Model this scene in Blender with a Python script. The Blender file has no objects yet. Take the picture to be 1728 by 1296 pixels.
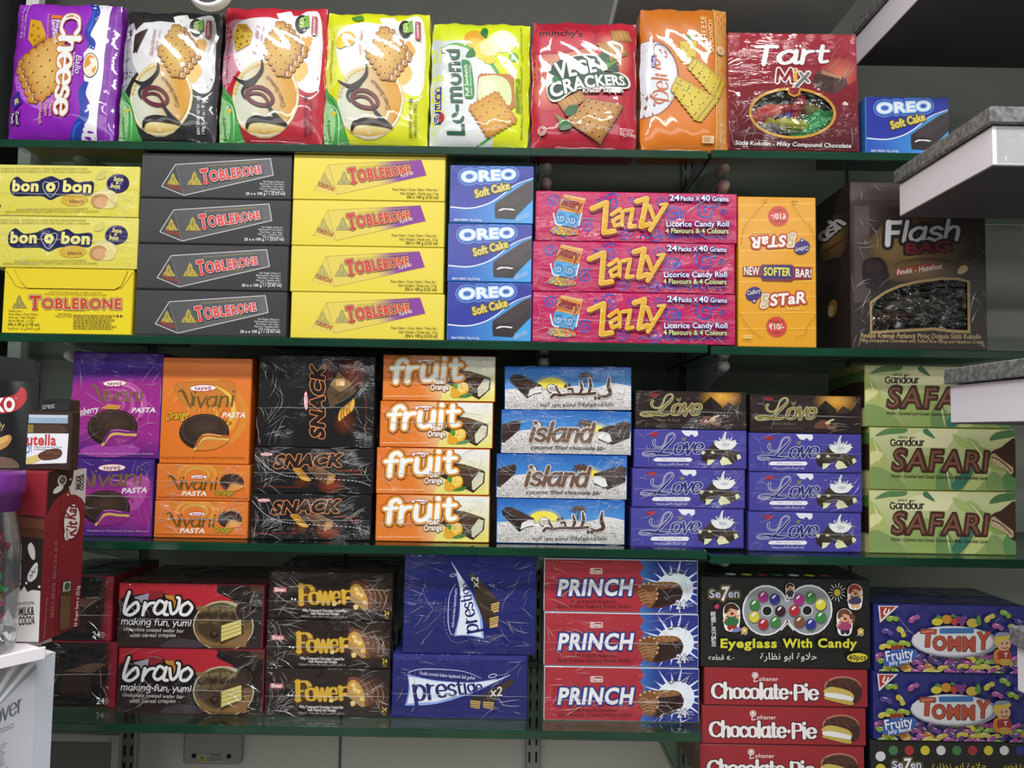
import bpy, math, random
import numpy as np
from mathutils import Vector, Matrix
from mathutils.geometry import tessellate_polygon, delaunay_2d_cdt

# ------------------------------------------------------------------ camera, world, lights, exposure
SC = bpy.context.scene
COL = SC.collection
F_PX, CAM_Z, CAM_D, PITCH, ROLL = 1340.0, 1.45, 1.155, 3.3, 0.95
CAM_R = Matrix.Rotation(math.radians(90 + PITCH), 3, 'X') @ Matrix.Rotation(math.radians(ROLL), 3, 'Z')
cam_data = bpy.data.cameras.new('camera')
cam_data.sensor_width = 36.0
cam_data.lens = F_PX / 1728 * 36.0
cam_data.clip_start = 0.02
cam_obj = bpy.data.objects.new('camera', cam_data)
cam_obj.matrix_world = Matrix.Translation((0, -CAM_D, CAM_Z)) @ CAM_R.to_4x4()
COL.objects.link(cam_obj)
SC.camera = cam_obj

SC.view_settings.view_transform = 'Standard'
SC.view_settings.look = 'None'
SC.view_settings.gamma = 1
SC.view_settings.use_curve_mapping = False
SC.view_settings.exposure = 0.17

world = bpy.data.worlds.new('shop_ambient')
SC.world = world
world.use_nodes = True
world.node_tree.nodes['Background'].inputs[0].default_value = (0.93, 0.96, 1.0, 1)
world.node_tree.nodes['Background'].inputs[1].default_value = 0.1


def ceiling_or_fill_light(x, y, z, sx, sy, power, tilt=0.0):
    l = bpy.data.lights.new('ceiling_or_fill_lamp', 'AREA')
    l.shape = 'RECTANGLE'
    l.size, l.size_y, l.energy = sx, sy, power
    l.color = (1.0, 0.99, 0.975)
    o = bpy.data.objects.new('ceiling_or_fill_lamp', l)
    o.location = (x, y, z)
    o.rotation_euler = (math.radians(tilt), 0, 0)
    COL.objects.link(o)


# lamps let into the shop ceiling in front of the shelves, and one added fill
ceiling_or_fill_light(-0.60, -1.10, 2.77, 0.74, 0.16, 20)
ceiling_or_fill_light(0.42, -1.10, 2.77, 0.74, 0.16, 18)
ceiling_or_fill_light(-0.3, -2.1, 2.77, 1.8, 0.12, 20)
ceiling_or_fill_light(-0.3, -4.4, 2.77, 4.6, 2.6, 122)  # unseen broad fill, added to brighten the wall and lower rows


def at(px, py, Y):
    d = CAM_R @ Vector(((px - 864) / F_PX, -(py - 648) / F_PX, -1.0))
    t = (Y + CAM_D) / d.y
    return Vector((0, -CAM_D, CAM_Z)) + d * t


# ------------------------------------------------------------------ materials
def _mat(name):
    m = bpy.data.materials.new(name)
    m.use_nodes = True
    return m, m.node_tree.nodes, m.node_tree.links, m.node_tree.nodes['Principled BSDF']


def _coords(n, l, scale=(1, 1, 1)):
    tc = n.new('ShaderNodeTexCoord')
    oi = n.new('ShaderNodeObjectInfo')
    mul = n.new('ShaderNodeMath'); mul.operation = 'MULTIPLY'; mul.inputs[1].default_value = 37.0
    l.new(oi.outputs['Random'], mul.inputs[0])
    mp = n.new('ShaderNodeMapping')
    mp.inputs['Scale'].default_value = scale
    l.new(tc.outputs['Object'], mp.inputs['Vector'])
    l.new(mul.outputs[0], mp.inputs['Location'])
    return mp.outputs['Vector']


def print_mat(name, rough, spec=0.5, coat=0.0, coat_rough=0.05, bump=0.0, bscale=60, coat_bump=0.0, cscale=(14, 14, 40), metal=0.0, patch=.12):
    m, n, l, b = _mat(name)
    at_ = n.new('ShaderNodeAttribute'); at_.attribute_name = 'Col'
    l.new(at_.outputs['Color'], b.inputs['Base Color'])
    b.inputs['Roughness'].default_value = rough
    b.inputs['Specular IOR Level'].default_value = spec
    b.inputs['Metallic'].default_value = metal
    b.inputs['Coat Weight'].default_value = coat
    b.inputs['Coat Roughness'].default_value = coat_rough
    if bump:
        nz = n.new('ShaderNodeTexNoise'); nz.inputs['Scale'].default_value = bscale; nz.inputs['Detail'].default_value = 3
        l.new(_coords(n, l), nz.inputs['Vector'])
        bp = n.new('ShaderNodeBump'); bp.inputs['Strength'].default_value = bump; bp.inputs['Distance'].default_value = 0.004
        l.new(nz.outputs['Fac'], bp.inputs['Height']); l.new(bp.outputs['Normal'], b.inputs['Normal'])
    if coat_bump:
        nz = n.new('ShaderNodeTexNoise'); nz.inputs['Scale'].default_value = 1.0; nz.inputs['Detail'].default_value = 4
        nz.inputs['Roughness'].default_value = 0.62
        nz.inputs['Distortion'].default_value = 0.8
        l.new(_coords(n, l, cscale), nz.inputs['Vector'])
        bp = n.new('ShaderNodeBump'); bp.inputs['Strength'].default_value = coat_bump; bp.inputs['Distance'].default_value = 0.012
        lo = n.new('ShaderNodeTexNoise'); lo.inputs['Scale'].default_value = 13; lo.inputs['Detail'].default_value = 2
        l.new(_coords(n, l), lo.inputs['Vector'])
        mr = n.new('ShaderNodeMapRange'); mr.interpolation_type = 'SMOOTHSTEP'
        mr.inputs['From Min'].default_value = .46; mr.inputs['From Max'].default_value = .7; mr.inputs['To Min'].default_value = patch
        l.new(lo.outputs['Fac'], mr.inputs['Value'])
        mu = n.new('ShaderNodeMath'); mu.operation = 'MULTIPLY'
        l.new(nz.outputs['Fac'], mu.inputs[0]); l.new(mr.outputs[0], mu.inputs[1])
        l.new(mu.outputs[0], bp.inputs['Height']); l.new(bp.outputs['Normal'], b.inputs['Coat Normal'])
    return m


CARD = print_mat('printed_card', 0.5, 0.35, bump=0.03, bscale=220)
GLOSS = print_mat('glossy_printed_card', 0.32, 0.5, coat=0.35, coat_rough=0.12, coat_bump=0.06, cscale=(8, 8, 10))
FILM = print_mat('film_wrapped_card', 0.6, 0.12, coat=.75, coat_rough=0.06, coat_bump=0.75, cscale=(16, 16, 60))
CRUMPLE = print_mat('crumpled_film_over_card', 0.6, 0.1, coat=.85, coat_rough=0.05, coat_bump=1.0, cscale=(30, 30, 55), patch=.06)
BAG = print_mat('printed_plastic_pouch', 0.4, 0.35, coat=.8, coat_rough=0.05, bump=0.05, bscale=12, coat_bump=0.13, cscale=(9, 9, 7), patch=.4)
CANDY = print_mat('shiny_candy_foil', 0.22, 0.6, coat=1.0, coat_rough=0.05, bump=0.6, bscale=90, metal=0.1)


def solid(name, c, rough=0.5, spec=0.5, noise=None, nscale=40, bump=0, metal=0.0):
    m, n, l, b = _mat(name)
    c = lin(c) if isinstance(c, str) else c
    b.inputs['Base Color'].default_value = (*c, 1)
    b.inputs['Roughness'].default_value = rough
    b.inputs['Specular IOR Level'].default_value = spec
    b.inputs['Metallic'].default_value = metal
    if noise:
        c2 = lin(noise)
        nz = n.new('ShaderNodeTexNoise'); nz.inputs['Scale'].default_value = nscale; nz.inputs['Detail'].default_value = 5
        tc = n.new('ShaderNodeTexCoord'); l.new(tc.outputs['Object'], nz.inputs['Vector'])
        r = n.new('ShaderNodeValToRGB')
        r.color_ramp.elements[0].position = 0.35; r.color_ramp.elements[1].position = 0.65
        r.color_ramp.elements[0].color = (*c, 1); r.color_ramp.elements[1].color = (*c2, 1)
        l.new(nz.outputs['Fac'], r.inputs['Fac']); l.new(r.outputs['Color'], b.inputs['Base Color'])
        if bump:
            bp = n.new('ShaderNodeBump'); bp.inputs['Strength'].default_value = bump; bp.inputs['Distance'].default_value = 0.003
            l.new(nz.outputs['Fac'], bp.inputs['Height']); l.new(bp.outputs['Normal'], b.inputs['Normal'])
    return m


def clear_mat(name, tint, fac, rough=0.05):
    """tinted see-through sheet: part straight transmission, part mirror"""
    m, n, l, b = _mat(name)
    n.remove(b)
    tr = n.new('ShaderNodeBsdfTransparent'); tr.inputs[0].default_value = (*tint, 1)
    gl = n.new('ShaderNodeBsdfGlossy'); gl.inputs['Color'].default_value = (0.95, 0.97, 0.96, 1); gl.inputs['Roughness'].default_value = rough
    mx = n.new('ShaderNodeMixShader'); mx.inputs[0].default_value = fac
    if fac < 0.2:
        fr = n.new('ShaderNodeFresnel'); fr.inputs[0].default_value = 1.5
        ad = n.new('ShaderNodeMath'); ad.operation = 'MULTIPLY_ADD'; ad.inputs[1].default_value = 0.55; ad.inputs[2].default_value = fac
        l.new(fr.outputs[0], ad.inputs[0]); l.new(ad.outputs[0], mx.inputs[0])
    l.new(tr.outputs[0], mx.inputs[1]); l.new(gl.outputs[0], mx.inputs[2])
    l.new(mx.outputs[0], n['Material Output'].inputs['Surface'])
    return m


def lin(h):
    v = [int(h[i:i + 2], 16) / 255 for i in (0, 2, 4)]
    return tuple(x / 12.92 if x <= 0.04045 else ((x + 0.055) / 1.055) ** 2.4 for x in v)


# ------------------------------------------------------------------ little drawing kit for printed faces
_txt_cache = {}


def _text_tris(s, bold, space):
    key = (s, bold, space)
    if key in _txt_cache:
        return _txt_cache[key]
    c = bpy.data.curves.new('lettering', 'FONT')
    c.body = s; c.offset = bold; c.resolution_u = 3; c.space_character = space
    o = bpy.data.objects.new('lettering', c)
    me = bpy.data.meshes.new_from_object(o)
    me.calc_loop_triangles()
    nv = len(me.vertices)
    co = np.zeros(nv * 3); me.vertices.foreach_get('co', co); co = co.reshape(-1, 3)[:, :2]
    nt = len(me.loop_triangles)
    ix = np.zeros(nt * 3, int); me.loop_triangles.foreach_get('vertices', ix)
    t = co[ix].reshape(-1, 3, 2)
    bpy.data.meshes.remove(me); bpy.data.objects.remove(o); bpy.data.curves.remove(c)
    _txt_cache[key] = t
    return t


CAP = float(_text_tris('H', 0, 1)[:, :, 1].max())

_AR = {'ا': (0xFE8D, 2), 'ب': (0xFE8F, 4), 'ة': (0xFE93, 2), 'ت': (0xFE95, 4), 'ج': (0xFE9D, 4), 'ح': (0xFEA1, 4), 'خ': (0xFEA5, 4), 'د': (0xFEA9, 2),
       'ر': (0xFEAD, 2), 'ز': (0xFEAF, 2), 'س': (0xFEB1, 4), 'ش': (0xFEB5, 4), 'ض': (0xFEBD, 4), 'ط': (0xFEC1, 4), 'ظ': (0xFEC5, 4), 'ع': (0xFEC9, 4),
       'ف': (0xFED1, 4), 'ق': (0xFED5, 4), 'ك': (0xFED9, 4), 'ل': (0xFEDD, 4), 'م': (0xFEE1, 4), 'ن': (0xFEE5, 4), 'ه': (0xFEE9, 4), 'و': (0xFEED, 2),
       'غ': (0xFECD, 4), 'ص': (0xFEB9, 4), 'ي': (0xFEF1, 4), 'ئ': (0xFE89, 4), '#': (0xFEFB, 2)}


def arabic(s):
    """joined letter forms, written in the order they stand from left to right"""
    s = s.replace('لا', '#')
    out = []
    for i, ch in enumerate(s):
        if ch not in _AR:
            out.append(ch); continue
        base, n = _AR[ch]
        prev = i > 0 and s[i - 1] in _AR and _AR[s[i - 1]][1] == 4
        nxt = n == 4 and i + 1 < len(s) and s[i + 1] in _AR
        k = (3 if nxt else 1) if prev else (2 if nxt else 0)
        out.append(chr(base + k))
    return ''.join(reversed(out))


def spline(p, closed=False, n=8):
    p = np.asarray(p, float)
    m = len(p)
    if m < 3 and not closed:
        t = np.linspace(0, 1, 5)[:, None]
        return p[0] * (1 - t) + p[-1] * t
    out = []
    segs = m if closed else m - 1
    t = np.linspace(0, 1, n, endpoint=False)[:, None]
    for i in range(segs):
        if closed:
            a, b, c, d = p[(i - 1) % m], p[i], p[(i + 1) % m], p[(i + 2) % m]
        else:
            a, b, c, d = p[max(i - 1, 0)], p[i], p[i + 1], p[min(i + 2, m - 1)]
        out.append(0.5 * ((2 * b) + (c - a) * t + (2 * a - 5 * b + 4 * c - d) * t ** 2 + (3 * b - a - 3 * c + d) * t ** 3))
    r = np.concatenate(out)
    return r if closed else np.vstack([r, p[-1]])


def strip(p, w, caps=True):
    """triangles of a stroke along p with widths w"""
    p = np.asarray(p, float); w = np.broadcast_to(np.asarray(w, float), (len(p),)) / 2
    d = np.gradient(p, axis=0)
    ln = np.hypot(d[:, 0], d[:, 1]); ln[ln == 0] = 1
    nrm = np.stack([-d[:, 1], d[:, 0]], 1) / ln[:, None]
    a, b = p + nrm * w[:, None], p - nrm * w[:, None]
    t = [np.stack([a[:-1], b[:-1], b[1:]], 1), np.stack([a[:-1], b[1:], a[1:]], 1)]
    if caps:
        for k in (0, -1):
            t.append(disc(p[k], w[k], w[k], 8))
    return np.concatenate(t)


def union(tris):
    """the same area without overlapping triangles"""
    t = np.asarray(tris, float)
    ar = np.abs(np.cross(t[:, 1] - t[:, 0], t[:, 2] - t[:, 0]))
    t = t[ar > 1e-4]
    if len(t) < 2: return t
    sg = np.cross(t[:, 1] - t[:, 0], t[:, 2] - t[:, 0]) < 0
    t[sg] = t[sg][:, ::-1]
    key = {}; vs = []; fs = []
    for tri in t:
        f = []
        for p in tri:
            k = (round(p[0], 3), round(p[1], 3))
            if k not in key: key[k] = len(vs); vs.append(Vector(k))
            f.append(key[k])
        if len(set(f)) == 3: fs.append(f)
    try:
        r = delaunay_2d_cdt(vs, [], fs, 1, 1e-4)
    except Exception:
        return t
    v = np.array([(p.x, p.y) for p in r[0]]); f = np.array(r[2])
    ok = np.array([len(o) > 0 for o in r[5]])
    return v[f[ok]] if ok.any() else v[f]


def disc(c, rx, ry, n=20, rot=0.0):
    th = np.linspace(0, 2 * math.pi, n + 1)
    x, y = np.cos(th) * rx, np.sin(th) * ry
    r = math.radians(rot)
    q = np.stack([c[0] + x * math.cos(r) - y * math.sin(r), c[1] + x * math.sin(r) + y * math.cos(r)], 1)
    return np.stack([np.broadcast_to(np.asarray(c, float), (n, 2)), q[:-1], q[1:]], 1)


# stroke alphabet for serif, script and brush lettering: advance, strokes ('!' = straight)
GL = {
    'a': (52, '40,44 22,50 6,36 5,15 18,0 34,8 41,24', '!42,50 42,6', '42,9 46,0 53,3'), 'b': (50, '!8,75 8,2', '8,32 22,50 40,42 43,22 33,3 18,0 8,10'),
    'c': (46, '40,40 25,50 8,38 5,22 14,4 28,0 41,9'), 'd': (52, '!42,75 42,0', '42,34 28,50 10,44 5,22 15,2 30,0 42,14'),
    'e': (48, '7,26 41,27 39,42 25,50 9,41 5,22 14,4 28,0 42,9'), 'f': (36, '38,66 30,75 19,68 16,50 16,0', '!3,47 32,47'),
    'g': (50, '41,38 26,50 9,42 5,26 14,10 28,9 41,20', '42,50 42,10 38,-16 24,-22 8,-15'), 'h': (50, '!8,75 8,0', '8,30 20,48 34,48 40,34 40,0'),
    'i': (22, '!10,50 10,0', '.10,73'), 'j': (22, '10,50 10,-10 2,-20', '.10,68'), 'k': (46, '!8,75 8,0', '!38,50 10,24', '!18,30 42,0'), 'l': (22, '!10,75 10,0'),
    'm': (72, '!8,50 8,0', '8,32 18,48 30,48 35,34 35,0', '35,32 45,48 57,48 62,34 62,0'), 'n': (50, '!8,50 8,0', '8,32 20,48 34,48 40,34 40,0'),
    'o': (50, '25,50 8,42 5,25 9,7 25,0 41,7 45,25 41,42 25,50'), 'p': (50, '!8,50 8,-22', '8,32 22,50 40,42 43,22 33,3 18,0 8,10'),
    'r': (36, '!8,50 8,0', '8,30 16,45 31,48'), 's': (42, '36,42 22,50 8,40 12,29 30,22 37,10 24,0 5,8'), 't': (36, '!15,68 15,14', '15,16 20,1 34,4', '!3,48 32,48'),
    'u': (50, '8,50 8,16 16,1 30,4 41,20', '!41,50 41,0'), 'v': (42, '!3,50 21,0', '!21,0 39,50'), 'w': (58, '!3,50 16,0', '!16,0 28,46', '!28,46 41,0', '!41,0 55,50'),
    'x': (44, '!4,50 38,0', '!38,50 4,0'), 'y': (44, '!4,50 22,4', '!40,50 14,-22'), 'z': (42, '!5,49 37,49', '!37,49 5,1', '!5,1 38,1'), ' ': (26,), '-': (26, '!4,24 22,24'), '·': (24, '.11,30'),
    ',': (18, '8,4 10,-4 4,-12'), '!': (18, '!9,72 9,20', '.9,4'), 'C': (66, '60,58 42,71 16,62 6,35 16,8 42,-1 63,12'), 'P': (56, '!12,70 12,0', '12,68 38,70 52,56 46,38 14,34'), 'L': (52, '!12,70 12,0', '!12,1 48,1'),
    'V': (56, '!3,70 28,0', '!28,0 53,70'), 'D': (62, '!12,70 12,0', '12,69 40,68 56,48 54,20 38,2 12,1'), 'F': (52, '!12,70 12,0', '!12,69 50,69', '!12,37 42,37'), 'M': (72, '!8,0 14,70', '!14,70 36,10', '!36,10 58,70', '!58,70 64,0'),
    'T': (58, '!4,69 54,69', '!29,70 29,0'), 'O': (70, '35,71 12,60 6,35 12,10 35,-1 58,10 64,35 58,60 35,71'), 'S': (52, '46,58 28,71 9,58 14,42 38,30 46,14 28,-1 6,10'), 'K': (56, '!12,70 12,0', '!48,70 14,32', '!24,40 52,0'), 'R': (58, '!12,70 12,0', '12,68 38,70 50,54 40,38 14,36', '!30,36 52,0'),
    'B': (54, '!12,70 12,0', '12,69 38,68 44,53 34,38 14,37', '34,38 48,30 46,8 30,1 12,1'), 'A': (60, '!4,0 30,70', '!30,70 56,0', '!15,24 45,24'), 'G': (66, '60,58 42,71 16,62 6,35 16,8 42,-1 60,10', '!60,10 60,32', '!40,32 64,32'),
}


def _glyph_paths(s, serif):
    x = 0.0; out = []
    for ch in s:
        g = GL[ch]
        for st in g[1:]:
            if st[0] == '.':
                a, b = map(float, st[1:].split(',')); out.append(('dot', np.array([[x + a, b]]))); continue
            pts = np.array([[float(v) for v in q.split(',')] for q in st.lstrip('!').split()]); pts[:, 0] += x
            if st[0] == '!':
                out.append(('line', pts))
                if serif:
                    for q in (pts[0], pts[-1]):
                        dx = abs(pts[-1, 0] - pts[0, 0]); dy = abs(pts[-1, 1] - pts[0, 1])
                        if dy > 25 and dx < 40 and min(abs(q[1] - k) for k in (0, 50, 70, 75, -22)) < 1.5:
                            out.append(('serif', np.array([[q[0] - serif, q[1]], [q[0] + serif, q[1]]])))
            else:
                out.append(('curve', spline(pts, n=6)))
                if serif:
                    q = pts[-1]
                    if q[1] in (0,) and ch in 'hnm':
                        out.append(('serif', np.array([[q[0] - serif, 0], [q[0] + serif, 0]])))
        x += g[0]
    return out, x


class Art:
    """a printed face: everything is drawn in a numbered view of the pack and mapped on to the pack's front"""
    DZ = 0.00004

    def __init__(s, ox, oy, sc, quad, base, E=1.0, holes=()):
        s.o = (ox, oy, sc); s.E = E
        q = np.array(quad, float).reshape(4, 2)
        s.quad = q
        dst = np.array([[0, 1], [1, 1], [1, 0], [0, 0]], float)
        A = []
        for (x, y), (u, v) in zip(q, dst):
            A.append([x, y, 1, 0, 0, 0, -u * x, -u * y, -u]); A.append([0, 0, 0, x, y, 1, -v * x, -v * y, -v])
        s.H = np.linalg.svd(np.array(A))[2][-1].reshape(3, 3)
        s.Hi = np.linalg.inv(s.H)
        s.ch = []; s.lay = 0
        s.side = base if isinstance(base, str) else base[3]
        s.P(base, *q.ravel(), holes=holes)

    def px(s):
        return [(s.o[0] + x / s.o[2], s.o[1] + y / s.o[2]) for x, y in s.quad]

    def _c(s, h):
        return np.minimum(np.array(lin(h)) / s.E, 0.93)

    def raw(s, tris, col, step=1):
        t = np.asarray(tris, float)
        if len(t) == 0:
            return
        f = t.reshape(-1, 2)
        h = np.c_[f, np.ones(len(f))] @ s.H.T
        uv = (h[:, :2] / h[:, 2:]).reshape(-1, 3, 2)
        inside = ((uv >= -1e-6) & (uv <= 1 + 1e-6)).all(axis=(1, 2))
        parts = [uv[inside]]
        extra = []
        for tri in uv[~inside]:
            poly = [tuple(p) for p in tri]
            for ax, lim, sg in ((0, 0, 1), (0, 1, -1), (1, 0, 1), (1, 1, -1)):
                new = []
                for i in range(len(poly)):
                    a, b = poly[i], poly[(i + 1) % len(poly)]
                    da, db = (a[ax] - lim) * sg, (b[ax] - lim) * sg
                    if da >= 0: new.append(a)
                    if da * db < 0:
                        k = da / (da - db); new.append((a[0] + (b[0] - a[0]) * k, a[1] + (b[1] - a[1]) * k))
                poly = new
                if not poly: break
            for i in range(1, len(poly) - 1):
                extra.append((poly[0], poly[i], poly[i + 1]))
        if extra: parts.append(np.array(extra))
        uv = np.concatenate(parts)
        if not len(uv): return
        if isinstance(col, str):
            c = np.broadcast_to(s._c(col), uv.shape[:2] + (3,))
        else:
            uv = subdiv(uv, 0.07)
            f = uv.reshape(-1, 2)
            h = np.c_[f, np.ones(len(f))] @ s.Hi.T
            p = h[:, :2] / h[:, 2:]
            if col[0] == 'lin':
                _, x0, y0, c0, x1, y1, c1 = col
                d = np.array([x1 - x0, y1 - y0], float)
                k = ((p - (x0, y0)) @ d) / (d @ d)
            else:
                _, cx, cy, c0, rx, ry, c1 = col
                k = np.hypot((p[:, 0] - cx) / rx, (p[:, 1] - cy) / ry)
            k = np.clip(k, 0, 1)[:, None]
            c = (s._c(c0) * (1 - k) + s._c(c1) * k).reshape(uv.shape[:2] + (3,))
        s.ch.append((uv, c, s.lay))
        s.lay += step

    # polygons, blobs, ellipses, strokes, rectangles
    def P(s, col, *xy, holes=()):
        loops = [[Vector((xy[i], xy[i + 1], 0)) for i in range(0, len(xy), 2)]] + [[Vector((x, y, 0)) for x, y in h] for h in holes]
        flat = np.array([[v.x, v.y] for lp in loops for v in lp])
        ix = np.array(tessellate_polygon(loops)).ravel()
        s.raw(flat[ix].reshape(-1, 3, 2), col)

    def B(s, col, *xy):
        s.P(col, *spline(np.array(xy, float).reshape(-1, 2), True, 6).ravel())

    def E_(s, col, cx, cy, rx, ry=None, rot=0, n=22):
        s.raw(disc((cx, cy), rx, rx if ry is None else ry, n, rot), col)

    def dots(s, col, r, *xy, ry=None):
        s.raw(union(np.concatenate([disc((xy[i], xy[i + 1]), r, ry or r, 9) for i in range(0, len(xy), 2)])), col)

    def S(s, col, w, *xy, closed=False, straight=False, caps=True):
        p = np.array(xy, float).reshape(-1, 2)
        if straight:
            if closed: p = np.vstack([p, p[:1]])
            s.raw(union(np.concatenate([strip(p[i:i + 2], w) for i in range(len(p) - 1)])), col); return
        q = spline(p, closed, 8)
        if closed: q = np.vstack([q, q[:1]])
        if isinstance(w, (tuple, list)):
            w = np.interp(np.linspace(0, 1, len(q)), np.linspace(0, 1, len(w)), w)
        s.raw(union(strip(q, w, caps)), col)

    def R(s, col, x0, y0, x1, y1, r=0):
        if not r:
            s.P(col, x0, y0, x1, y0, x1, y1, x0, y1); return
        pts = []
        for cx, cy, a in ((x1 - r, y0 + r, -90), (x1 - r, y1 - r, 0), (x0 + r, y1 - r, 90), (x0 + r, y0 + r, 180)):
            for k in range(5):
                t = math.radians(a + k * 22.5); pts += [cx + r * math.cos(t), cy + r * math.sin(t)]
        s.P(col, *pts)

    def burst(s, col, cx, cy, r0, r1, n, ry=1.0):
        pts = []
        for k in range(2 * n):
            r = r0 if k % 2 else r1
            pts += [cx + r * math.cos(math.pi * k / n), cy + ry * r * math.sin(math.pi * k / n)]
        s.P(col, *pts)

    def _frame(s, x0, y0, x1, y1):
        p0, d = np.array([x0, y0], float), np.array([x1 - x0, y1 - y0], float)
        L = math.hypot(*d); dh = d / L
        return p0, dh, np.array([dh[1], -dh[0]]), L

    def T(s, col, txt, x0, y0, x1, y1, h, b=0.0, sh=0.0, hal=(), h2=None, arch=0.0, sp=None):
        """built-in face, fitted along a baseline"""
        t = _text_tris(txt, b, sp or (1.0 + b * 1.6))
        if not len(t): return
        x, y = t[..., 0], t[..., 1]
        k = (x - x.min()) / max(x.max() - x.min(), 1e-6)
        p0, dh, up, L = s._frame(x0, y0, x1, y1)
        hh = (h + ((h2 or h) - h) * k) / CAP
        if h2: k = (h * k + (h2 - h) * k * k / 2) / ((h + h2) / 2)
        a = y * hh + arch * 4 * k * (1 - k)
        P = p0 + dh * (k * L + y * hh * sh)[..., None] + up * a[..., None]
        for hc, hw in hal:
            n = 12 if hw > 7 else 8
            for i in range(n):
                s.raw(P + (hw * math.cos(2 * math.pi * i / n), hw * math.sin(2 * math.pi * i / n)), hc, .08)
            s.lay += .5
        s.raw(P if abs(b) < .02 else union(P), col)

    def K(s, col, txt, x0, y0, x1, y1, h, w, k=0.5, serif=0, sh=0.0, hal=(), h2=None, arch=0.0):
        """stroke alphabet: h is the height of a capital (70 units)"""
        paths, adv = _glyph_paths(txt, serif)
        p0, dh, up, L = s._frame(x0, y0, x1, y1)
        allx = np.concatenate([p[:, 0] for _, p in paths]); xa, xb = allx.min(), allx.max()

        def tr(p):
            q = (p[:, 0] - xa) / (xb - xa)
            hh = (h + ((h2 or h) - h) * q) / 70.0
            if h2: q = (h * q + (h2 - h) * q * q / 2) / ((h + h2) / 2)
            return p0 + np.outer(q * L + p[:, 1] * hh * sh, dh) + np.outer(p[:, 1] * hh + arch * 4 * q * (1 - q), up)

        w0 = w

        def draw(extra, c):
            out = []
            for kind, p in paths:
                P = tr(p)
                w = w0 * (1 + ((h2 / h - 1) * (p[:, 0].mean() - xa) / (xb - xa) if h2 else 0))
                if kind == 'dot':
                    out.append(disc(P[0], w * 0.54 + extra, w * 0.54 + extra, 12)); continue
                if kind == 'line':
                    P = np.stack([np.linspace(P[0, i], P[-1, i], 6) for i in (0, 1)], 1)
                if kind == 'serif':
                    out.append(strip(P, w * 0.38 + 2 * extra)); continue
                d = np.gradient(P, axis=0); ln = np.hypot(d[:, 0], d[:, 1]); ln[ln == 0] = 1
                ver = np.abs(d @ up) / ln
                if kind == 'line' and len(p) == 2 and p[1, 1] > p[0, 1] + 20:
                    ver = ver * 0.7
                out.append(strip(P, w * (k + (1 - k) * ver) + 2 * extra))
            s.raw(union(np.concatenate(out)), c)
        for hc, hw in hal:
            draw(hw, hc)
        draw(0, col)

    def lines(s, col, x0, y0, x1, n, gap, h, slope=0.0, seed=1):
        """rows of print too fine to read"""
        rnd = random.Random(seed); out = []
        for i in range(n):
            x = x0; y = y0 + i * gap
            end = x1 - rnd.random() * 0.15 * (x1 - x0)
            while x < end:
                w = min(rnd.uniform(0.6, 3.2) * h, end - x)
                dy = (x - x0) * slope
                out += [[(x, y + dy), (x + w, y + dy), (x + w, y + h + dy)], [(x, y + dy), (x + w, y + h + dy), (x, y + h + dy)]]
                x += w + 0.5 * h
        s.raw(np.array(out), col)

    def biscuit(s, c, cdark, cedge, q, n=5, holes=4, dx=0, dy=0, cream=None, sc=0.5):
        """scalloped sandwich biscuit: lower biscuit, cream, upper biscuit with pricked holes"""
        q = np.array(q, float).reshape(4, 2)
        ctr = q.mean(0)

        def shape(off, g, k=1.0):
            p = ctr + (q - ctr) * g + off
            t = [p[[0, 1, 2]], p[[0, 2, 3]]]
            d = []
            for i in range(4):
                a, b = p[i], p[(i + 1) % 4]; L = math.hypot(*(b - a))
                for m in range(n):
                    d.append(disc(a + (b - a) * ((m + .5) / n), L / n * sc * k, L / n * sc * k, 10))
            return union(np.concatenate([np.array(t)] + d))
        off = np.array([dx, dy], float)
        if cream:
            s.raw(shape(off, .97), cedge); s.raw(shape(off, .93), cdark)
            s.raw(shape(off * .62, .97, .5), cream)
            for t in (.5, .38): s.raw(shape(off * t, .985, .4), cream)
            s.raw(shape(off * .16, .99), cedge)
        s.raw(shape(off * 0, 1.0), cedge); s.raw(shape(off * 0, .97), cdark)
        s.raw(shape(off * 0, .9, .8), ('rad', ctr[0], ctr[1], c, np.ptp(q[:, 0]) * 0.6, np.ptp(q[:, 1]) * 0.6, cdark))
        hp = []
        r = np.ptp(q[:, 0]) / holes * 0.1
        for i in range(holes):
            for j in range(holes):
                u, v = (i + 0.5) / holes, (j + 0.5) / holes
                p = (q[0] * (1 - u) + q[1] * u) * (1 - v) + (q[3] * (1 - u) + q[2] * u) * v
                hp += [p[0], p[1]]
        hp = np.array(hp)
        s.dots(c, r * 1.5, *(hp - r * .6)); s.dots(cedge, r, *hp)

    def tayas(s, x, y, rx, ry):
        s.E_('b8352c', x, y, rx, ry); s.E_('f2eef0', x, y, rx - 4, ry - 4)
        s.T('a0303a', 'tayaş', x - rx * .62, y + ry * .42, x + rx * .62, y + ry * .42, ry * 1.0, .02)


def subdiv(uv, L):
    uv = np.asarray(uv)
    done = []
    while len(uv):
        e = np.stack([np.hypot(*(uv[:, (i + 1) % 3] - uv[:, i]).T) for i in range(3)], 1)
        k = e.argmax(1); big = e.max(1) > L
        done.append(uv[~big]); uv, k = uv[big], k[big]
        if not len(uv): break
        r = np.arange(len(uv))
        a, b, c = uv[r, k], uv[r, (k + 1) % 3], uv[r, (k + 2) % 3]
        m = (a + b) / 2
        uv = np.concatenate([np.stack([a, m, c], 1), np.stack([m, b, c], 1)])
    return np.concatenate(done)


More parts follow.
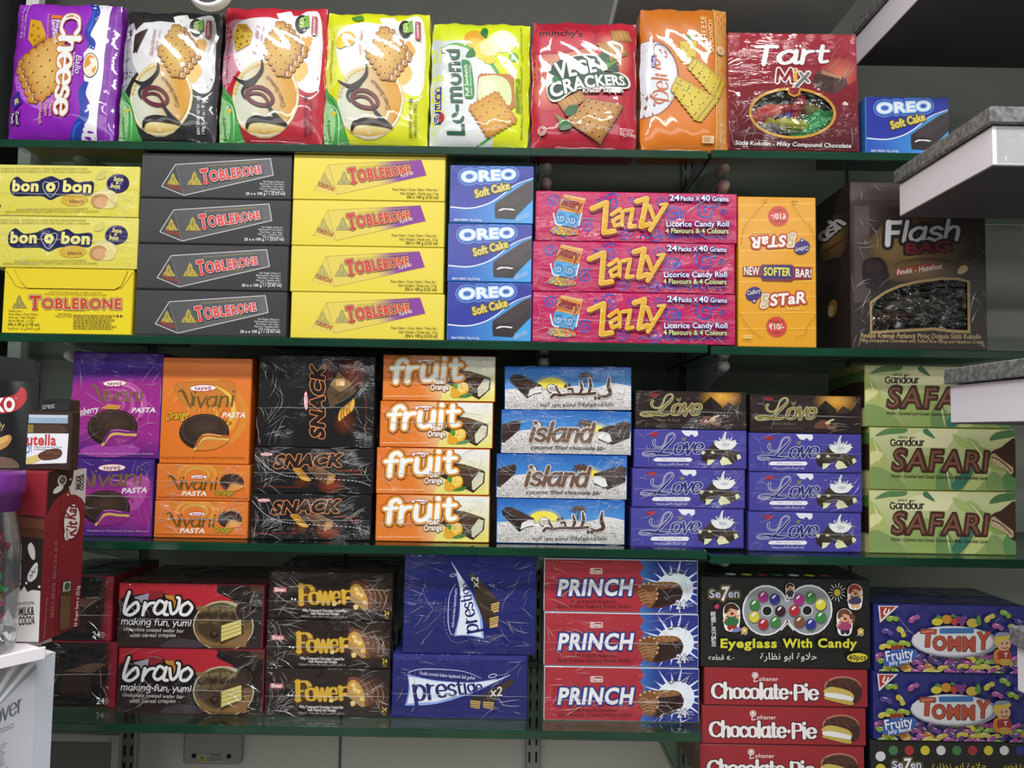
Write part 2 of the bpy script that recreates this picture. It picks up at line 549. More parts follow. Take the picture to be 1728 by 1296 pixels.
# ------------------------------------------------------------------ meshes
def tri_mesh(name, pos, col, mats, mat_idx=None, smooth=False):
    """mesh from loose triangles with a colour at every corner"""
    n = len(pos)
    me = bpy.data.meshes.new(name)
    me.vertices.add(n * 3); me.loops.add(n * 3); me.polygons.add(n)
    me.vertices.foreach_set('co', pos.reshape(-1).astype(np.float32))
    me.loops.foreach_set('vertex_index', np.arange(n * 3, dtype=np.int32))
    me.polygons.foreach_set('loop_start', np.arange(0, n * 3, 3, dtype=np.int32))
    me.polygons.foreach_set('loop_total', np.full(n, 3, dtype=np.int32))
    if mat_idx is not None:
        me.polygons.foreach_set('material_index', np.asarray(mat_idx, dtype=np.int32))
    me.update()
    ca = me.color_attributes.new('Col', 'FLOAT_COLOR', 'CORNER')
    ca.data.foreach_set('color', np.c_[col.reshape(-1, 3), np.ones(n * 3)].reshape(-1).astype(np.float32))
    for m in mats: me.materials.append(m)
    if smooth:
        me.polygons.foreach_set('use_smooth', np.ones(n, dtype=bool))
    me.validate()
    return me


class MB:
    """collects shapes into one mesh with a colour per shape"""
    def __init__(s): s.v = []; s.f = []; s.c = []; s.m = []

    def face(s, pts, c='808080', m=0):
        i = len(s.v); s.v += [tuple(p) for p in pts]; s.f.append(tuple(range(i, i + len(pts)))); s.c.append(c); s.m.append(m)

    def add(s, vs, fs, c='808080', m=0):
        i = len(s.v); s.v += [tuple(v) for v in vs]
        for f in fs: s.f.append(tuple(i + k for k in f)); s.c.append(c); s.m.append(m)

    def box(s, x0, y0, z0, x1, y1, z1, c='808080', m=0, ch=0.0):
        """box, corners cut back by ch"""
        if ch <= 0:
            s.add([(x, y, z) for x in (x0, x1) for y in (y0, y1) for z in (z0, z1)],
                  [(0, 1, 3, 2), (4, 6, 7, 5), (0, 4, 5, 1), (2, 3, 7, 6), (0, 2, 6, 4), (1, 5, 7, 3)], c, m); return
        lo, hi = (x0, y0, z0), (x1, y1, z1)
        V = {}; vs = []
        for i in (0, 1):
            for j in (0, 1):
                for k in (0, 1):
                    for ax in range(3):
                        p = []
                        for a, b in enumerate((i, j, k)):
                            e = hi[a] if b else lo[a]
                            if a != ax: e += -ch if b else ch
                            p.append(e)
                        V[i, j, k, ax] = len(vs); vs.append(p)
        fs = []
        for ax in range(3):
            o = [a for a in range(3) if a != ax]
            for sd in (0, 1):
                f = []
                for a, b in ((0, 0), (1, 0), (1, 1), (0, 1)):
                    id_ = [0, 0, 0]; id_[ax] = sd; id_[o[0]] = a; id_[o[1]] = b
                    f.append(V[(*id_, ax)])
                fs.append(tuple(f))
        for ax in range(3):
            o = [a for a in range(3) if a != ax]
            for a in (0, 1):
                for b in (0, 1):
                    f = []
                    for sd, w in ((0, o[0]), (1, o[0]), (1, o[1]), (0, o[1])):
                        id_ = [0, 0, 0]; id_[ax] = sd; id_[o[0]] = a; id_[o[1]] = b
                        f.append(V[(*id_, w)])
                    fs.append(tuple(f))
        for i in (0, 1):
            for j in (0, 1):
                for k in (0, 1):
                    fs.append((V[i, j, k, 0], V[i, j, k, 1], V[i, j, k, 2]))
        s.add(vs, fs, c, m)

    def tube(s, p, r, n=8, c='808080', m=0, caps=True):
        p = [Vector(q) for q in p]; rr = r if isinstance(r, (list, tuple)) else [r] * len(p)
        rings = []
        for i, q in enumerate(p):
            t = (p[min(i + 1, len(p) - 1)] - p[max(i - 1, 0)]).normalized()
            a = t.cross(Vector((0.13, 0.31, 0.94))).normalized() if abs(t.z) < 0.9 else t.cross(Vector((1, 0.1, 0))).normalized()
            b = t.cross(a)
            rings.append([q + a * (rr[i] * math.cos(2 * math.pi * k / n)) + b * (rr[i] * math.sin(2 * math.pi * k / n)) for k in range(n)])
        vs = [v for g in rings for v in g]
        fs = [(i * n + k, i * n + (k + 1) % n, (i + 1) * n + (k + 1) % n, (i + 1) * n + k) for i in range(len(p) - 1) for k in range(n)]
        if caps: fs += [tuple(range(n))[::-1], tuple((len(p) - 1) * n + k for k in range(n))]
        s.add(vs, fs, c, m)

    def lathe(s, prof, n=32, c='808080', m=0, cx=0, cy=0, rfun=None):
        vs = []
        for i, (r, z) in enumerate(prof):
            for k in range(n):
                q = r * (rfun(k, z) if rfun else 1)
                vs.append((cx + q * math.cos(2 * math.pi * k / n), cy + q * math.sin(2 * math.pi * k / n), z))
        fs = [(i * n + k, i * n + (k + 1) % n, (i + 1) * n + (k + 1) % n, (i + 1) * n + k) for i in range(len(prof) - 1) for k in range(n)]
        fs += [tuple(range(n))[::-1], tuple((len(prof) - 1) * n + k for k in range(n))]
        s.add(vs, fs, c, m)

    def mesh(s, name, mats, smooth=False, E=1.0):
        me = bpy.data.meshes.new(name)
        me.from_pydata(s.v, [], s.f)
        me.polygons.foreach_set('material_index', np.array(s.m, dtype=np.int32))
        cs = []
        for f, c in zip(s.f, s.c):
            k = list(np.minimum(np.array(lin(c)) / E, .93)) + [1.0]
            cs += k * len(f)
        ca = me.color_attributes.new('Col', 'FLOAT_COLOR', 'CORNER')
        ca.data.foreach_set('color', np.array(cs, dtype=np.float32))
        for m in (mats if isinstance(mats, (list, tuple)) else [mats]): me.materials.append(m)
        if smooth: me.polygons.foreach_set('use_smooth', np.ones(len(s.f), dtype=bool))
        me.update()
        return me


def link(name, me, loc=(0, 0, 0), parent=None, rot=(0, 0, 0)):
    o = bpy.data.objects.new(name, me)
    COL.objects.link(o)
    o.location = loc; o.rotation_euler = rot
    if parent: o.parent = parent
    return o


def tag(o, label=None, cat=None, group=None, kind=None):
    if label: o['label'] = label
    if cat: o['category'] = cat
    if group: o['group'] = group
    if kind: o['kind'] = kind
    return o


def struct(name, me, loc=(0, 0, 0)):
    o = link(name, me, loc); o['kind'] = 'structure'; return o


def face_tris(art, fun):
    P, C = [], []
    for uv, c, lay in art.ch:
        P.append(fun(uv, lay)); C.append(np.array(c))
    return np.concatenate(P), np.concatenate(C)


def mb_tris(mb, E):
    P, C = [], []
    for f, c in zip(mb.f, mb.c):
        k = np.minimum(np.array(lin(c)) / E, .93)
        for i in range(1, len(f) - 1):
            P.append([mb.v[f[0]], mb.v[f[i]], mb.v[f[i + 1]]]); C.append([k] * 3)
    return np.array(P), np.array(C)
# ------------------------------------------------------------------ printed designs, one function each
E1, E2, E3, E4 = 1.2, 1.14, 1.03, 1.03
WH = 'f2f3f5'


def art_cheese():
    a = Art(0, 0, 4.547, (85, 10, 880, 10, 888, 1070, 38, 1050), ('lin', 100, 0, '9a2cc4', 100, 1100, '8a12b4'), E1)
    a.B('c06ae0', 90, 560, 200, 400, 420, 560, 480, 760, 330, 830, 160, 720)
    a.P('f1f1f6', 650, 0, 812, 0, 795, 600, 772, 1080, 600, 1080, 640, 960, 700, 880, 722, 790, 665, 690, 650, 540, 640, 400, 700, 330, 662, 260, 695, 160)
    a.S('1d3fa8', (50, 62, 40, 60), 655, 5, 705, 90, 672, 200, 662, 270, 700, 320, 690, 365, caps=False)
    a.S('1d3fa8', (44, 60, 66, 70, 90), 672, 612, 650, 700, 672, 790, 678, 880, 640, 940, 585, 1060, caps=False)
    a.S('2f62d8', 18, 640, 930, 600, 970, 575, 1050); a.S('2f62d8', 14, 690, 60, 690, 160, 670, 230)
    a.P('7d1fa4', 806, 0, 890, 0, 890, 1080, 765, 1080, 790, 600); a.S('b050d8', 6, 850, 10, 840, 500, 830, 1060)
    a.E_('4a2420', 697, 490, 60, 94); a.E_('eadcc0', 697, 490, 55, 88); a.E_('e2982a', 697, 490, 44, 76)
    a.B('f4ecd8', 650, 520, 700, 480, 690, 440, 730, 440, 745, 480, 710, 520, 720, 560, 670, 560)
    a.P('d9a31c', 215, 150, 300, 168, 345, 270, 245, 345, 205, 300); a.P('b9820f', 245, 345, 345, 270, 350, 300, 250, 362)
    a.dots('a8780e', 12, 240, 200, 280, 220, 235, 270, 290, 280, 260, 310)
    a.R('e07a1c', 372, 115, 452, 142)
    a.biscuit('e8c06c', 'ca8c3e', '8a5426', (178, 462, 462, 268, 520, 600, 330, 760), 5, 4, -58, 28, 'f0e6cc', .55)
    a.P('3a2a90', 85, 720, 150, 680, 190, 770, 110, 830); a.P('d8c068', 115, 745, 145, 735, 160, 775, 125, 790)
    a.K(WH, 'Cheese', 462, 122, 448, 862, 136, 40, .38, 7, hal=[('c8742c', 8)])
    a.T(WH, 'Biskut', 422, 150, 415, 262, 26, .012, .2); a.T(WH, 'Sandwich', 382, 150, 405, 330, 34, .012, .2)
    a.T('e8b070', 'Krim Berperisa Keju', 345, 115, 360, 300, 16)
    a.T('e8b486', 'Peanut', 410, 768, 408, 885, 24, .012); a.T('e8b486', 'Cream', 372, 768, 370, 880, 26, .012); a.T('e8b486', 'Sandwich', 332, 760, 322, 938, 26, .015)
    a.T(WH, 'Convi', 138, 842, 138, 938, 26, .02, hal=[('24202c', 6)]); a.T(WH, 'Pack', 92, 850, 92, 932, 26, .02, hal=[('24202c', 6)])
    a.T('e8c8f4', 'BERAT BERSIH / NET WT /', 178, 38, 166, 300, 16); a.T('e8c8f4', '190g / 6.70 OZ / 安士', 146, 44, 138, 290, 20)
    a.T(WH, 'Ballo', 592, 420, 588, 555, 44, 0, .3); a.T(WH, 'BABA PERNOK', 570, 400, 566, 580, 14)
    return a


def art_lex(base, glow, pink, food, txtc, flav):
    a = Art(360, 0, 4.547, (40, 25, 850, 30, 838, 1105, 40, 1090), base, E1)
    a.B(pink, 30, 230, 130, 140, 320, 200, 360, 420, 180, 560, 70, 700, 20, 640)
    a.B(glow, 130, 200, 320, 130, 560, 150, 700, 60, 800, 120, 810, 600, 730, 720, 560, 640, 300, 640, 150, 480)
    a.P('ffffff', 450, 90, 560, 60, 590, 110, 700, 100, 780, 160, 745, 260, 790, 330, 700, 420, 800, 480, 690, 560, 760, 640, 640, 600, 560, 520, 600, 300, 500, 200)
    a.S('fafafa', (4, 18, 3), 640, 640, 700, 700, 780, 690); a.S('fafafa', (4, 14, 3), 660, 740, 740, 760, 800, 700)
    a.B('f2c46a', 600, 540, 690, 480, 720, 560, 650, 640); a.B('f2b04a', 660, 300, 740, 290, 735, 380, 680, 420)
    # golden disc
    a.E_('d8c890', 402, 762, 262, 292); a.E_('f6eccc', 402, 762, 252, 282)
    a.E_(('lin', 300, 800, 'd6dac4', 560, 730, 'd89a12'), 402, 762, 238, 268, n=40)
    a.E_(('lin', 300, 960, 'f0e4a8', 300, 1030, 'd8a830'), 400, 985, 150, 40)
    wh = []
    for i in range(13):
        t = math.radians(188 + i * 7.2); wh += [402 + 236 * math.cos(t), 762 + 262 * math.sin(t)]
    a.dots('b98a24', 13, *wh); a.dots('e6cd6a', 9, *wh)
    a.S('8a6a20', 3, 640, 690, 636, 800, 600, 900, 560, 960)
    # green corner
    a.B('4fae54', 20, 640, 80, 690, 140, 760, 180, 860, 205, 960, 250, 1095, 240, 1140, 20, 1140)
    a.B('a6dc98', 30, 740, 90, 780, 130, 840, 140, 960, 110, 1060, 40, 1080); a.S('2f7a3a', (2, 10, 2), 40, 690, 110, 760, 180, 880, 240, 1080)
    a.S('e4f4e0', (2, 8, 2), 60, 760, 150, 830, 170, 960, 150, 1090); a.dots('e8c83a', 12, 118, 850, 138, 850, 128, 866); a.dots('cfe8f0', 9, 100, 835, 112, 820)
    a.T('245a34', 'Samudra', 105, 1066, 97, 900, 30, 0, .25)
    # pictures
    if food == 'cheese':
        a.P('e6c23a', 150, 185, 280, 260, 262, 350, 160, 405, 125, 290); a.P('c89428', 150, 185, 230, 190, 282, 262, 205, 255)
        a.dots('a8781a', 12, 160, 300, 200, 290, 190, 350, 240, 330, 160, 240, 225, 225); a.dots('a8781a', 8, 180, 375, 250, 290, 145, 330)
    elif food == 'lemon':
        a.E_('e8b030', 205, 270, 70, 62); a.E_('f0d83c', 160, 290, 45, 55); a.E_('f6e88a', 215, 250, 30, 24); a.B('5a9a3a', 230, 80, 300, 60, 330, 110, 280, 120)
    else:
        a.P('2e2422', 110, 90, 190, 60, 210, 150, 150, 210); a.P('3c2a26', 150, 250, 260, 200, 220, 300, 180, 400, 150, 380); a.S('1c1412', 12, 190, 330, 150, 390)
    a.biscuit('e6c068', 'c68e3c', '80501f', (490, 170, 660, 395, 510, 600, 365, 390), 5, 4, 52, 16, 'f0e8d2', .5)
    # the word, standing on its side
    a.S('1b1518', (6, 26, 34, 30, 10), 148, 602, 210, 640, 262, 650, 330, 610, 368, 550, 366, 480)
    a.S('1b1518', (10, 26, 30, 26), 248, 770, 228, 724, 250, 680, 300, 655, 330, 620)
    a.S('66182a', 30, 300, 690, 375, 690, 442, 735, 462, 790, 420, 822, 340, 812, 275, 770, 265, 730, closed=True)
    a.S('66182a', 22, 268, 745, 330, 730, 390, 748, 430, 800)
    a.S('1b1518', (20, 30, 44, 20), 428, 825, 470, 880, 520, 935, 572, 968)
    a.S('1b1518', (20, 44, 46, 34, 12), 565, 962, 470, 935, 360, 922, 290, 940, 268, 992)
    a.T(txtc, 'Cream Sandwich', 562, 828, 425, 598, 34, 0, .3, arch=-18)
    a.T('9a2a40', 'Biskut Sandwich', 318, 425, 335, 212, 30, 0, .25); a.T('9a2a40', 'Krim Berperisa', 350, 380, 372, 215, 16, 0, .2)
    a.T('4a2028' if food != 'lemon' else '5a6a20', flav, 98, 612, 96, 272, 22, 0, .25)
    dk = '2a1216' if food != 'choc' else 'e8e8ea'
    a.T(dk, 'BERAT BERSIH / NET WT. / 淨重', 728, 1042, 726, 745, 22, .008); a.T(dk, '190g (6.70 oz / 安士)', 764, 1036, 762, 770, 22, .008)
    a.E_('221c20', 660, 185, 50, 74); a.P('7ab83e', 636, 150, 712, 108, 722, 210, 650, 232); a.T('f4f0c0', 'LEX', 672, 215, 684, 135, 30, .02)
    a.R('b0283c', 738, 120, 778, 272); a.T(WH, 'CONVENIENT', 768, 262, 766, 128, 20, .02)
    return a


def art_lemond():
    a = Art(715, 0, 4.547, (45, 155, 812, 172, 808, 1132, 38, 1118), ('lin', 100, 150, 'd8e824', 800, 900, 'e4f020'), E1)
    a.B(('lin', 60, 600, 'd2d8de', 560, 700, 'f0f4f4'), 20, 350, 150, 322, 330, 330, 470, 420, 570, 560, 622, 740, 610, 900, 540, 1050, 470, 1160, 0, 1160)
    a.S('62b23a', (4, 20, 30, 26, 8), 110, 372, 240, 350, 380, 400, 500, 490, 580, 610, 610, 740); a.S('4aa83c', (18, 12), 500, 1065, 390, 1122)
    a.E_('e8a828', 375, 305, 78, 70, -20); a.E_('f2c848', 385, 345, 60, 40); a.E_('f6e05a', 470, 400, 95, 80); a.E_('faf0b0', 500, 380, 80, 66); a.E_('f4f4c8', 600, 330, 110, 90); a.E_('ffffe8', 610, 320, 80, 66); a.E_('e8d83c', 500, 480, 50, 28)
    a.B('2c7a3c', 425, 262, 450, 212, 484, 240, 470, 310); a.B('2c7a3c', 315, 452, 345, 395, 380, 400, 385, 445)
    a.E_('58b83c', 685, 450, 36, 36); a.T('e8f8c0', 'HL', 668, 466, 704, 466, 28, .02)
    a.P('2b3190', 84, 680, 132, 672, 130, 955, 76, 945); a.T('f4ea4a', "Julie's", 122, 870, 118, 682, 40, .025, .15)
    a.E_('e8e8c8', 86, 905, 34, 38); a.E_('b03038', 130, 905, 24, 36); a.B('3a3a90', 70, 890, 100, 880, 96, 930, 74, 930)
    a.T('1d5c3c', 'Le-mond', 316, 1040, 262, 396, 132, .022, .14)
    a.B('2c8c3e', 282, 490, 300, 474, 345, 490, 366, 560, 384, 700, 380, 760, 345, 772, 312, 752, 300, 620)
    a.T('f0f8e8', 'Puff Sandwich', 348, 752, 326, 512, 28, .018); a.T('e0f0d8', 'Lemon Flavoured Cream', 372, 750, 352, 516, 17, .015)
    a.biscuit('dd9a50', 'c47a3a', 'b06c30', (425, 598, 672, 605, 688, 830, 420, 800), 8, 1, sc=.6)
    a.B('e2eab4', 418, 640, 450, 606, 560, 600, 640, 640, 672, 720, 660, 820, 560, 860, 425, 820); a.B('eef2d0', 440, 660, 500, 630, 560, 680, 520, 740, 450, 740)
    a.biscuit('e4b650', 'd08c34', 'b87430', (352, 838, 558, 726, 708, 935, 498, 1052), 7, 4, sc=.5)
    a.T('3a5a1c', '雷蒙德檸檬味夾心餅', 738, 872, 734, 614, 26, .006); a.T('46641c', 'Biskut Sandwic Dengan Krim Berperisa Lemon', 764, 1062, 752, 520, 18, .004, .1)
    a.T('5a7a2c', 'Lemon Flavoured Cream Puff', 758, 480, 748, 205, 16)
    return a


def art_vege():
    a = Art(715, 0, 4.547, (822, 165, 1625, 150, 1640, 1138, 812, 1130), ('lin', 1000, 100, 'c4223a', 1000, 1140, 'b81e36'), E1)
    a.E_(('rad', 1100, 560, 'f4c8a0', 330, 260, 'c4223a'), 1100, 560, 330, 260); a.E_(('rad', 1450, 420, 'f0a070', 150, 200, 'c4223a'), 1450, 430, 150, 190)
    a.E_(('rad', 950, 700, 'e89070', 160, 160, 'c0203a'), 960, 700, 140, 150)
    a.E_('a8182e', 1030, 290, 300, 130, -6); a.E_('c8263e', 1010, 285, 290, 122, -6); a.P('b01a30', 822, 165, 1340, 200, 1345, 235, 822, 240)
    a.T('2a1216', "munchy's", 870, 278, 1200, 290, 48, .02)
    for q, n in (((1415, 230, 1560, 222, 1592, 290, 1430, 318), 4), ((1310, 335, 1470, 312, 1562, 400, 1400, 470), 5), ((1010, 790, 1190, 700, 1230, 760, 1060, 862), 5)):
        a.biscuit('cf9f58', 'b07a38', '7c5222', q, 6, n, 5, 9, 'dfb878', .18)
    a.B('1d5c34', 1325, 440, 1365, 408, 1410, 430, 1380, 520, 1330, 530); a.E_('1f4c30', 1430, 520, 56, 34)
    for k in range(9): a.S('5c9c3a', (2, 7, 1), 1330 + k * 6, 570 - k * 3, 1380 + k * 12, 500 - k * 4, 1400 + k * 12, 440 + (k % 3) * 20)
    a.B('f4efe6', 930, 570, 1010, 490, 1180, 430, 1310, 440, 1350, 560, 1480, 555, 1560, 590, 1555, 670, 1300, 690, 1150, 700, 1030, 780, 960, 780, 925, 690)
    a.B('14402f', 940, 560, 1020, 482, 1180, 442, 1320, 450, 1345, 550, 1480, 562, 1545, 600, 1540, 660, 1320, 668, 1150, 690, 1020, 770, 955, 760, 935, 680, 990, 640, 1010, 610)
    a.T('fbf8f4', 'VEGE', 1000, 618, 1312, 555, 118, .03, h2=92, hal=[('1f5a3c', 6)]); a.T('fbf8f4', 'CRACKERS', 965, 762, 1535, 648, 106, .03, h2=64, arch=24, hal=[('1f5a3c', 6)])
    a.B('1f7a3a', 968, 620, 990, 596, 1018, 612, 1005, 640, 980, 645)
    a.T('f4f4f0', 'Kraker Sayuran', 1205, 718, 1522, 706, 30, .018, hal=[('5a1a24', 4)])
    a.biscuit('cd9a52', 'b07636', '75491f', (1236, 765, 1522, 802, 1345, 1090, 1070, 935), 9, 5, 8, 14, 'dcb070', .12)
    a.dots('f2e2b8', 7, 1380, 840, 1300, 880, 1240, 960, 1330, 990, 1180, 940, 1420, 900, 1150, 910)
    a.B('1f5c34', 1065, 860, 1110, 815, 1165, 830, 1150, 880, 1085, 900); a.B('2c6c38', 1020, 960, 1080, 930, 1120, 985, 1040, 1005)
    for k in range(10): a.S('6aa84a', (1, 6, 1), 1075, 935, 1020 + k * 3, 905 + k * 5, 985 + k * 6, 870 + k * 13)
    a.E_('f0eee8', 893, 1006, 33, 34); a.E_('b41e36', 893, 1006, 29, 30); a.E_('f0eee8', 893, 1006, 22, 23); a.E_('b41e36', 893, 1006, 18, 19); a.T('f0eee8', 'حلال', 880, 1012, 907, 1012, 12)
    a.T('f4dcdc', '300g (10.58oz)', 1497, 1038, 1628, 1040, 26, .015); a.lines('e8b8c0', 1497, 985, 1620, 2, 14, 8)
    return a


def art_deluxe():
    a = Art(1060, 0, 4.547, (75, 55, 748, 40, 778, 1142, 85, 1140), ('lin', 300, 40, 'd0741c', 400, 1140, 'e07c14'), E1)
    a.P('d89a50', 640, 40, 760, 40, 790, 1142, 680, 1142)
    a.E_('9a5a30', 128, 600, 246, 296); a.E_('dfe2ea', 124, 600, 236, 288); a.S('6a3a24', 3, 200, 345, 290, 400, 345, 500, 350, 640, 300, 790); a.S('3a2a24', 8, 205, 340, 260, 360, 300, 405)
    a.R('2a4aa0', 152, 425, 192, 520, 14); a.S('b83048', 8, 158, 438, 158, 510); a.S('b83048', 8, 188, 438, 186, 510); a.T(WH, "Hup", 184, 505, 184, 440, 22, .01)
    a.S('5a4a48', 4, 170, 385, 195, 340, 180, 350, 200, 385); a.E_('8a7a78', 184, 352, 8)
    a.K('c8641c', 'Deluxe', 286, 772, 272, 396, 118, 15, .25, sh=.2)
    a.S('c8641c', (4, 14, 12, 4), 262, 770, 225, 790, 185, 775, 180, 735, 205, 720)
    a.B('6a8a3a', 412, 320, 430, 262, 470, 280, 470, 320)
    a.P('d8c02c', 372, 322, 500, 312, 492, 440, 380, 410); a.P('e2ca38', 352, 410, 400, 400, 470, 440, 440, 480, 380, 470); a.P('b89a1c', 440, 450, 492, 440, 470, 490, 420, 500)
    a.dots('a88c18', 6, 400, 360, 440, 350, 470, 380, 420, 390, 390, 440, 430, 450)
    for q in ((480, 450, 700, 600, 640, 740, 430, 520), (345, 590, 640, 740, 500, 925, 300, 690)):
        a.biscuit('e2cc3c', 'cdb02a', '9a821c', q, 8, 4, 44, 14, 'd8bc34', .2)
    a.dots('6a6018', 6, 380, 660, 400, 690, 440, 680, 350, 640, 470, 800, 500, 860, 460, 770, 520, 560, 560, 590, 470, 520, 530, 800, 420, 810, 400, 740, 450, 720)
    a.T('f4dc98', 'CHEESE', 580, 356, 572, 120, 40, .004); a.T('f4dc98', 'SANDWICH', 634, 398, 622, 150, 32, .002)
    a.S('f6e0a0', 4, 644, 42, 652, 560, 670, 1140, straight=True)
    a.E_('f2ece0', 690, 376, 32, 34); a.E_('d8964c', 690, 376, 27, 29); a.E_('f2ece0', 690, 376, 19, 20); a.E_('d8964c', 690, 376, 14, 15)
    a.R('f0d8b0', 555, 1030, 650, 1082, 6); a.R('d8a870', 565, 1038, 620, 1072); a.T('f0d8b0', 'NETT WEIGHT 240g', 718, 1075, 715, 930, 18, .006); a.T('f0d8b0', 'BERAT BERSIH', 745, 1075, 742, 940, 14)
    return a


def ell(cx, cy, rx, ry, n=28):
    return [(cx + rx * math.cos(2 * math.pi * i / n), cy + ry * math.sin(2 * math.pi * i / n)) for i in range(n)]


MIX_WIN = ell(1265, 878, 318, 182)


def art_mix():
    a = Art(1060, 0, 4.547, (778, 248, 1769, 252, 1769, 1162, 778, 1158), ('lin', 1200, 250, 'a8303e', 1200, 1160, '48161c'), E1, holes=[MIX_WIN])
    a.P(('rad', 1640, 560, 'd87a60', 170, 150, '9c2c38'), *[v for p in ell(1640, 545, 150, 110) for v in p])
    a.P('6a4a48', 1440, 560, 1520, 530, 1690, 600, 1600, 640, 1450, 600); a.P('4a3634', 1445, 560, 1600, 590, 1590, 720, 1480, 690, 1425, 640); a.P('5c4442', 1590, 590, 1680, 585, 1705, 650, 1590, 722)
    for k in range(4): a.S('e0a880', 4, 1500, 535 + k * 9, 1650, 585 + k * 6)
    a.K('f4f2f2', 'Tart', 960, 495, 1545, 470, 140, 40, .6, sh=.25, h2=128, hal=[('7a2030', 6)])
    a.dots('f4f2f2', 10, 1305, 345, 1335, 345)
    a.K('8e2a34', 'M', 1150, 630, 1270, 630, 95, 26, .8, hal=[('f4efe8', 11)]); a.S('e0a030', 26, 1292, 560, 1296, 630, straight=True); a.E_('f4efe8', 1294, 540, 20); a.E_('e0a030', 1294, 540, 14)
    a.S('f4efe8', 44, 1395, 560, 1285, 680, straight=True); a.S('f4efe8', 38, 1330, 560, 1392, 630, straight=True); a.S('77757c', 26, 1395, 562, 1287, 680, straight=True); a.S('77757c', 22, 1332, 562, 1390, 628, straight=True)
    o, i = ell(1265, 878, 340, 203), MIX_WIN[::-1]
    a.P('c8963a', *[v for p in o for v in p], holes=[MIX_WIN])
    a.P('c8963a', 1220, 690, 1335, 690, 1322, 735, 1280, 752, 1240, 735); a.P('8e2a34', 1234, 680, 1324, 680, 1310, 724, 1280, 738, 1250, 724)
    a.T('f0eeee', 'Sütlü Kokolin - Milky Compound Chocolate', 815, 1132, 1712, 1146, 32, .014, .15)
    return a


def art_oreo():
    a = Art(430, 240, 3.6, (1187, 138, 1695, 132, 1690, 484, 1180, 488), ('lin', 1400, 130, '20299a', 1400, 480, '1e34a6'), E2)
    a.P(('lin', 1200, 420, '2350b8', 1650, 430, '44a4e8'), 1170, 396, 1300, 402, 1400, 378, 1500, 310, 1580, 255, 1700, 205, 1700, 490, 1170, 490)
    a.S('e6ecf6', (8, 7, 5), 1185, 395, 1300, 400, 1400, 375, 1480, 330, 1580, 250, 1692, 203)
    a.T('eceef4', 'OREO', 1252, 238, 1588, 208, 62, .035, .04, h2=56, hal=[('6aa6ea', 22), ('2038a0', 17), ('7fb6f0', 8)], sp=1.06)
    a.T('e6d468', 'Soft Cake', 1340, 334, 1552, 272, 46, .025, .05, hal=[('3c3220', 9), ('8a7a3a', 5)])
    a.P('33272a', 1458, 366, 1640, 238, 1700, 212, 1700, 330, 1592, 440, 1580, 455, 1470, 455, 1456, 420); a.P('281e20', 1470, 372, 1572, 378, 1592, 450, 1576, 462, 1460, 458, 1456, 400)
    a.P('3e3033', 1458, 366, 1640, 238, 1700, 212, 1700, 270, 1582, 372, 1520, 388); a.S('e8e6ea', (8, 12, 8), 1484, 410, 1520, 398, 1576, 404); a.B('1a1213', 1492, 392, 1530, 378, 1570, 390, 1540, 396)
    for k in range(14): a.S('4c3c40', 3, 1490 + k * 13, 352 - k * 8, 1500 + k * 13, 356 - k * 8)
    a.T('e4ecf6', 'BERAT BERSIH: 192g (12x16g)', 1206, 482, 1375, 480, 13, .012); a.T('d0e4f6', 'KUE BOLU LEMBUT', 1590, 466, 1672, 428, 12); a.T('d0e4f6', 'BERSALUT COKLAT', 1594, 478, 1676, 442, 12)
    return a


def art_bonobon():
    a = Art(0, 240, 3.6, (-40, 116, 838, 160, 830, 462, -44, 434), ('lin', 300, 120, 'e6de70', 300, 460, 'ddd24c'), E2)
    a.R('c8bc3e', -40, 298, 838, 302)
    pts = [(55, 230), (95, 195), (150, 230), (230, 225), (250, 215), (310, 198), (368, 222), (420, 210), (470, 240), (560, 238), (572, 280), (555, 325), (480, 322), (370, 325), (310, 350), (258, 325), (180, 322), (90, 320), (55, 290)]
    a.B('23254e', *[v for p in pts for v in p])
    a.S('c8cce0', 4, 308, 330, 262, 275, 268, 235, 308, 240, 350, 235, 354, 275, closed=True)
    a.T('f0e88e', 'bon', 66, 286, 232, 290, 66, .045, sp=1.1); a.T('f0e88e', 'bon', 382, 296, 556, 306, 66, .045, sp=1.1); a.E_('f0e88e', 308, 268, 30); a.E_('23254e', 308, 268, 9)
    a.dots('23254e', 8, 92, 265, 150, 268, 410, 275, 466, 280)
    a.E_('2a2058', 714, 256, 68, 60); a.S('8a80b0', 3, 700, 312, 660, 290, 650, 240, 690, 205, 740, 202)
    a.T('efe68a', 'bon', 690, 236, 744, 246, 26, .03); a.T('efe68a', 'o', 702, 258, 716, 260, 22, .03); a.T('efe68a', 'bon', 672, 280, 726, 290, 28, .03)
    a.E_('d6b044', 456, 352, 84, 38); a.T('3a2c20', 'blanco', 428, 370, 512, 372, 22, .012)
    a.E_('e8dc9a', 640, 350, 78, 60); a.E_('c09058', 610, 362, 54, 46); a.E_('d8a878', 620, 368, 42, 34); a.E_('e2d48a', 680, 375, 28, 34); a.B('d8cc70', 580, 210, 630, 165, 640, 215, 600, 230)
    a.T('a89a3e', 'PEANUT CREAM AND WAFER FILLED WHITE CHOCOLATE BONBONS', 98, 412, 540, 414, 13); a.T('a89a3e', 'BONBONS DE CHOCOLAT BLANC ET GAUFRETTE FOURRES A LA CREME DE CACAHUETES', 28, 425, 606, 432, 13)
    a.T('a89a3e', 'BONBON DE CHOCOLATE BLANCO Y OBLEA RELLENO CON CREMA DE MANI', -10, 146, 530, 166, 12); a.T('a89a3e', 'BOMBOM DE CHOCOLATE BRANCO RECHEADO COM WAFER E CREME DE AMENDOIM', -10, 164, 555, 186, 12)
    a.T('2a2440', 'o', -20, 390, 0, 390, 30, .03)
    return a


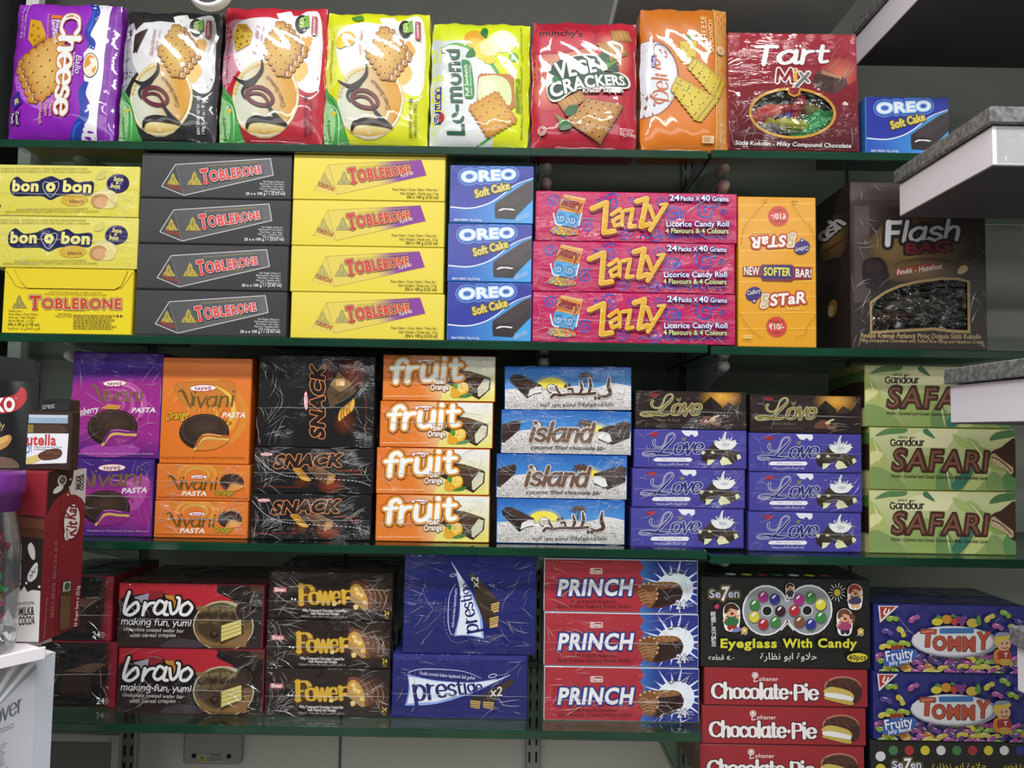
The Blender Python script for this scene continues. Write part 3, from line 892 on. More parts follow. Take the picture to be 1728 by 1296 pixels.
def mountain(a, x, y, s, c, d):
    a.P(c, x - .5 * s, y + .42 * s, x - .36 * s, y + .1 * s, x - .26 * s, y + .06 * s, x - .16 * s, y - .3 * s, x - .05 * s, y - .5 * s, x + .08 * s, y - .34 * s, x + .14 * s, y - .1 * s, x + .3 * s, y + .12 * s, x + .4 * s, y + .3 * s, x + .52 * s, y + .42 * s)
    a.P(d, x - .05 * s, y - .3 * s, x + .04 * s, y - .1 * s, x - .02 * s, y + .2 * s, x - .12 * s, y + .1 * s); a.P(d, x + .12 * s, y + .05 * s, x + .24 * s, y + .4 * s, x + .12 * s, y + .3 * s); a.P(d, x - .3 * s, y + .15 * s, x - .18 * s, y + .4 * s, x - .34 * s, y + .4 * s)


def toblerone(a, x0, y0, x1, y1, h, h2, col, hal):
    dx, dy = x1 - x0, y1 - y0
    k = .125
    a.T(col, 'T', x0, y0 + h * .06, x0 + dx * k, y0 + dy * k + h * .06, h * 1.12, .05, hal=hal)
    a.T(col, 'OBLERONE', x0 + dx * (k + .012), y0 + dy * (k + .012), x1, y1, h * .86, .04, h2=h2, hal=hal, sp=1.12)
    # slab serif on the T
    sx, sy = x0 + dx * k * .5, y0 + dy * k * .5
    a.S(col, h * .16, sx - h * .2, sy + h * .0 + h * .08, sx + h * .2, sy + h * .08 + dy / dx * h * .4, straight=True)


def art_tob_small():
    a = Art(0, 240, 3.6, (22, 762, 808, 770, 792, 1170, 5, 1157), ('lin', 400, 760, 'e8cf26', 400, 1160, 'f0da20'), E2)
    a.P('ecd42c', 22, 770, 806, 778, 735, 884, 118, 880)
    a.S('94801c', 4, 28, 778, 62, 830, 84, 868, 120, 882); a.S('8a7618', 5, 118, 882, 420, 886, 716, 887); a.S('8a7618', 4, 716, 887, 745, 872, 806, 782)
    mountain(a, 112, 970, 95, '9a9048', 'b8aa40')
    toblerone(a, 170, 1008, 738, 1010, 70, 60, 'c8442c', [('5a4a3c', 7), ('e8d490', 4)])
    a.T('a89020', 'CHOCOLAT SUISSE AU LAIT AU MIEL ET NOUGAT', 290, 912, 620, 916, 11); a.T('a89020', 'SWISS MILK CHOCOLATE WITH HONEY AND ALMOND NOUGAT', 262, 926, 648, 930, 12)
    a.T('94801c', '· OF SWITZERLAND ·', 376, 1026, 522, 1028, 10)
    for i, t in enumerate(('Poids net /', 'Peso Neto / Cont. Neto /', 'Peso líq. / Net Weight /', 'Berat Bersih: 1.2 Kg')):
        a.T('6a5a20', t, 48, 1030 + i * 20, (130, 228, 218, 200)[i], 1031 + i * 20, 13)
    a.T('4a3e1c', '24x e 50 g (1.76 oz)', 42, 1114, 232, 1116, 17, .01); a.T('5a4c1c', arabic('الوزن الصافي ٥٠ جم تقريبا'), 42, 1136, 238, 1138, 15)
    a.T('6a5a20', 'BEST BEFORE /', 350, 1048, 436, 1050, 10); a.T('6a5a20', 'MEILLEUR AVANT', 332, 1062, 436, 1064, 10)
    a.lines('a8942c', 442, 1046, 708, 7, 13.5, 8, .012); a.P('4a3e1c', 710, 1046, 726, 1055, 710, 1064); a.P('4a3e1c', 732, 1046, 748, 1055, 732, 1064)
    return a


def art_tob_dark():
    a = Art(0, 240, 3.6, (860, 70, 1770, 75, 1763, 348, 848, 343), ('lin', 1200, 70, '424244', 1300, 340, '363638'), E2)
    a.P(('lin', 1000, 250, '525254', 1640, 150, '68686a'), 975, 275, 1060, 138, 1642, 94, 1660, 198, 1112, 331)
    a.P('4a4a4c', 975, 275, 1060, 138, 1112, 331)
    a.S('d6d6d8', 4.5, 975, 275, 1060, 138, 1642, 94, 1660, 198, 1112, 331, closed=True, straight=True); a.S('8a8a8c', 2.5, 1060, 138, 1112, 331, straight=True)
    mountain(a, 1048, 232, 80, 'b8a642', '8a7e3c'); mountain(a, 1180, 226, 94, 'b8a642', '8e823e')
    a.T('b04a40', 'TOBLERONE', 1002, 278, 1098, 302, 22, .02)
    toblerone(a, 1226, 252, 1592, 186, 76, 46, 'dd4a40', [('22252e', 8), ('c8d0da', 3.5)])
    a.T('b8a860', 'SWISS DARK CHOCOLATE WITH HONEY & ALMOND NOUGAT', 1255, 152, 1560, 124, 9); a.T('b8a860', 'OF SWITZERLAND', 1402, 240, 1505, 220, 9)
    for i, (t, x) in enumerate((('Net Weight / Poids net /', 1600), ('Масса нетто / Peso Neto /', 1580), ('Peso Netto / Cont. Neto /', 1590), ('Peso Líq. / Cantitate netă /', 1580), ('Neto količina: 2 kg / кг', 1605))):
        a.T('d8d8da', t, x, 245 + i * 15, 1730, 247 + i * 15, 11.5, .008)
    a.T('f0f0f0', '20 x e 100 g / r (3.52 oz)', 1493, 326, 1736, 322, 17, .016)
    a.S('202022', 3, 852, 338, 1300, 342, 1764, 344)
    return a


def art_tob_yellow():
    a = Art(430, 240, 3.6, (228, 362, 1155, 375, 1145, 650, 220, 640), ('lin', 600, 360, 'ecd956', 600, 640, 'e8d444'), E2)
    a.P(('lin', 740, 500, 'e4cf5c', 860, 470, '8a3f9c'), 440, 424, 1010, 390, 1042, 490, 490, 614)
    a.P('e2cc5e', 350, 585, 440, 424, 490, 614); a.S('a8983a', 2.5, 350, 585, 440, 424, 1010, 392, straight=True); a.S('a8983a', 2.5, 440, 424, 490, 614, 1042, 490, straight=True)
    mountain(a, 418, 520, 95, 'b4a85a', 'cabc5a'); mountain(a, 538, 510, 95, 'a8a062', 'c4b65c')
    a.T('b04a3a', 'TOBLERONE', 368, 558, 470, 592, 24, .02)
    toblerone(a, 572, 540, 948, 476, 82, 48, 'c8443a', [('6a5040', 7), ('e0b080', 3.5)])
    a.T('c8b84a', 'SWISS MILK CHOCOLATE WITH HONEY AND ALMOND NOUGAT', 625, 442, 940, 412, 9)
    a.T('f0e0f4', 'Fruit & Nut', 886, 510, 962, 486, 26, .005, .25)
    a.T('7a4a50', 'OF SWITZERLAND', 755, 522, 850, 506, 9)
    a.T('6a6024', 'Peso Neto / Cont. Neto / Peso líq /', 834, 586, 1112, 588, 15, .004); a.T('6a6024', 'Net Weight / Poids net.: 2 kg', 880, 610, 1112, 612, 15, .004); a.T('544a1c', '20x e 100 g (3.52 oz)', 918, 634, 1112, 636, 18, .012)
    return a


def spiral(a, col, cx, cy, r, w, turns=1.6, ph=0.0):
    t = np.linspace(0.12, 1, int(10 * turns))
    th = ph + t * turns * 2 * math.pi
    a.S(col, w, *np.stack([cx + r * t * np.cos(th), cy + r * t * np.sin(th)], 1).ravel())


def art_zazzy():
    a = Art(880, 260, 3.811, (78, 895, 1380, 900, 1375, 1230, 65, 1215), ('lin', 700, 890, 'c62a66', 700, 1220, 'b82058'), E2)
    for cx, cy, r, w, ph in ((180, 960, 44, 11, 2), (560, 960, 60, 12, 1), (700, 950, 30, 6, 0), (960, 1040, 58, 13, 2.4), (1000, 1030, 30, 9, 5), (1180, 1010, 70, 13, 0.5), (1240, 950, 40, 10, 4), (400, 1120, 48, 11, 1), (230, 1170, 40, 10, 3),
                          (880, 960, 40, 8, 2), (840, 1180, 44, 10, 4), (950, 1180, 30, 9, 1), (1120, 1170, 26, 8, 2), (640, 1185, 44, 9, 2), (1290, 1020, 24, 7, 2), (470, 960, 26, 6, 3)):
        spiral(a, '4650ae', cx, cy, r, w, 1.7, ph)
    for k in range(12): a.S('4a4aa8', 9, 740 + k * 48, 1195 + (k % 2) * 8, 760 + k * 48, 1180, 780 + k * 48, 1200)
    # little pack of sweets
    a.P('d8b878', 252, 912, 392, 940, 360, 1010, 218, 985); a.P('dd8c2e', 246, 925, 385, 955, 362, 1040, 214, 1022)
    a.P('4aa2d8', 208, 1015, 362, 1045, 325, 1140, 185, 1110); a.S('e8f0f4', 8, 180, 1040, 195, 1110, 230, 1120); a.S('e8f0f4', 8, 360, 1040, 340, 1120)
    a.E_('2f78b8', 230, 1072, 30, 34); a.E_('2f78b8', 300, 1085, 30, 34); spiral(a, 'bfe0f0', 230, 1072, 24, 5); spiral(a, 'bfe0f0', 300, 1085, 24, 5)
    a.B('cf8a4e', 160, 1150, 200, 1125, 320, 1150, 330, 1180, 250, 1185, 170, 1170)
    for k in range(22): a.E_(('d84a3a', '4aa2d8', 'e8c83a', '6ab04a')[k % 4], 170 + (k * 37 % 160), 1130 + (k * 23 % 55), 9, 6, k * 40)
    a.K('8e2b24', 'zazzy', 232, 985, 350, 1020, 64, 14, .7, hal=[('e8a040', 5)])
    for c, dx, dy, w in (('8c1440', 6, 8, 44), ('f0cc5a', 0, 0, 36), ('e2ae32', 2, 3, 26)):
        o = lambda *q: [v + (dx if i % 2 == 0 else dy) for i, v in enumerate(q)]
        a.S(c, w, *o(428, 1010, 520, 968), straight=True); a.S(c, w, *o(520, 968, 500, 1170), straight=True); a.S(c, w, *o(500, 1170, 566, 1158), straight=True)
        a.S(c, w * .7, *o(552, 1050, 606, 1010, 622, 1040, 618, 1120), straight=True); a.S(c, w * .7, *o(606, 1060, 560, 1090, 570, 1125, 618, 1105), straight=True)
        a.S(c, w * .72, *o(640, 1020, 690, 1010), straight=True); a.S(c, w * .72, *o(690, 1010, 664, 1130), straight=True); a.S(c, w * .72, *o(664, 1130, 704, 1122), straight=True)
        a.S(c, w, *o(716, 960, 782, 938), straight=True); a.S(c, w, *o(782, 938, 742, 1128), straight=True); a.S(c, w, *o(742, 1128, 800, 1108), straight=True)
        a.S(c, w * .8, *o(800, 990, 830, 1080), straight=True); a.S(c, w * .8, *o(905, 980, 800, 1150), straight=True); a.S(c, w * .5, *o(870, 978, 915, 972), straight=True)
    a.T('e8ecfa', '24', 930, 950, 996, 950, 38, .02, hal=[('3a2a78', 4)]); a.T('e8ecfa', 'Packs X', 1004, 950, 1130, 950, 30, .018, hal=[('3a2a78', 4)]); a.T('e8ecfa', '40', 1138, 950, 1198, 950, 38, .02, hal=[('3a2a78', 4)]); a.T('e8ecfa', 'Grams', 1212, 950, 1322, 952, 30, .018, hal=[('3a2a78', 4)])
    a.T('e8ecfa', 'Licorice Candy Roll', 906, 1126, 1322, 1122, 36, .016, hal=[('3a2a78', 4)]); a.T('d4e272', '4 Flavours & 4 Colours', 900, 1170, 1318, 1170, 32, .016, hal=[('3a2a78', 3)])
    return a


def art_5star():
    a = Art(1230, 280, 3.47, (75, 165, 538, 185, 510, 1060, 55, 1050), ('lin', 300, 160, 'e4a01c', 300, 1060, 'e8a41a'), E2)
    for k in range(9): a.R('f0b236', 60, 210 + k * 92, 530, 222 + k * 92)
    for sg, cx, cy in ((1, 282, 942), (-1, 313, 287)):
        a.burst('d0473c', cx, cy, 56, 66, 26)
        a.T('f4efe8', '₹10/-', cx - 44 * sg, cy + 14 * sg, cx + 44 * sg, cy + 14 * sg, 32, .02); a.T('7a2018', '40 units of', cx - 40 * sg, cy - 26 * sg, cx + 40 * sg, cy - 26 * sg, 14, .01); a.T('7a2018', 'each', cx - 22 * sg, cy + 38 * sg, cx + 22 * sg, cy + 38 * sg, 13, .01)
    for sg, x0, y0, x1, y1, ox, oy in ((1, 190, 826, 462, 808, 150, 748), (-1, 412, 398, 140, 408, 446, 478)):
        a.T('c8b88a', '5', x0, y0, x0 + 44 * sg, y0, 70 , .04, .15, hal=[('b8402c', 11), ('f4e8d8', 6)])
        a.T('f4f0ea', 'STaR', x0 + 56 * sg, y0 - 8 * sg, x1, y1 - 6 * sg, 62, .035, .18, hal=[('b8402c', 10)])
        a.dots('e8d070', 6, *[v for i in range(5) for v in (x0 + sg * (160 + i * 22), y0 + sg * 14)])
        a.E_('3c2a74', ox, oy, 50, 40, -25); a.S('f0e8dc', 5, ox - 4 * sg, oy + 44 * sg, ox + 6 * sg, oy + 36 * sg); a.E_('3c2a74', ox + 2, oy + 42 * sg, 13)
        a.E_('e8e0d8', ox + 2, oy + 42 * sg, 6); a.T('ece6e0', 'Cadbury', ox - 38 * sg, oy + 8 * sg, ox + 42 * sg, oy - 8 * sg, 24, .006, .25)
    a.P('8c2c34', 90, 585, 195, 585, 205, 575, 385, 580, 395, 592, 502, 598, 498, 665, 390, 668, 380, 678, 205, 672, 195, 645, 88, 642); a.R('3c2a74', 202, 582, 386, 664, 10)
    a.T('f0ece8', 'NEW', 94, 634, 186, 638, 46, .02); a.T('e8e04a', 'SOFTER', 212, 640, 374, 646, 46, .03); a.T('f0ece8', 'BAR!', 402, 652, 496, 656, 46, .025)
    for pts in ((232, 200, 160, 280, 100, 355, 82, 460), (395, 205, 440, 290, 500, 360, 522, 440), (62, 860, 110, 940, 160, 985, 205, 1010), (508, 880, 460, 940, 440, 990, 380, 1000)):
        q = spline(np.array(pts, float).reshape(-1, 2), False, 8)
        for i in range(0, len(q) - 1, 2): a.S('8a5a10', 3, *q[i], *q[i + 1], straight=True)
    a.S('8a5a10', 3, 208, 190, 240, 190, 236, 205, straight=True); a.S('70480c', 5, 392, 204, 425, 206, straight=True); a.lines('f0d890', 78, 990, 132, 2, 12, 7)
    return a


FLASH_WIN = [(840, 805), (920, 748), (1010, 712), (1120, 688), (1250, 674), (1340, 676), (1402, 690), (1400, 968), (1320, 964), (1200, 950), (1050, 956), (842, 966)]


def art_flash():
    a = Art(1230, 280, 3.47, (712, 80, 1512, 112, 1510, 1082, 722, 1062), ('lin', 900, 80, '322826', 1300, 1080, '282020'), E2 * .9, holes=[FLASH_WIN])
    a.B(('rad', 1100, 470, '9a7f4c', 330, 190, '33271f'), 800, 480, 950, 310, 1200, 290, 1420, 380, 1400, 560, 1150, 640, 880, 610)
    a.B(('rad', 1120, 610, '8a6a44', 280, 90, '35291f'), 870, 640, 1000, 560, 1200, 540, 1370, 590, 1300, 660, 1000, 680)
    a.R('3d3230', 712, 80, 1512, 190); a.R('473c3a', 735, 225, 825, 800)
    a.B('1d1614', 790, 560, 840, 535, 900, 540, 935, 600, 945, 700, 900, 730, 820, 720, 785, 650); a.B('2c201c', 810, 560, 860, 550, 900, 580, 880, 620, 820, 620)
    a.R('7a3a34', 1125, 318, 1222, 338, 6); a.R('342622', 1130, 322, 1216, 334, 4)
    h = [('2a2723', 20)]
    a.K('c9cacd', 'F', 935, 458, 1035, 458, 132, 34, .75, sh=.05, hal=h); a.K('c9cacd', 'lash', 1030, 440, 1345, 436, 108, 24, .7, sh=.22, hal=h)
    a.T('7c2830', 'BAG', 1040, 512, 1308, 500, 56, .03, .08, hal=[('2a2420', 14)]); a.S('8a2c34', 5, 1060, 512, 1180, 520, 1300, 505)
    a.S('8e4030', 38, 995, 628, 1100, 600, 1210, 590); a.T('e8dcd0', 'Fındık - Hazelnut', 990, 640, 1256, 606, 30, .016, .2)
    a.E_('463020', 1378, 570, 34, 26); a.S('6a4a2a', 5, 1405, 600, 1430, 560, 1450, 600, 1420, 615); a.B('cbb488', 1345, 635, 1360, 600, 1395, 590, 1408, 615, 1375, 640)
    pts = [(826, 795), (915, 735), (1005, 697), (1120, 672), (1250, 658), (1345, 660), (1418, 682), (1416, 985), (1320, 982), (1200, 967), (1050, 973), (828, 983)]
    a.P('9d8558', *[v for p in pts for v in p], holes=[FLASH_WIN])
    a.T('c0a878', 'Fındıklı Kremalı Patlamış Pirinç Dolgulu Sütlü Kokolin', 772, 1004, 1475, 1018, 27, .014, .1); a.T('b49c6c', 'Milky Compound Chocolate with Puffed Rice Filling and Hazelnut Cream', 765, 1028, 1490, 1046, 20, .01, .1)
    return a


def cookie(a, x, y, s, fill, jam, bg):
    """round chocolate-coated biscuit with a wedge bitten out"""
    a.E_('241a17', x, y + 10 * s, 150 * s, 106 * s); a.E_('30221d', x, y, 146 * s, 98 * s); a.E_('54423a', x, y, 137 * s, 90 * s); a.E_('382822', x, y, 132 * s, 86 * s); a.E_(('rad', x + 10 * s, y - 20 * s, '4c382c', 120 * s, 80 * s, '33241e'), x - 4 * s, y - 8 * s, 116 * s, 74 * s)
    a.S('4e3a2e', 7 * s, x - 40 * s, y + 5 * s, x - 10 * s, y - 18 * s, x + 20 * s, y, x + 50 * s, y - 20 * s, x + 80 * s, y - 8 * s)
    a.P(bg, x - 66 * s, y + 112 * s, x + 6 * s, y + 30 * s, x + 152 * s, y + 50 * s, x + 146 * s, y + 72 * s, x + 112 * s, y + 94 * s, x + 60 * s, y + 112 * s, x, y + 119 * s, x - 40 * s, y + 117 * s)
    a.S('d9b468', 15 * s, x - 58 * s, y + 112 * s, x - 20 * s, y + 62 * s, x + 20 * s, y + 48 * s, x + 80 * s, y + 56 * s, x + 140 * s, y + 58 * s); a.S('a87a3a', 3 * s, x - 55 * s, y + 122 * s, x - 14 * s, y + 72 * s, x + 24 * s, y + 56 * s, x + 138 * s, y + 67 * s)
    a.S(jam, 17 * s, x - 50 * s, y + 92 * s, x - 18 * s, y + 42 * s, x + 22 * s, y + 26 * s, x + 80 * s, y + 36 * s, x + 138 * s, y + 42 * s); a.S(fill, 5 * s, x - 10 * s, y + 28 * s, x + 40 * s, y + 26 * s, x + 100 * s, y + 36 * s)


def vivani_word(a, x0, y0, x1, y1, h, c, w=13):
    L = x1 - x0
    a.K(c, 'ivani', x0 + L * .24, y0, x1, y1, h * .78, w, .45, sh=.18)
    a.S(c, (4, w * 1.1, w * 1.3, 5), x0 - L * .05, y0 - h * .86, x0 + L * .03, y0 - h * .95, x0 + L * .1, y0 - h * .6, x0 + L * .19, y0 + h * .02)
    a.S(c, (5, w * .9, 3), x0 + L * .19, y0 + h * .02, x0 + L * .24, y0 - h * .5, x0 + L * .2, y0 - h * .85)


def art_viv_purple():
    a = Art(0, 560, 3.502, (430, 95, 965, 120, 935, 745, 408, 722), ('lin', 690, 230, '452683', 690, 300, '9a2d88'), E3)
    a.P(('lin', 680, 590, '9a2d88', 660, 720, '4c2278'), 400, 580, 950, 600, 940, 750, 400, 730)
    for r, w in ((230, 30), (150, 26), (90, 20)):
        t = np.linspace(-1.9, 1.2, 9); a.S('b850a0', (4, w, w, 6), *np.stack([650 + r * np.cos(t) * .9, 420 + r * np.sin(t) * .62], 1).ravel())
    a.S('cf86bc', (4, 12, 4), 700, 300, 790, 330, 840, 420, 810, 520); a.E_('a040a0', 650, 690, 180, 40)
    a.tayas(677, 291, 72, 21); vivani_word(a, 545, 396, 832, 402, 100, '77603a')
    a.T('ecdfe8', 'Raspberry', 412, 486, 580, 460, 40, .016, .25); a.T('f0e6f0', 'PASTA', 778, 470, 920, 472, 28, .03, .3)
    a.P('c89040', 590, 440, 640, 415, 720, 425, 700, 450)
    cookie(a, 665, 545, 1, 'd070c0', '6c2a74', '8a2a80'); a.dots('8e2a6e', 9, 805, 490, 826, 508)
    a.T('c8a8d0', 'Raspberry Flavored Cream Biscuit Coated With Compound Chocolate', 430, 708, 910, 722, 11)
    return a


def art_viv_purple_half():
    a = Art(0, 560, 3.502, (400, 738, 915, 760, 890, 1212, 380, 1205), ('lin', 690, 850, '45267e', 690, 930, '942c86'), E3)
    a.P(('lin', 680, 1090, '942c86', 660, 1200, '4c2478'), 370, 1080, 910, 1085, 900, 1220, 370, 1220)
    a.B('b04a9c', 760, 880, 850, 850, 890, 900, 850, 1010, 780, 1060, 760, 960); a.S('c070b4', (4, 16, 4), 640, 870, 780, 900, 850, 1000)
    a.tayas(667, 799, 84, 23); vivani_word(a, 470, 910, 832, 905, 112, '77603a', 15)
    a.T('f0e6f0', 'PASTA', 724, 956, 874, 952, 30, .03, .3)
    cookie(a, 628, 1032, .98, 'd070c0', '6c2a74', '8a2a80'); a.dots('8e2a6e', 9, 770, 985, 790, 1000)
    a.T('c8a8d0', 'Raspberry Flavored Cream Biscuit', 520, 1182, 880, 1186, 10)
    return a


def art_viv_orange():
    a = Art(0, 560, 3.502, (978, 128, 1512, 152, 1470, 778, 945, 755), ('lin', 1200, 130, 'e27a30', 1200, 770, 'dc7424'), E3)
    for r, w, c in ((260, 40, 'd88a30'), (200, 34, 'e09a3c'), (140, 30, 'cf7a28'), (90, 22, 'e2a84a')):
        t = np.linspace(-2.6, 1.8, 11); a.S(c, (6, w, w, 8), *np.stack([1200 + r * np.cos(t), 480 + r * np.sin(t) * .8], 1).ravel())
    a.B('c87a2c', 1040, 290, 1110, 282, 1390, 290, 1400, 400, 1300, 440, 1120, 430, 1050, 360); a.S('e8c04a', (6, 30, 6), 1290, 310, 1370, 370, 1390, 470, 1340, 560)
    a.S('b8681c', 2.5, 1038, 340, 1060, 290, 1100, 280, 1240, 278, 1390, 286, 1402, 350)
    a.tayas(1212, 319, 82, 22); vivani_word(a, 1076, 432, 1382, 432, 108, '6c5420', 14)
    a.T('e8c02e', 'Orange', 982, 506, 1118, 496, 48, .012, .3, hal=[('7a3a10', 4)]); a.T('f4ece4', 'PASTA', 1322, 500, 1462, 504, 30, .03, .3)
    for k in range(7): a.S('d88c30', (6, 16, 5), 1130 + k * 30, 480, 1120 + k * 34, 450 - (k % 2) * 12, 1105 + k * 38, 432)
    cookie(a, 1215, 572, 1, 'f0b880', 'b06028', 'd88030'); a.dots('c06a20', 9, 1352, 516, 1372, 530)
    a.T('6a3010', 'Orange Flavored Cream Biscuit Coated With Compound Chocolate', 955, 730, 1455, 745, 11)
    return a


def art_viv_small():
    a = Art(0, 560, 3.502, (918, 998, 1472, 1003, 1458, 1225, 908, 1210), ('lin', 1200, 1000, 'de7c34', 1200, 1220, 'd8702a'), E3)
    for r, w, c in ((150, 30, 'cf8030'), (110, 26, 'd89a40'), (70, 18, 'd0a048')):
        t = np.linspace(-3.4, 1.0, 10); a.S(c, (6, w, w, 8), *np.stack([1150 + r * np.cos(t), 1060 + r * np.sin(t) * .6], 1).ravel())
    a.tayas(1160, 1074, 52, 15); vivani_word(a, 990, 1150, 1255, 1152, 86, '6c5020', 13)
    a.T('f0ece6', 'PASTA', 1056, 1188, 1204, 1190, 26, .03, .25); a.T('c8b830', 'Orange', 1258, 1188, 1366, 1184, 34, .01, .25, hal=[('6a3a10', 3)])
    a.S('8a4a18', 3, 915, 1196, 1180, 1200, 1460, 1210)
    for k in range(9): a.S('e0a040', (3, 8, 3), 1270 + k * 22, 1060 + (k % 2) * 5, 1268 + k * 23, 1044 - (k % 3) * 4)
    cookie(a, 1362, 1102, .5, 'f0b880', 'b06028', 'e0964a')
    return a


def art_snack(E=None):
    a = Art(420, 570, 3.6, (18, 940, 752, 955, 735, 1230, 10, 1222), ('lin', 300, 940, '1d1d1f', 300, 1220, '151516'), E or E3)
    a.E_(('rad', 490, 1180, '8a3a1c', 95, 60, '161415'), 480, 1165, 95, 62); a.E_(('rad', 310, 1160, '5a3016', 70, 40, '161415'), 310, 1165, 70, 38)
    a.P('6a4a36', 340, 1080, 420, 1068, 520, 1120, 470, 1180, 420, 1150); a.P('8a664a', 340, 1078, 430, 1070, 520, 1110, 490, 1118); a.P('b08454', 470, 1120, 520, 1112, 505, 1160, 462, 1175); a.R('d08a4a', 480, 1128, 505, 1150, 4)
    for k in range(5):
        for c, e in (('6a4414', 5), (('e8b04a', 'd8982c')[k % 2], 0)):
            a.E_(c, 290 + k * 11, 1086 + k * 13, 34 + e, 11 + e, 14)
    for k in range(6): a.S('4c3426', 4, 360 + k * 20, 1074 + k * 3, 380 + k * 18, 1090 + k * 4, 372 + k * 17, 1104 + k * 4)
    a.tayas(92, 982, 42, 13)
    a.T('231b17', 'SNACK', 138, 1066, 556, 1056, 74, .03, .32, hal=[('d88a5a', 8), ('2a1c14', 3)])
    for i in range(3): a.S('6a5a4a', 2, 170 + i * 120, 1040 - i * 4, 230 + i * 120, 1010 - i * 4)
    a.T('b04a34', 'kakaolu fındıklı & karamelli', 528, 1092, 676, 1090, 12, .006, .2); a.T('b04a34', 'nuga', 620, 1112, 680, 1110, 12, .006, .2)
    a.T('8a2c20', 'KAKAO KAPLAMALI NUGA KARAMEL BAR', 52, 1192, 305, 1196, 10)
    q = spline(np.array([20, 985, 60, 1030, 110, 1075, 200, 1115, 320, 1130, 480, 1140, 640, 1150, 735, 1180], float).reshape(-1, 2), False, 12)
    for i in range(0, len(q) - 1, 2): a.S('c8c8cc', 4, *q[i], *q[i + 1], straight=True)
    return a


def art_snack_big():
    a = Art(420, 570, 3.6, (80, 95, 780, 130, 755, 690, 45, 655), ('lin', 300, 100, '232325', 300, 680, '171718'), E3)
    a.E_(('rad', 640, 230, '86341e', 105, 110, '1c1717'), 630, 230, 100, 105); a.E_(('rad', 590, 530, '6a3216', 82, 80, '191616'), 590, 530, 80, 78)
    a.P('5c4632', 480, 330, 560, 215, 670, 330, 640, 350, 500, 440); a.P('8a7048', 500, 290, 560, 220, 640, 290, 570, 340); a.R('d8a870', 540, 255, 595, 300, 8); a.R('e8cfa0', 565, 270, 590, 300, 4)
    for k in range(5):
        for c, e in (('6a4414', 5), (('e8b04a', 'd8982c')[k % 2], 0)):
            a.E_(c, 565 + k * 18, 478 - k * 14, 12 + e, 40 + e, 14)
    for k in range(5): a.S('54402c', 4, 500 + k * 14, 330 + k * 14, 540 + k * 10, 345 + k * 10, 590 + k * 8, 330 + k * 6)
    a.E_('b8352c', 354, 385, 14, 60); a.E_('f2eef0', 354, 385, 10, 55); a.T('a0303a', 'tayaş', 361, 422, 361, 348, 14, .02)
    a.T('231b17', 'SNACK', 458, 622, 470, 170, 78, .03, .2, hal=[('d88a5a', 8), ('2a1c14', 3)])
    a.T('b04a34', 'kakaolu fındıklı', 500, 262, 502, 140, 14, 0, .2); a.T('b04a34', 'karamelli nuga', 520, 260, 522, 140, 12, 0, .2)
    a.T('8a3a24', 'KAKAO KAPLAMALI NUGA KARAMEL BAR', 722, 640, 728, 380, 10)
    return a


def art_fruit():
    a = Art(420, 570, 3.6, (798, 377, 1490, 392, 1475, 675, 792, 655), ('lin', 1020, 600, 'df7a2c', 1180, 520, 'e8d8a0'), E3)
    a.P(('lin', 1300, 400, 'e6e8e4', 1300, 660, 'e2d86e'), 1230, 380, 1500, 380, 1490, 690, 1130, 690, 1180, 560)
    a.P(('lin', 900, 380, 'dd7428', 1260, 390, 'e8d0a0'), 798, 377, 1260, 388, 1220, 440, 798, 470)
    a.P('4a3526', 1260, 470, 1310, 480, 1450, 530, 1400, 640, 1375, 655, 1180, 560); a.P('5c452f', 1285, 480, 1330, 482, 1455, 525, 1420, 530, 1310, 510); a.P('33241a', 1180, 555, 1240, 545, 1375, 640, 1375, 660)
    a.P('3a2a1e', 1365, 655, 1362, 590, 1415, 520, 1458, 530, 1450, 600, 1380, 662); a.P('d2cdb8', 1374, 640, 1372, 590, 1418, 530, 1450, 540, 1440, 600, 1385, 645)
    for k in range(8): a.S('7a6248', 4, 1290 + k * 18, 490 + k * 4, 1312 + k * 18, 505 + k * 3)
    a.E_('d89a24', 1262, 600, 58, 46, -20); a.E_('eab83a', 1270, 592, 50, 36, -30); a.E_('f2d470', 1272, 590, 40, 28, -30); a.E_('e0a42a', 1235, 625, 34, 24)
    for k in range(5): a.S('d8a030', 2, 1270, 592, 1270 + 36 * math.cos(k * 1.2), 592 + 24 * math.sin(k * 1.2), straight=True)
    a.B('4f9038', 1222, 570, 1235, 552, 1252, 575, 1240, 600); a.B('3c7c34', 1255, 645, 1300, 625, 1342, 625, 1310, 645)
    a.tayas(1062, 420, 60, 18)
    a.K('f2f4f2', 'fruit', 838, 548, 1275, 530, 128, 30, .75, sh=.14, hal=[('8a4a14', 18), ('e09a3c', 12)])
    a.T('f0f0ec', 'bar', 1118, 562, 1182, 556, 34, .03, hal=[('8a5020', 4)]); a.T('f0f0ec', 'Orange', 1082, 602, 1192, 600, 34, .025, arch=4, hal=[('8a5020', 4)])
    a.T('f4d8b0', 'KAKAO KAPLAMALI PORTAKAL AROMALI NUGA BAR', 802, 640, 1084, 644, 10); a.E_('b87830', 1312, 445, 5)
    return a


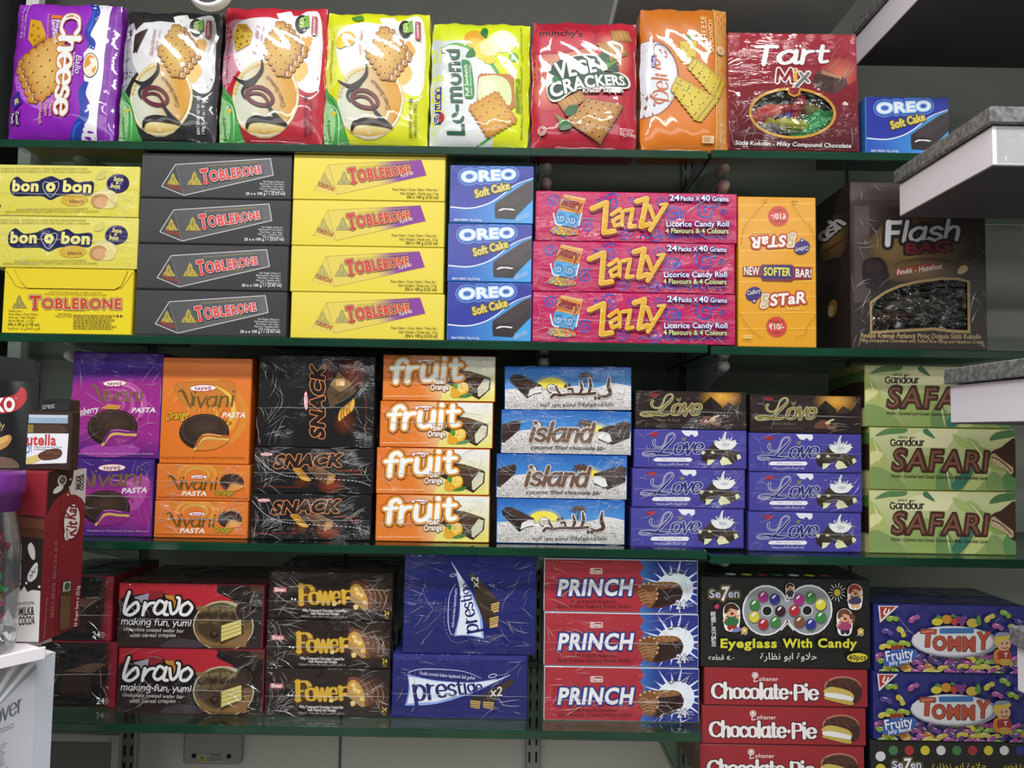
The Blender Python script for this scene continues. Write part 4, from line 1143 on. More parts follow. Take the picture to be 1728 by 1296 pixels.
def island_ground(a, x0, y0, x1, y1, ys):
    """coconut flake snow and speckles"""
    pts = [(x0, ys)] + [(x0 + (x1 - x0) * k / 12, ys - 14 + 26 * math.sin(k * 1.7) * .6 - (abs(k - 5) - 3) * 4) for k in range(1, 12)] + [(x1, ys - 10), (x1, y1), (x0, y1)]
    a.P(('lin', 0, ys, 'dedcdc', 0, y1, 'b0acaa'), *[v for p in pts for v in p])
    rnd = random.Random(5)
    for c, n in (('f0f0f0', 190), ('7a7672', 110), ('8c8884', 90), ('dedcda', 120)):
        xy = []
        for _ in range(n): xy += [rnd.uniform(x0, x1), rnd.uniform(ys, y1)]
        a.dots(c, 5, *xy, ry=3)


def coco(a, x, y, s):
    a.E_('4a3a32', x, y, 30 * s, 32 * s); a.E_('ece8e4', x - 2 * s, y - 3 * s, 23 * s, 25 * s); a.E_('b8b2ac', x, y, 16 * s, 17 * s)


def choc_bar(a, p, face, top):
    a.P('2e211d', *p); a.P('443430', *top); a.P('3a2a26', *[v + (6 if i % 2 else 0) for i, v in enumerate(face)]); a.P('e4e6e2', *face)


def palm(a, x, y, s, c):
    a.S(c, (8 * s, 14 * s), x, y, x - 4 * s, y + 40 * s, x - 12 * s, y + 85 * s)
    for dx, dy in ((-72, 14), (-60, -20), (-20, -38), (30, -36), (66, -14), (70, 20), (-46, 30), (44, 34)):
        a.S(c, (4 * s, 17 * s, 2), x, y, x + dx * .5 * s, y + (dy * .5 - 14) * s, x + dx * s, y + dy * s)


def art_island_ar():
    a = Art(820, 590, 3.702, (65, 925, 870, 938, 865, 1215, 65, 1205), ('lin', 0, 925, '2a62b4', 0, 1040, '4a8ed4'), E3)
    a.E_(('rad', 360, 1060, 'f2e25a', 130, 80, '4a86c8'), 360, 1060, 130, 76); a.E_('f0df50', 360, 1060, 96, 58)
    island_ground(a, 55, 900, 880, 1225, 1075)
    choc_bar(a, (92, 1000, 120, 978, 160, 980, 300, 1050, 305, 1075, 205, 1138, 180, 1110, 100, 1030), (212, 1122, 222, 1080, 262, 1060, 300, 1058, 298, 1096, 258, 1102), (92, 1000, 120, 976, 162, 978, 300, 1050, 222, 1075))
    coco(a, 362, 1072, 1); coco(a, 378, 1105, .6)
    palm(a, 582, 994, .72, '5a4036')
    w = [('4c362e', 6), ]
    for c, e in (('e0d8d4', 12), ('4e382f', 0)):
        a.S(c, tuple(v + e for v in (12, 26, 22, 8)), 730, 1008, 724, 1060, 735, 1110, 690, 1128, 656, 1112)
        a.S(c, 18 + e, 640, 1105, 560, 1112, 480, 1110, 420, 1118, 380, 1112, 360, 1130)
        a.S(c, tuple(v + e for v in (10, 22, 14)), 606, 1010, 612, 1060, 596, 1108); a.S(c, tuple(v + e for v in (10, 20, 12)), 546, 1028, 556, 1075, 540, 1108)
        a.S(c, 14 + e, 500, 1108, 492, 1076, 470, 1078); a.S(c, 16 + e, 420, 1116, 398, 1080, 392, 1060)
    a.dots('4e382f', 10, 452, 1056, 476, 1048, 640, 1136, 664, 1136)
    a.T('1e1a1a', arabic('لفائف شوكولاتة محشو بجوز الهند') , 288, 1186, 738, 1186, 24, .012); a.R('1e1a1a', 742, 1178, 758, 1183)
    return a


def art_island_en():
    a = Art(820, 590, 3.702, (90, 398, 905, 393, 908, 672, 92, 668), ('lin', 0, 395, '2660b0', 0, 500, '4086cc'), E3)
    a.E_(('rad', 670, 530, 'f0e05a', 110, 76, '4a86c0'), 670, 530, 112, 74); a.E_('eedc4e', 668, 530, 78, 50)
    island_ground(a, 80, 380, 920, 690, 540)
    a.P('3a2a26', 86, 490, 190, 455, 208, 470, 200, 520, 110, 605, 90, 600); a.P('4a3834', 86, 490, 190, 455, 204, 465, 100, 520)
    choc_bar(a, (695, 510, 870, 452, 905, 470, 900, 560, 790, 608, 700, 580), (694, 525, 730, 522, 770, 540, 785, 585, 760, 595, 696, 566), (695, 508, 868, 452, 905, 466, 900, 520, 790, 560, 740, 520))
    coco(a, 312, 496, 1); palm(a, 612, 478, .8, '5a4036')
    a.K('6e5446', 'island', 270, 590, 640, 590, 112, 26, .7, sh=.25, hal=[('d8d0ca', 5)])
    a.T('2c2422', 'coconut filled chocolate bar', 270, 642, 742, 644, 26, .006, .28)
    return a


def love_word(a, c, halc):
    h = [(halc, 5)]
    def st(e, col):
        a.S(col, tuple(v + e for v in (10, 9, 6, 5, 4, 4, 4, 5, 11, 14, 14, 9, 5, 4, 5, 11, 17, 14, 6)), 1042, 803, 1035, 817, 1044, 841, 1077, 848, 1101, 827, 1119, 780, 1143, 761, 1163, 763, 1165, 784, 1143, 812, 1110, 845, 1077, 878, 1044, 895, 992, 900, 967, 890, 978, 879, 1016, 879, 1077, 888, 1115, 892, 1143, 887)
    st(6, halc); a.K(c, 'ove', 1158, 893, 1330, 893, 92, 19, .35, sh=.3, hal=[(halc, 3)]); st(0, c)


def splash(a, x, y, s):
    a.S('dfe4e4', (10 * s, 18 * s, 26 * s), x + 6 * s, y - 86 * s, x - 8 * s, y - 50 * s, x - 6 * s, y)
    for k in range(11):
        t = math.radians(180 + k * 18); a.S('dfe4e4', (26 * s, 12 * s, 4 * s), x, y, x + 50 * s * math.cos(t), y + 26 * s * math.sin(t), x + (78 + 10 * (k % 3)) * s * math.cos(t), y + (44 + 14 * (k % 2)) * s * math.sin(t))
    a.B('e6e9e8', x - 80 * s, y - 10 * s, x, y - 16 * s, x + 80 * s, y - 10 * s, x + 50 * s, y + 34 * s, x, y + 44 * s, x - 50 * s, y + 34 * s); a.B('c2c8ca', x - 30 * s, y + 4 * s, x, y - 8 * s, x + 34 * s, y + 2 * s, x + 8 * s, y + 18 * s)


def art_love_milk():
    a = Art(820, 590, 3.702, (925, 732, 1630, 755, 1620, 1005, 915, 970), ('lin', 1200, 740, '4a479c', 1200, 1000, '444096'), E3)
    a.B('e2e4ee', 1212, 730, 1300, 735, 1315, 770, 1290, 785, 1250, 778, 1230, 770); a.B('4a479c', 1260, 780, 1275, 768, 1290, 782, 1275, 792); a.B('7c7a5a', 1212, 800, 1208, 785, 1222, 790, 1236, 784, 1236, 800, 1222, 814)
    a.E_('9a2634', 1040, 764, 28, 14); a.S('c85060', 3, 1020, 764, 1040, 758, 1060, 764)
    love_word(a, '2b2f74', 'd8daea')
    a.P('e8e8f0', 1030, 930, 1044, 914, 1262, 920, 1274, 932, 1262, 946, 1042, 938); a.T('8a88b0', 'Milk and White', 1078, 934, 1232, 938, 14, 0, .2)
    a.T('d0d0e4', arabic('لوف فيجيكار بالحليب و بيضاء'), 1050, 962, 1250, 968, 16, .006)
    a.P('2e2620', 1330, 905, 1420, 825, 1490, 880, 1400, 950, 1380, 975, 1332, 940); a.P('3c332a', 1330, 905, 1420, 825, 1500, 880, 1410, 940); a.P('352c25', 1440, 930, 1500, 880, 1585, 895, 1590, 930, 1520, 970, 1460, 970); a.P('4a4036', 1440, 930, 1500, 878, 1588, 894, 1530, 930)
    for q in ((1330, 885, 1350, 875, 1358, 890, 1340, 905), (1390, 890, 1405, 878, 1420, 892, 1404, 898), (1365, 975, 1370, 935, 1420, 938, 1390, 968), (1448, 950, 1470, 918, 1500, 930, 1530, 968, 1460, 978), (1560, 912, 1580, 905, 1592, 930, 1566, 945)): a.P('dcdcb4', *q)
    splash(a, 1490, 835, .9)
    a.S('2a2860', 3, 918, 968, 1250, 990, 1618, 1000)
    return a


def art_love_dark():
    a = Art(1240, 590, 3.502, (92, 252, 748, 262, 752, 490, 92, 475), ('lin', 400, 250, '2c2220', 400, 480, '2a201e'), E3)
    a.E_(('rad', 600, 290, 'e8a83a', 130, 84, '33261e'), 590, 295, 135, 80); a.P('1c1614', 470, 350, 535, 285, 590, 345, 560, 420, 480, 410); a.P('2b2321', 535, 285, 600, 342, 610, 420, 560, 425); a.P('221b19', 605, 360, 640, 320, 705, 355, 680, 395, 610, 405); a.P('3a302c', 605, 360, 640, 320, 700, 352, 620, 372)
    a.B('6a4034', 465, 445, 510, 405, 560, 420, 545, 450, 500, 460); a.E_('7a5648', 560, 450, 22, 13, 20); a.E_('6c4a3e', 590, 440, 18, 12, -20); a.E_('7a5648', 580, 458, 20, 12); a.S('cdb98e', (8, 12, 8), 535, 425, 560, 412, 585, 402); a.E_('c8b48c', 548, 424, 16, 10)
    a.E_('8a2430', 194, 276, 26, 13); a.B('7c7040', 330, 305, 328, 292, 342, 298, 356, 290, 356, 304, 342, 318)
    # the same word as on the milk boxes, moved on to this box
    k = 3.502 / 3.702
    S0, K0 = a.S, a.K
    fx = lambda x: (x - 965) * k + 116
    fy = lambda y: (y - 905) * k + 408
    def S2(col, w, *xy, **kw):
        S0(col, w, *[fx(v) if i % 2 == 0 else fy(v) for i, v in enumerate(xy)], **kw)
    def K2(col, t, x0, y0, x1, y1, h, w, *r, **kw):
        K0(col, t, fx(x0), fy(y0), fx(x1), fy(y1), h, w, *r, **kw)
    a.S, a.K = S2, K2
    love_word(a, '7c7040', 'd6cf9c')
    a.S, a.K = S0, K0
    a.T('7a6e54', 'Bitter & Dark', 218, 434, 352, 438, 16, 0, .2); a.T('5c5040', 'Love Kakao - Dark Compound Chocolate', 150, 456, 396, 464, 12)
    return a


def art_safari():
    a = Art(1240, 590, 3.502, (800, 840, 1672, 852, 1665, 1235, 797, 1202), ('lin', 1200, 840, 'ccd09c', 1200, 1220, '8c9f5c'), E3)
    a.P('e0deb0', 1150, 845, 1330, 845, 1250, 960, 1000, 960, 900, 930)
    for c, p in (('a8b468', (797, 900, 860, 960, 900, 1060, 860, 1080, 800, 1040)), ('d8d49a', (797, 1060, 870, 1010, 850, 980, 797, 990)), ('80985a', (797, 1080, 900, 1100, 1000, 1210, 797, 1210)), ('5c8250', (830, 890, 900, 845, 1010, 842, 1000, 870, 900, 880)), ('4a7a58', (1130, 842, 1180, 905, 1110, 870)),
                 ('90a65e', (1100, 1010, 1230, 1060, 1280, 1215, 1060, 1215, 1000, 1120)), ('6c8e56', (1200, 1080, 1270, 1120, 1290, 1220, 1180, 1220)), ('3c7460', (1270, 1190, 1330, 1120, 1420, 1050, 1390, 1140, 1310, 1225)), ('a8bc6c', (1285, 880, 1360, 910, 1400, 960, 1330, 950)), ('9cb06c', (1370, 905, 1440, 930, 1500, 1040, 1430, 990)),
                 ('b6c27c', (1340, 1225, 1420, 1120, 1520, 1080, 1470, 1170, 1400, 1230)), ('80985c', (1480, 1200, 1530, 1110, 1600, 1180, 1560, 1232)), ('4a7448', (1510, 915, 1560, 865, 1672, 852, 1668, 890, 1590, 905)), ('86a054', (1440, 960, 1560, 1010, 1600, 1100, 1500, 1080)), ('5c8850', (1590, 1140, 1668, 1100, 1666, 1235, 1600, 1230))):
        a.B(c, *p)
    for p in ((820, 920, 840, 980, 850, 1050), (900, 880, 960, 930, 960, 1000), (1230, 1060, 1250, 1140, 1260, 1215), (1380, 910, 1440, 980, 1480, 1060)): a.S('dfe0b0', (2, 9, 2), *p)
    a.T('3a3024', 'SINCE 1857', 962, 902, 1060, 906, 12, .012, .15)
    a.K('1f1a18', 'G', 916, 946, 944, 946, 36, 7, .7); a.K('1f1a18', 'andour', 950, 946, 1112, 948, 42, 7, .7, serif=3)
    a.T('4e2c24', 'SAFARI', 918, 1092, 1486, 1112, 124, .035, .12, hal=[('3c2018', 6)], sp=1.08); a.T('7a5442', 'SAFARI', 920, 1090, 1482, 1108, 118, -.004, .12, sp=1.14)
    a.T('3c3a24', 'Wafer, Caramel and Cereal Centre in a Milky Chocolaty Layer', 912, 1136, 1490, 1160, 19, .012, .2)
    a.B('3e261e', 1530, 980, 1580, 960, 1620, 930, 1672, 915, 1668, 1130, 1640, 1138, 1600, 1100, 1520, 1050, 1508, 1010); a.B('b09c7c', 1514, 1010, 1545, 1000, 1600, 1045, 1650, 1090, 1640, 1132, 1600, 1100, 1520, 1060)
    a.S('4c3024', 7, 1520, 1020, 1580, 1050, 1640, 1110); a.S('4c3024', 6, 1545, 1002, 1600, 1045, 1652, 1085); a.dots('c8b48c', 7, 1540, 1040, 1580, 1075, 1610, 1095, 1630, 1120, 1560, 1055)
    return a


def art_bravo():
    a = Art(0, 900, 3.272, (655, 645, 1460, 648, 1448, 1010, 640, 1005), ('lin', 900, 640, '1d1a1a', 900, 1000, '2a2120'), E4)
    a.B('b62a38', 640, 640, 900, 630, 1180, 640, 1200, 690, 1290, 740, 1240, 800, 1100, 800, 1060, 760, 900, 700, 680, 720, 650, 760)
    a.B('2a201d', 1195, 640, 1290, 690, 1340, 740, 1440, 700, 1470, 630); a.B('4a342a', 1390, 640, 1470, 640, 1465, 690, 1400, 690)
    a.B('332826', 640, 900, 700, 860, 900, 900, 1000, 960, 900, 1010, 640, 1010); a.B('463c44', 900, 980, 1000, 955, 1150, 985, 1060, 1010, 900, 1010)
    a.P('a8a0b4', 735, 722, 818, 700, 812, 745, 760, 760); a.P('8e2834', 818, 684, 900, 684, 890, 740, 820, 740); a.P('c98a3c', 906, 706, 984, 714, 960, 840, 938, 780)
    a.E_('b8b494', 1235, 880, 172, 144); a.E_('6a5236', 1235, 882, 164, 136); a.P('86663e', 1080, 930, 1390, 900, 1360, 1000, 1120, 990); a.E_('b0b48e', 1250, 800, 100, 50)
    a.B('5a4c34', 1075, 880, 1120, 790, 1230, 750, 1330, 790, 1340, 850, 1240, 940, 1190, 980, 1100, 930); a.B('463826', 1090, 900, 1130, 850, 1200, 880, 1220, 970, 1150, 950)
    for k in range(26): a.E_(('7c6c48', '3a2e20', '685838')[k % 3], 1100 + (k * 53 % 220), 780 + (k * 37 % 110), 17, 12, k * 30)
    a.P('4a3824', 1206, 860, 1340, 820, 1352, 920, 1220, 985); a.P('d6cc7c', 1226, 878, 1336, 842, 1338, 924, 1224, 968)
    for k in range(3): a.S('9a8a4c', 4, 1226, 898 + k * 22, 1336, 862 + k * 21)
    a.B('33241e', 1310, 770, 1350, 740, 1400, 780, 1395, 840, 1350, 850, 1320, 820); a.E_('241814', 1185, 925, 22, 20); a.E_('54402e', 1188, 922, 14, 12)
    p = [(712, 692, 690, 760, 684, 810, 720, 822, 760, 790, 752, 750, 712, 780, 690, 810), (800, 752, 786, 822), (790, 800, 820, 760, 850, 752), (915, 762, 880, 740, 850, 790, 870, 815, 905, 790, 920, 745), (918, 745, 905, 810, 925, 818), (938, 750, 948, 812, 980, 790, 992, 730, 980, 720), (1040, 745, 1005, 770, 1000, 812, 1035, 815, 1062, 775, 1040, 745)]
    for w, c in ((38, '1c1718'), (17, 'eeeef0')):
        for q in p: a.S(c, w, *q)
    a.K('e8e8ea', 'making fun, yum!', 668, 876, 1052, 882, 34, 5, .9, sh=.15)
    a.T('d0cccc', 'chocolate coated wafer bar', 678, 912, 1016, 920, 21, .006, .12); a.T('d0cccc', 'with cereal crispies', 714, 948, 970, 944, 22, .006, .12)
    return a


def art_elvan_side():
    a = Art(0, 900, 3.272, (200, 612, 640, 618, 640, 992, 210, 980), ('lin', 575, 800, '171415', 625, 800, 'a0263a'), E4)
    a.P('2c1c19', 330, 790, 500, 735, 585, 745, 500, 800, 495, 940, 340, 930); a.P('5a4238', 340, 785, 500, 735, 586, 742, 495, 800, 440, 790); a.P('201412', 495, 800, 586, 745, 600, 820, 495, 945)
    for k in range(5): a.S('7a5c48', 4, 440 + k * 26, 748 - k * 2, 470 + k * 26, 770 - k * 4)
    a.T('f0f0f0', '24', 535, 972, 580, 972, 34, .012); a.T('e8d0d4', 'Adet', 582, 950, 606, 950, 10); a.T('e8d0d4', 'Pieces', 582, 962, 610, 962, 9); a.T('e8d0d4', arabic('قطعة'), 582, 974, 602, 974, 9)
    return a


def art_power():
    a = Art(420, 910, 3.358, (98, 738, 805, 735, 798, 1012, 85, 1005), ('lin', 300, 800, '251a17', 420, 1010, '1c1413'), E4)
    a.E_(('rad', 280, 870, '6a4820', 100, 90, '231815'), 280, 870, 95, 85); a.E_(('rad', 660, 870, '54381f', 170, 120, '231815'), 650, 870, 150, 118)
    a.R('b8525a', 116, 822, 190, 852, 6); a.R('c86a70', 119, 825, 187, 849, 5); a.T(WH, 'Elvan', 126, 846, 182, 846, 20, .025)
    a.B('2e2a26', 190, 840, 220, 810, 262, 830, 258, 870, 220, 880); a.S('5c5448', 5, 212, 840, 228, 828, 246, 838); a.E_('141010', 230, 880, 40, 30); a.dots('e8e8ea', 6, 220, 890, 238, 892)
    h = [('5a3e10', 5)]
    a.K('d0a83a', 'P', 258, 918, 338, 918, 108, 28, .35, serif=9, hal=h); a.K('d0a83a', 'owe', 324, 918, 500, 912, 96, 23, .35, serif=4, hal=h); a.K('d0a83a', 'r', 510, 910, 556, 906, 100, 23, .4, serif=6, hal=h)
    a.E_('d8b048', 542, 880, 16, 10); a.E_('e0c890', 462, 918, 14, 11); a.B('d8c070', 575, 922, 598, 918, 602, 940, 585, 950, 574, 940); a.E_('e8dcb0', 590, 928, 9, 6)
    a.B('4a2e22', 560, 790, 640, 780, 720, 830, 780, 900, 770, 950, 700, 948, 640, 940); a.B('6c4632', 560, 795, 600, 778, 680, 830, 690, 920, 660, 950, 570, 880)
    a.B('c89a44', 560, 815, 600, 795, 645, 850, 660, 920, 620, 910, 560, 860); a.P('b08a58', 556, 858, 650, 910, 660, 948, 640, 952, 552, 890); a.dots('ecd08a', 13, 590, 825, 622, 862, 640, 905, 600, 850)
    for k in range(4): a.S('8a6248', (3, 9, 3), 640 + k * 34, 790 + k * 10, 672 + k * 32, 850 + k * 8, 668 + k * 30, 930)
    a.T('e6e2e2', 'Milky Compound Chocolate Coated Bar', 280, 962, 534, 964, 16, .016); a.T('e6e2e2', 'with Peanut and Nougat', 326, 980, 490, 981, 16, .016); a.T('c8c2c0', arabic('بار بالفول السوداني و النوجة مغلف بمركب الشوكولاتة'), 270, 994, 538, 996, 11)
    a.T('d8b048', '24', 756, 980, 786, 980, 26, .02); a.T('c8a044', 'Pieces', 758, 992, 782, 992, 8); a.T('c8a044', 'Adet', 762, 1002, 780, 1002, 8)
    return a


def prestige_logo(a, T, bars=True):
    """T maps logo coordinates to the face"""
    def P(c, *xy): a.P(c, *[v for i in range(0, len(xy), 2) for v in T(xy[i], xy[i + 1])])
    def S(c, w, *xy): a.S(c, w, *[v for i in range(0, len(xy), 2) for v in T(xy[i], xy[i + 1])])
    S('8fa8e8', (4, 12, 4), 895, 770, 905, 850, 885, 935); S('8fa8e8', (14, 12, 6), 885, 940, 1050, 930, 1250, 870, 1400, 800, 1480, 765); S('8fa8e8', (8, 10, 6), 895, 772, 1050, 805, 1250, 815, 1400, 790)
    P('dfe6f4', 900, 780, 1060, 808, 1250, 815, 1400, 795, 1470, 770, 1400, 805, 1250, 868, 1050, 925, 890, 936, 908, 860)
    for c, p in () if not bars else (('2c211c', (1320, 920, 1350, 860, 1480, 790, 1510, 800, 1400, 900, 1386, 965, 1325, 960)), ('3c2e26', (1320, 918, 1350, 858, 1490, 788, 1512, 800, 1390, 915)), ('c8a868', (1322, 922, 1386, 926, 1380, 968, 1322, 958)),
                 ('2c211c', (1248, 915, 1262, 890, 1340, 880, 1310, 915, 1306, 958, 1250, 958)), ('c8a868', (1248, 915, 1308, 920, 1302, 964, 1250, 955))): P(c, *p)
    for k in range(3 if bars else 0): S('5a4028', 4, 1324, 932 + k * 11, 1382, 936 + k * 11); S('5a4028', 4, 1250, 926 + k * 11, 1304, 930 + k * 11)
    for k in range(5 if bars else 0): S('5a4a40', 3, 1360 + k * 26, 862 - k * 14, 1400 + k * 24, 880 - k * 18)
    x0, y0 = T(932, 918); x1, y1 = T(1318, 862)
    sc = math.hypot(x1 - x0, y1 - y0) / 390
    a.K('1d2066', 'prestige', x0, y0, x1, y1, 122 * sc, 21 * sc, .4, serif=5, h2=58 * sc)
    q0, q1 = (T(1360, 892), T(1432, 886)) if bars else ((1306, 268), (1302, 206))
    a.T('d8d8dc', 'x2', *q0, *q1, 52 * sc, .016, .2)
    S('a8b8e8', (3, 6, 3), 1310, 785, 1200, 745, 1000, 735, 910, 750, 905, 762)
    t0, t1 = T(960, 768), T(1275, 794); a.T('c8d0ec', 'Fındık aromalı kakao kaplamalı ikili gofret', *t0, *t1, 20 * sc, .008, .1)
    e = T(1378, 770); a.E_('d0d4e8', *e, 26 * sc, 12 * sc, -15); a.E_('2a2e70', *e, 21 * sc, 8 * sc, -15)


def art_prestige():
    a = Art(420, 910, 3.358, (815, 655, 1580, 655, 1575, 1025, 805, 1012), ('lin', 1100, 660, '20246e', 1100, 1020, '1c2066'), E4)
    a.P('2e3480', 815, 655, 1580, 655, 1560, 680, 830, 682)
    prestige_logo(a, lambda x, y: (x, y))
    return a


def art_prestige_big():
    a = Art(420, 910, 3.358, (880, 88, 1630, 88, 1622, 640, 870, 652), ('lin', 1200, 90, '1f2470', 1200, 640, '1b2064'), E4)
    for p, f in (((1250, 190, 1278, 185, 1425, 345, 1420, 402, 1375, 415, 1300, 340), (1378, 358, 1425, 345, 1420, 400, 1376, 412)), ((1262, 290, 1300, 335, 1420, 425, 1416, 486, 1370, 498, 1300, 405), (1368, 440, 1420, 425, 1415, 486, 1370, 497))):
        a.P('33271f', *p); a.P('4a3a30', *p[:4], p[4], p[5], p[0] + 60, p[1] + 90); a.P('c8a868', *f)
        for k in range(3): a.S('5a4028', 4, f[0] + 2, f[1] + 12 + k * 13, f[2] - 3, f[3] + 12 + k * 13)
    prestige_logo(a, lambda x, y: (1296 + (y - 910) * .95 - (x - 1100) * .02, 520 - (x - 930) * .72), False)
    q = spline(np.array([1120, 330, 1108, 460, 1140, 560, 1190, 585, 1250, 565], float).reshape(-1, 2), False, 10)
    for i in range(0, len(q) - 1, 2): a.S('8a94c8', 2.5, *q[i], *q[i + 1], straight=True)
    return a


def art_princh():
    a = Art(880, 920, 3.448, (135, 710, 1035, 716, 1035, 1034, 128, 1022), ('lin', 400, 710, 'a8303c', 400, 1020, 'a42c38'), E4)
    zz = [(690, 705)]
    for k in range(9): zz += [(700 + (14 if k % 2 else -12), 715 + k * 38)]
    a.P(('lin', 690, 860, '3a70b8', 800, 860, '2b3286'), 690, 700, 1045, 700, 1045, 1045, 700, 1045, *[v for p in zz[::-1] for v in p])
    pts = []
    for k in range(18):
        t = 2 * math.pi * k / 18
        for r, w in ((96, -.09), (210 - 50 * (k % 2), .0), (96, .09)): pts += [900 + r * math.cos(t + w) * 1.05, 880 + r * math.sin(t + w) * .92]
    a.P('8fb4e4', *pts); a.P('dfe9f6', *[(900 + (v - 900) * .9 if i % 2 == 0 else 880 + (v - 880) * .9) for i, v in enumerate(pts)])
    a.E_(('rad', 900, 880, 'eef2f8', 130, 120, 'dfe9f6'), 900, 885, 112, 100)
    a.B('4a2e26', 750, 860, 800, 845, 900, 845, 940, 880, 940, 940, 890, 980, 760, 1000); a.B('2f1c1a', 780, 880, 930, 880, 940, 930, 880, 975, 770, 990); a.B('8a5c38', 740, 862, 820, 842, 905, 848, 920, 870, 840, 885, 760, 880)
    a.B('7c5030', 672, 905, 700, 858, 760, 848, 796, 900, 790, 950, 745, 1004, 700, 960)
    for k in range(5): a.S('b0845a', 6, 680 + k * 6, 905 + k * 18, 715 + k * 6, 892 + k * 18, 745 + k * 5, 912 + k * 14, 786 - k * 4, 902 + k * 16)
    a.dots('c8a070', 8, 690, 872, 715, 856, 745, 850, 772, 858, 790, 885, 796, 915, 790, 945); a.dots('a87a4c', 8, 830, 852, 860, 850, 890, 862, 845, 868, 800, 862)
    a.R('e8dcdc', 396, 762, 470, 798, 10); a.R('a42c38', 400, 766, 466, 794, 8); a.T('eee6e6', 'Elvan', 404, 790, 462, 790, 22, .025)
    a.T('e9eaee', 'PRINCH', 205, 928, 640, 924, 92, .035, .16, hal=[('1c2260', 10), ('3c48a0', 7), ('20266c', 3)], sp=1.1)
    a.T('5c2a22', 'Sütlü Kokolin Kaplamalı', 284, 972, 548, 972, 18, .006, .2); a.T('5c2a22', 'Sütlü Kremalı Patlamış Pirinçli Gofret', 205, 1002, 634, 1000, 18, .006, .2)
    a.T('2a2c4a', arabic('برينش'), 856, 792, 980, 782, 32, .006)
    a.T('e2e6f0', '24', 908, 1006, 962, 1004, 50, .016, hal=[('6a6c88', 4)]); a.T('c8cce0', 'Adet', 972, 976, 1004, 978, 11); a.T('c8cce0', 'Pieces', 972, 990, 1010, 992, 10); a.T('2a2c40', 'قطعة', 978, 1004, 1010, 1005, 14, .02)
    return a


def kid(a, x, y, s, hair, top, leg, girl=False):
    a.B('ecece6', x - 40 * s, y - 55 * s, x, y - 78 * s, x + 42 * s, y - 50 * s, x + 46 * s, y + 20 * s, x + 30 * s, y + 75 * s, x - 30 * s, y + 72 * s, x - 44 * s, y + 10 * s)
    a.E_(leg, x - 10 * s, y + 52 * s, 14 * s, 22 * s); a.E_(leg, x + 16 * s, y + 52 * s, 14 * s, 22 * s); a.B(top, x - 30 * s, y - 5 * s, x + 28 * s, y - 8 * s, x + 34 * s, y + 40 * s, x - 34 * s, y + 42 * s)
    a.E_('d8a884', x, y - 30 * s, 34 * s, 30 * s); a.B(hair, x - 40 * s, y - 28 * s, x - 30 * s, y - 66 * s, x + 10 * s, y - 74 * s, x + 40 * s, y - 46 * s, x + 30 * s, y - 36 * s, x - 6 * s, y - 46 * s, x - 28 * s, y - 20 * s)
    if girl: a.B(hair, x + 26 * s, y - 52 * s, x + 60 * s, y - 30 * s, x + 52 * s, y + 12 * s, x + 34 * s, y - 10 * s)
    a.E_('8a2a2a', x + 4 * s, y - 18 * s, 10 * s, 8 * s); a.S('2a1c18', 4 * s, x - 20 * s, y - 32 * s, x - 10 * s, y - 36 * s, x - 4 * s, y - 32 * s)
    a.S('d8a884', 12 * s, x - 28 * s, y + 4 * s, x - 44 * s, y + 20 * s); a.S('d8a884', 12 * s, x + 28 * s, y + 4 * s, x + 40 * s, y - 10 * s)


def seven_logo(a, x0, y0, x1, h):
    L = x1 - x0
    g = [('7a6418', 9), ('2a2a34', 5)]
    a.T('d4d8ea', 'Se', x0, y0, x0 + L * .38, y0, h * .78, .025, hal=g); a.T('f2f2f6', '7', x0 + L * .38, y0 + h * .3, x0 + L * .64, y0 + h * .3, h * 1.35, .035, .1, hal=g); a.T('d4d8ea', 'en', x0 + L * .63, y0, x1, y0, h * .8, .025, hal=g)


BEADS = ((388, 222, '9c2a78'), (448, 236, '2a2a7c'), (344, 264, '3a7a3c'), (476, 298, '341620'), (342, 326, 'd4c83c'), (388, 364, 'a8242c'), (449, 354, '3a8040'), (572, 240, '9c2a78'), (632, 228, '3a7a3c'), (684, 268, 'd8cc3c'), (548, 296, 'a8242c'), (684, 332, '3a8040'), (574, 354, '7a4a30'), (632, 368, '2c3088'))


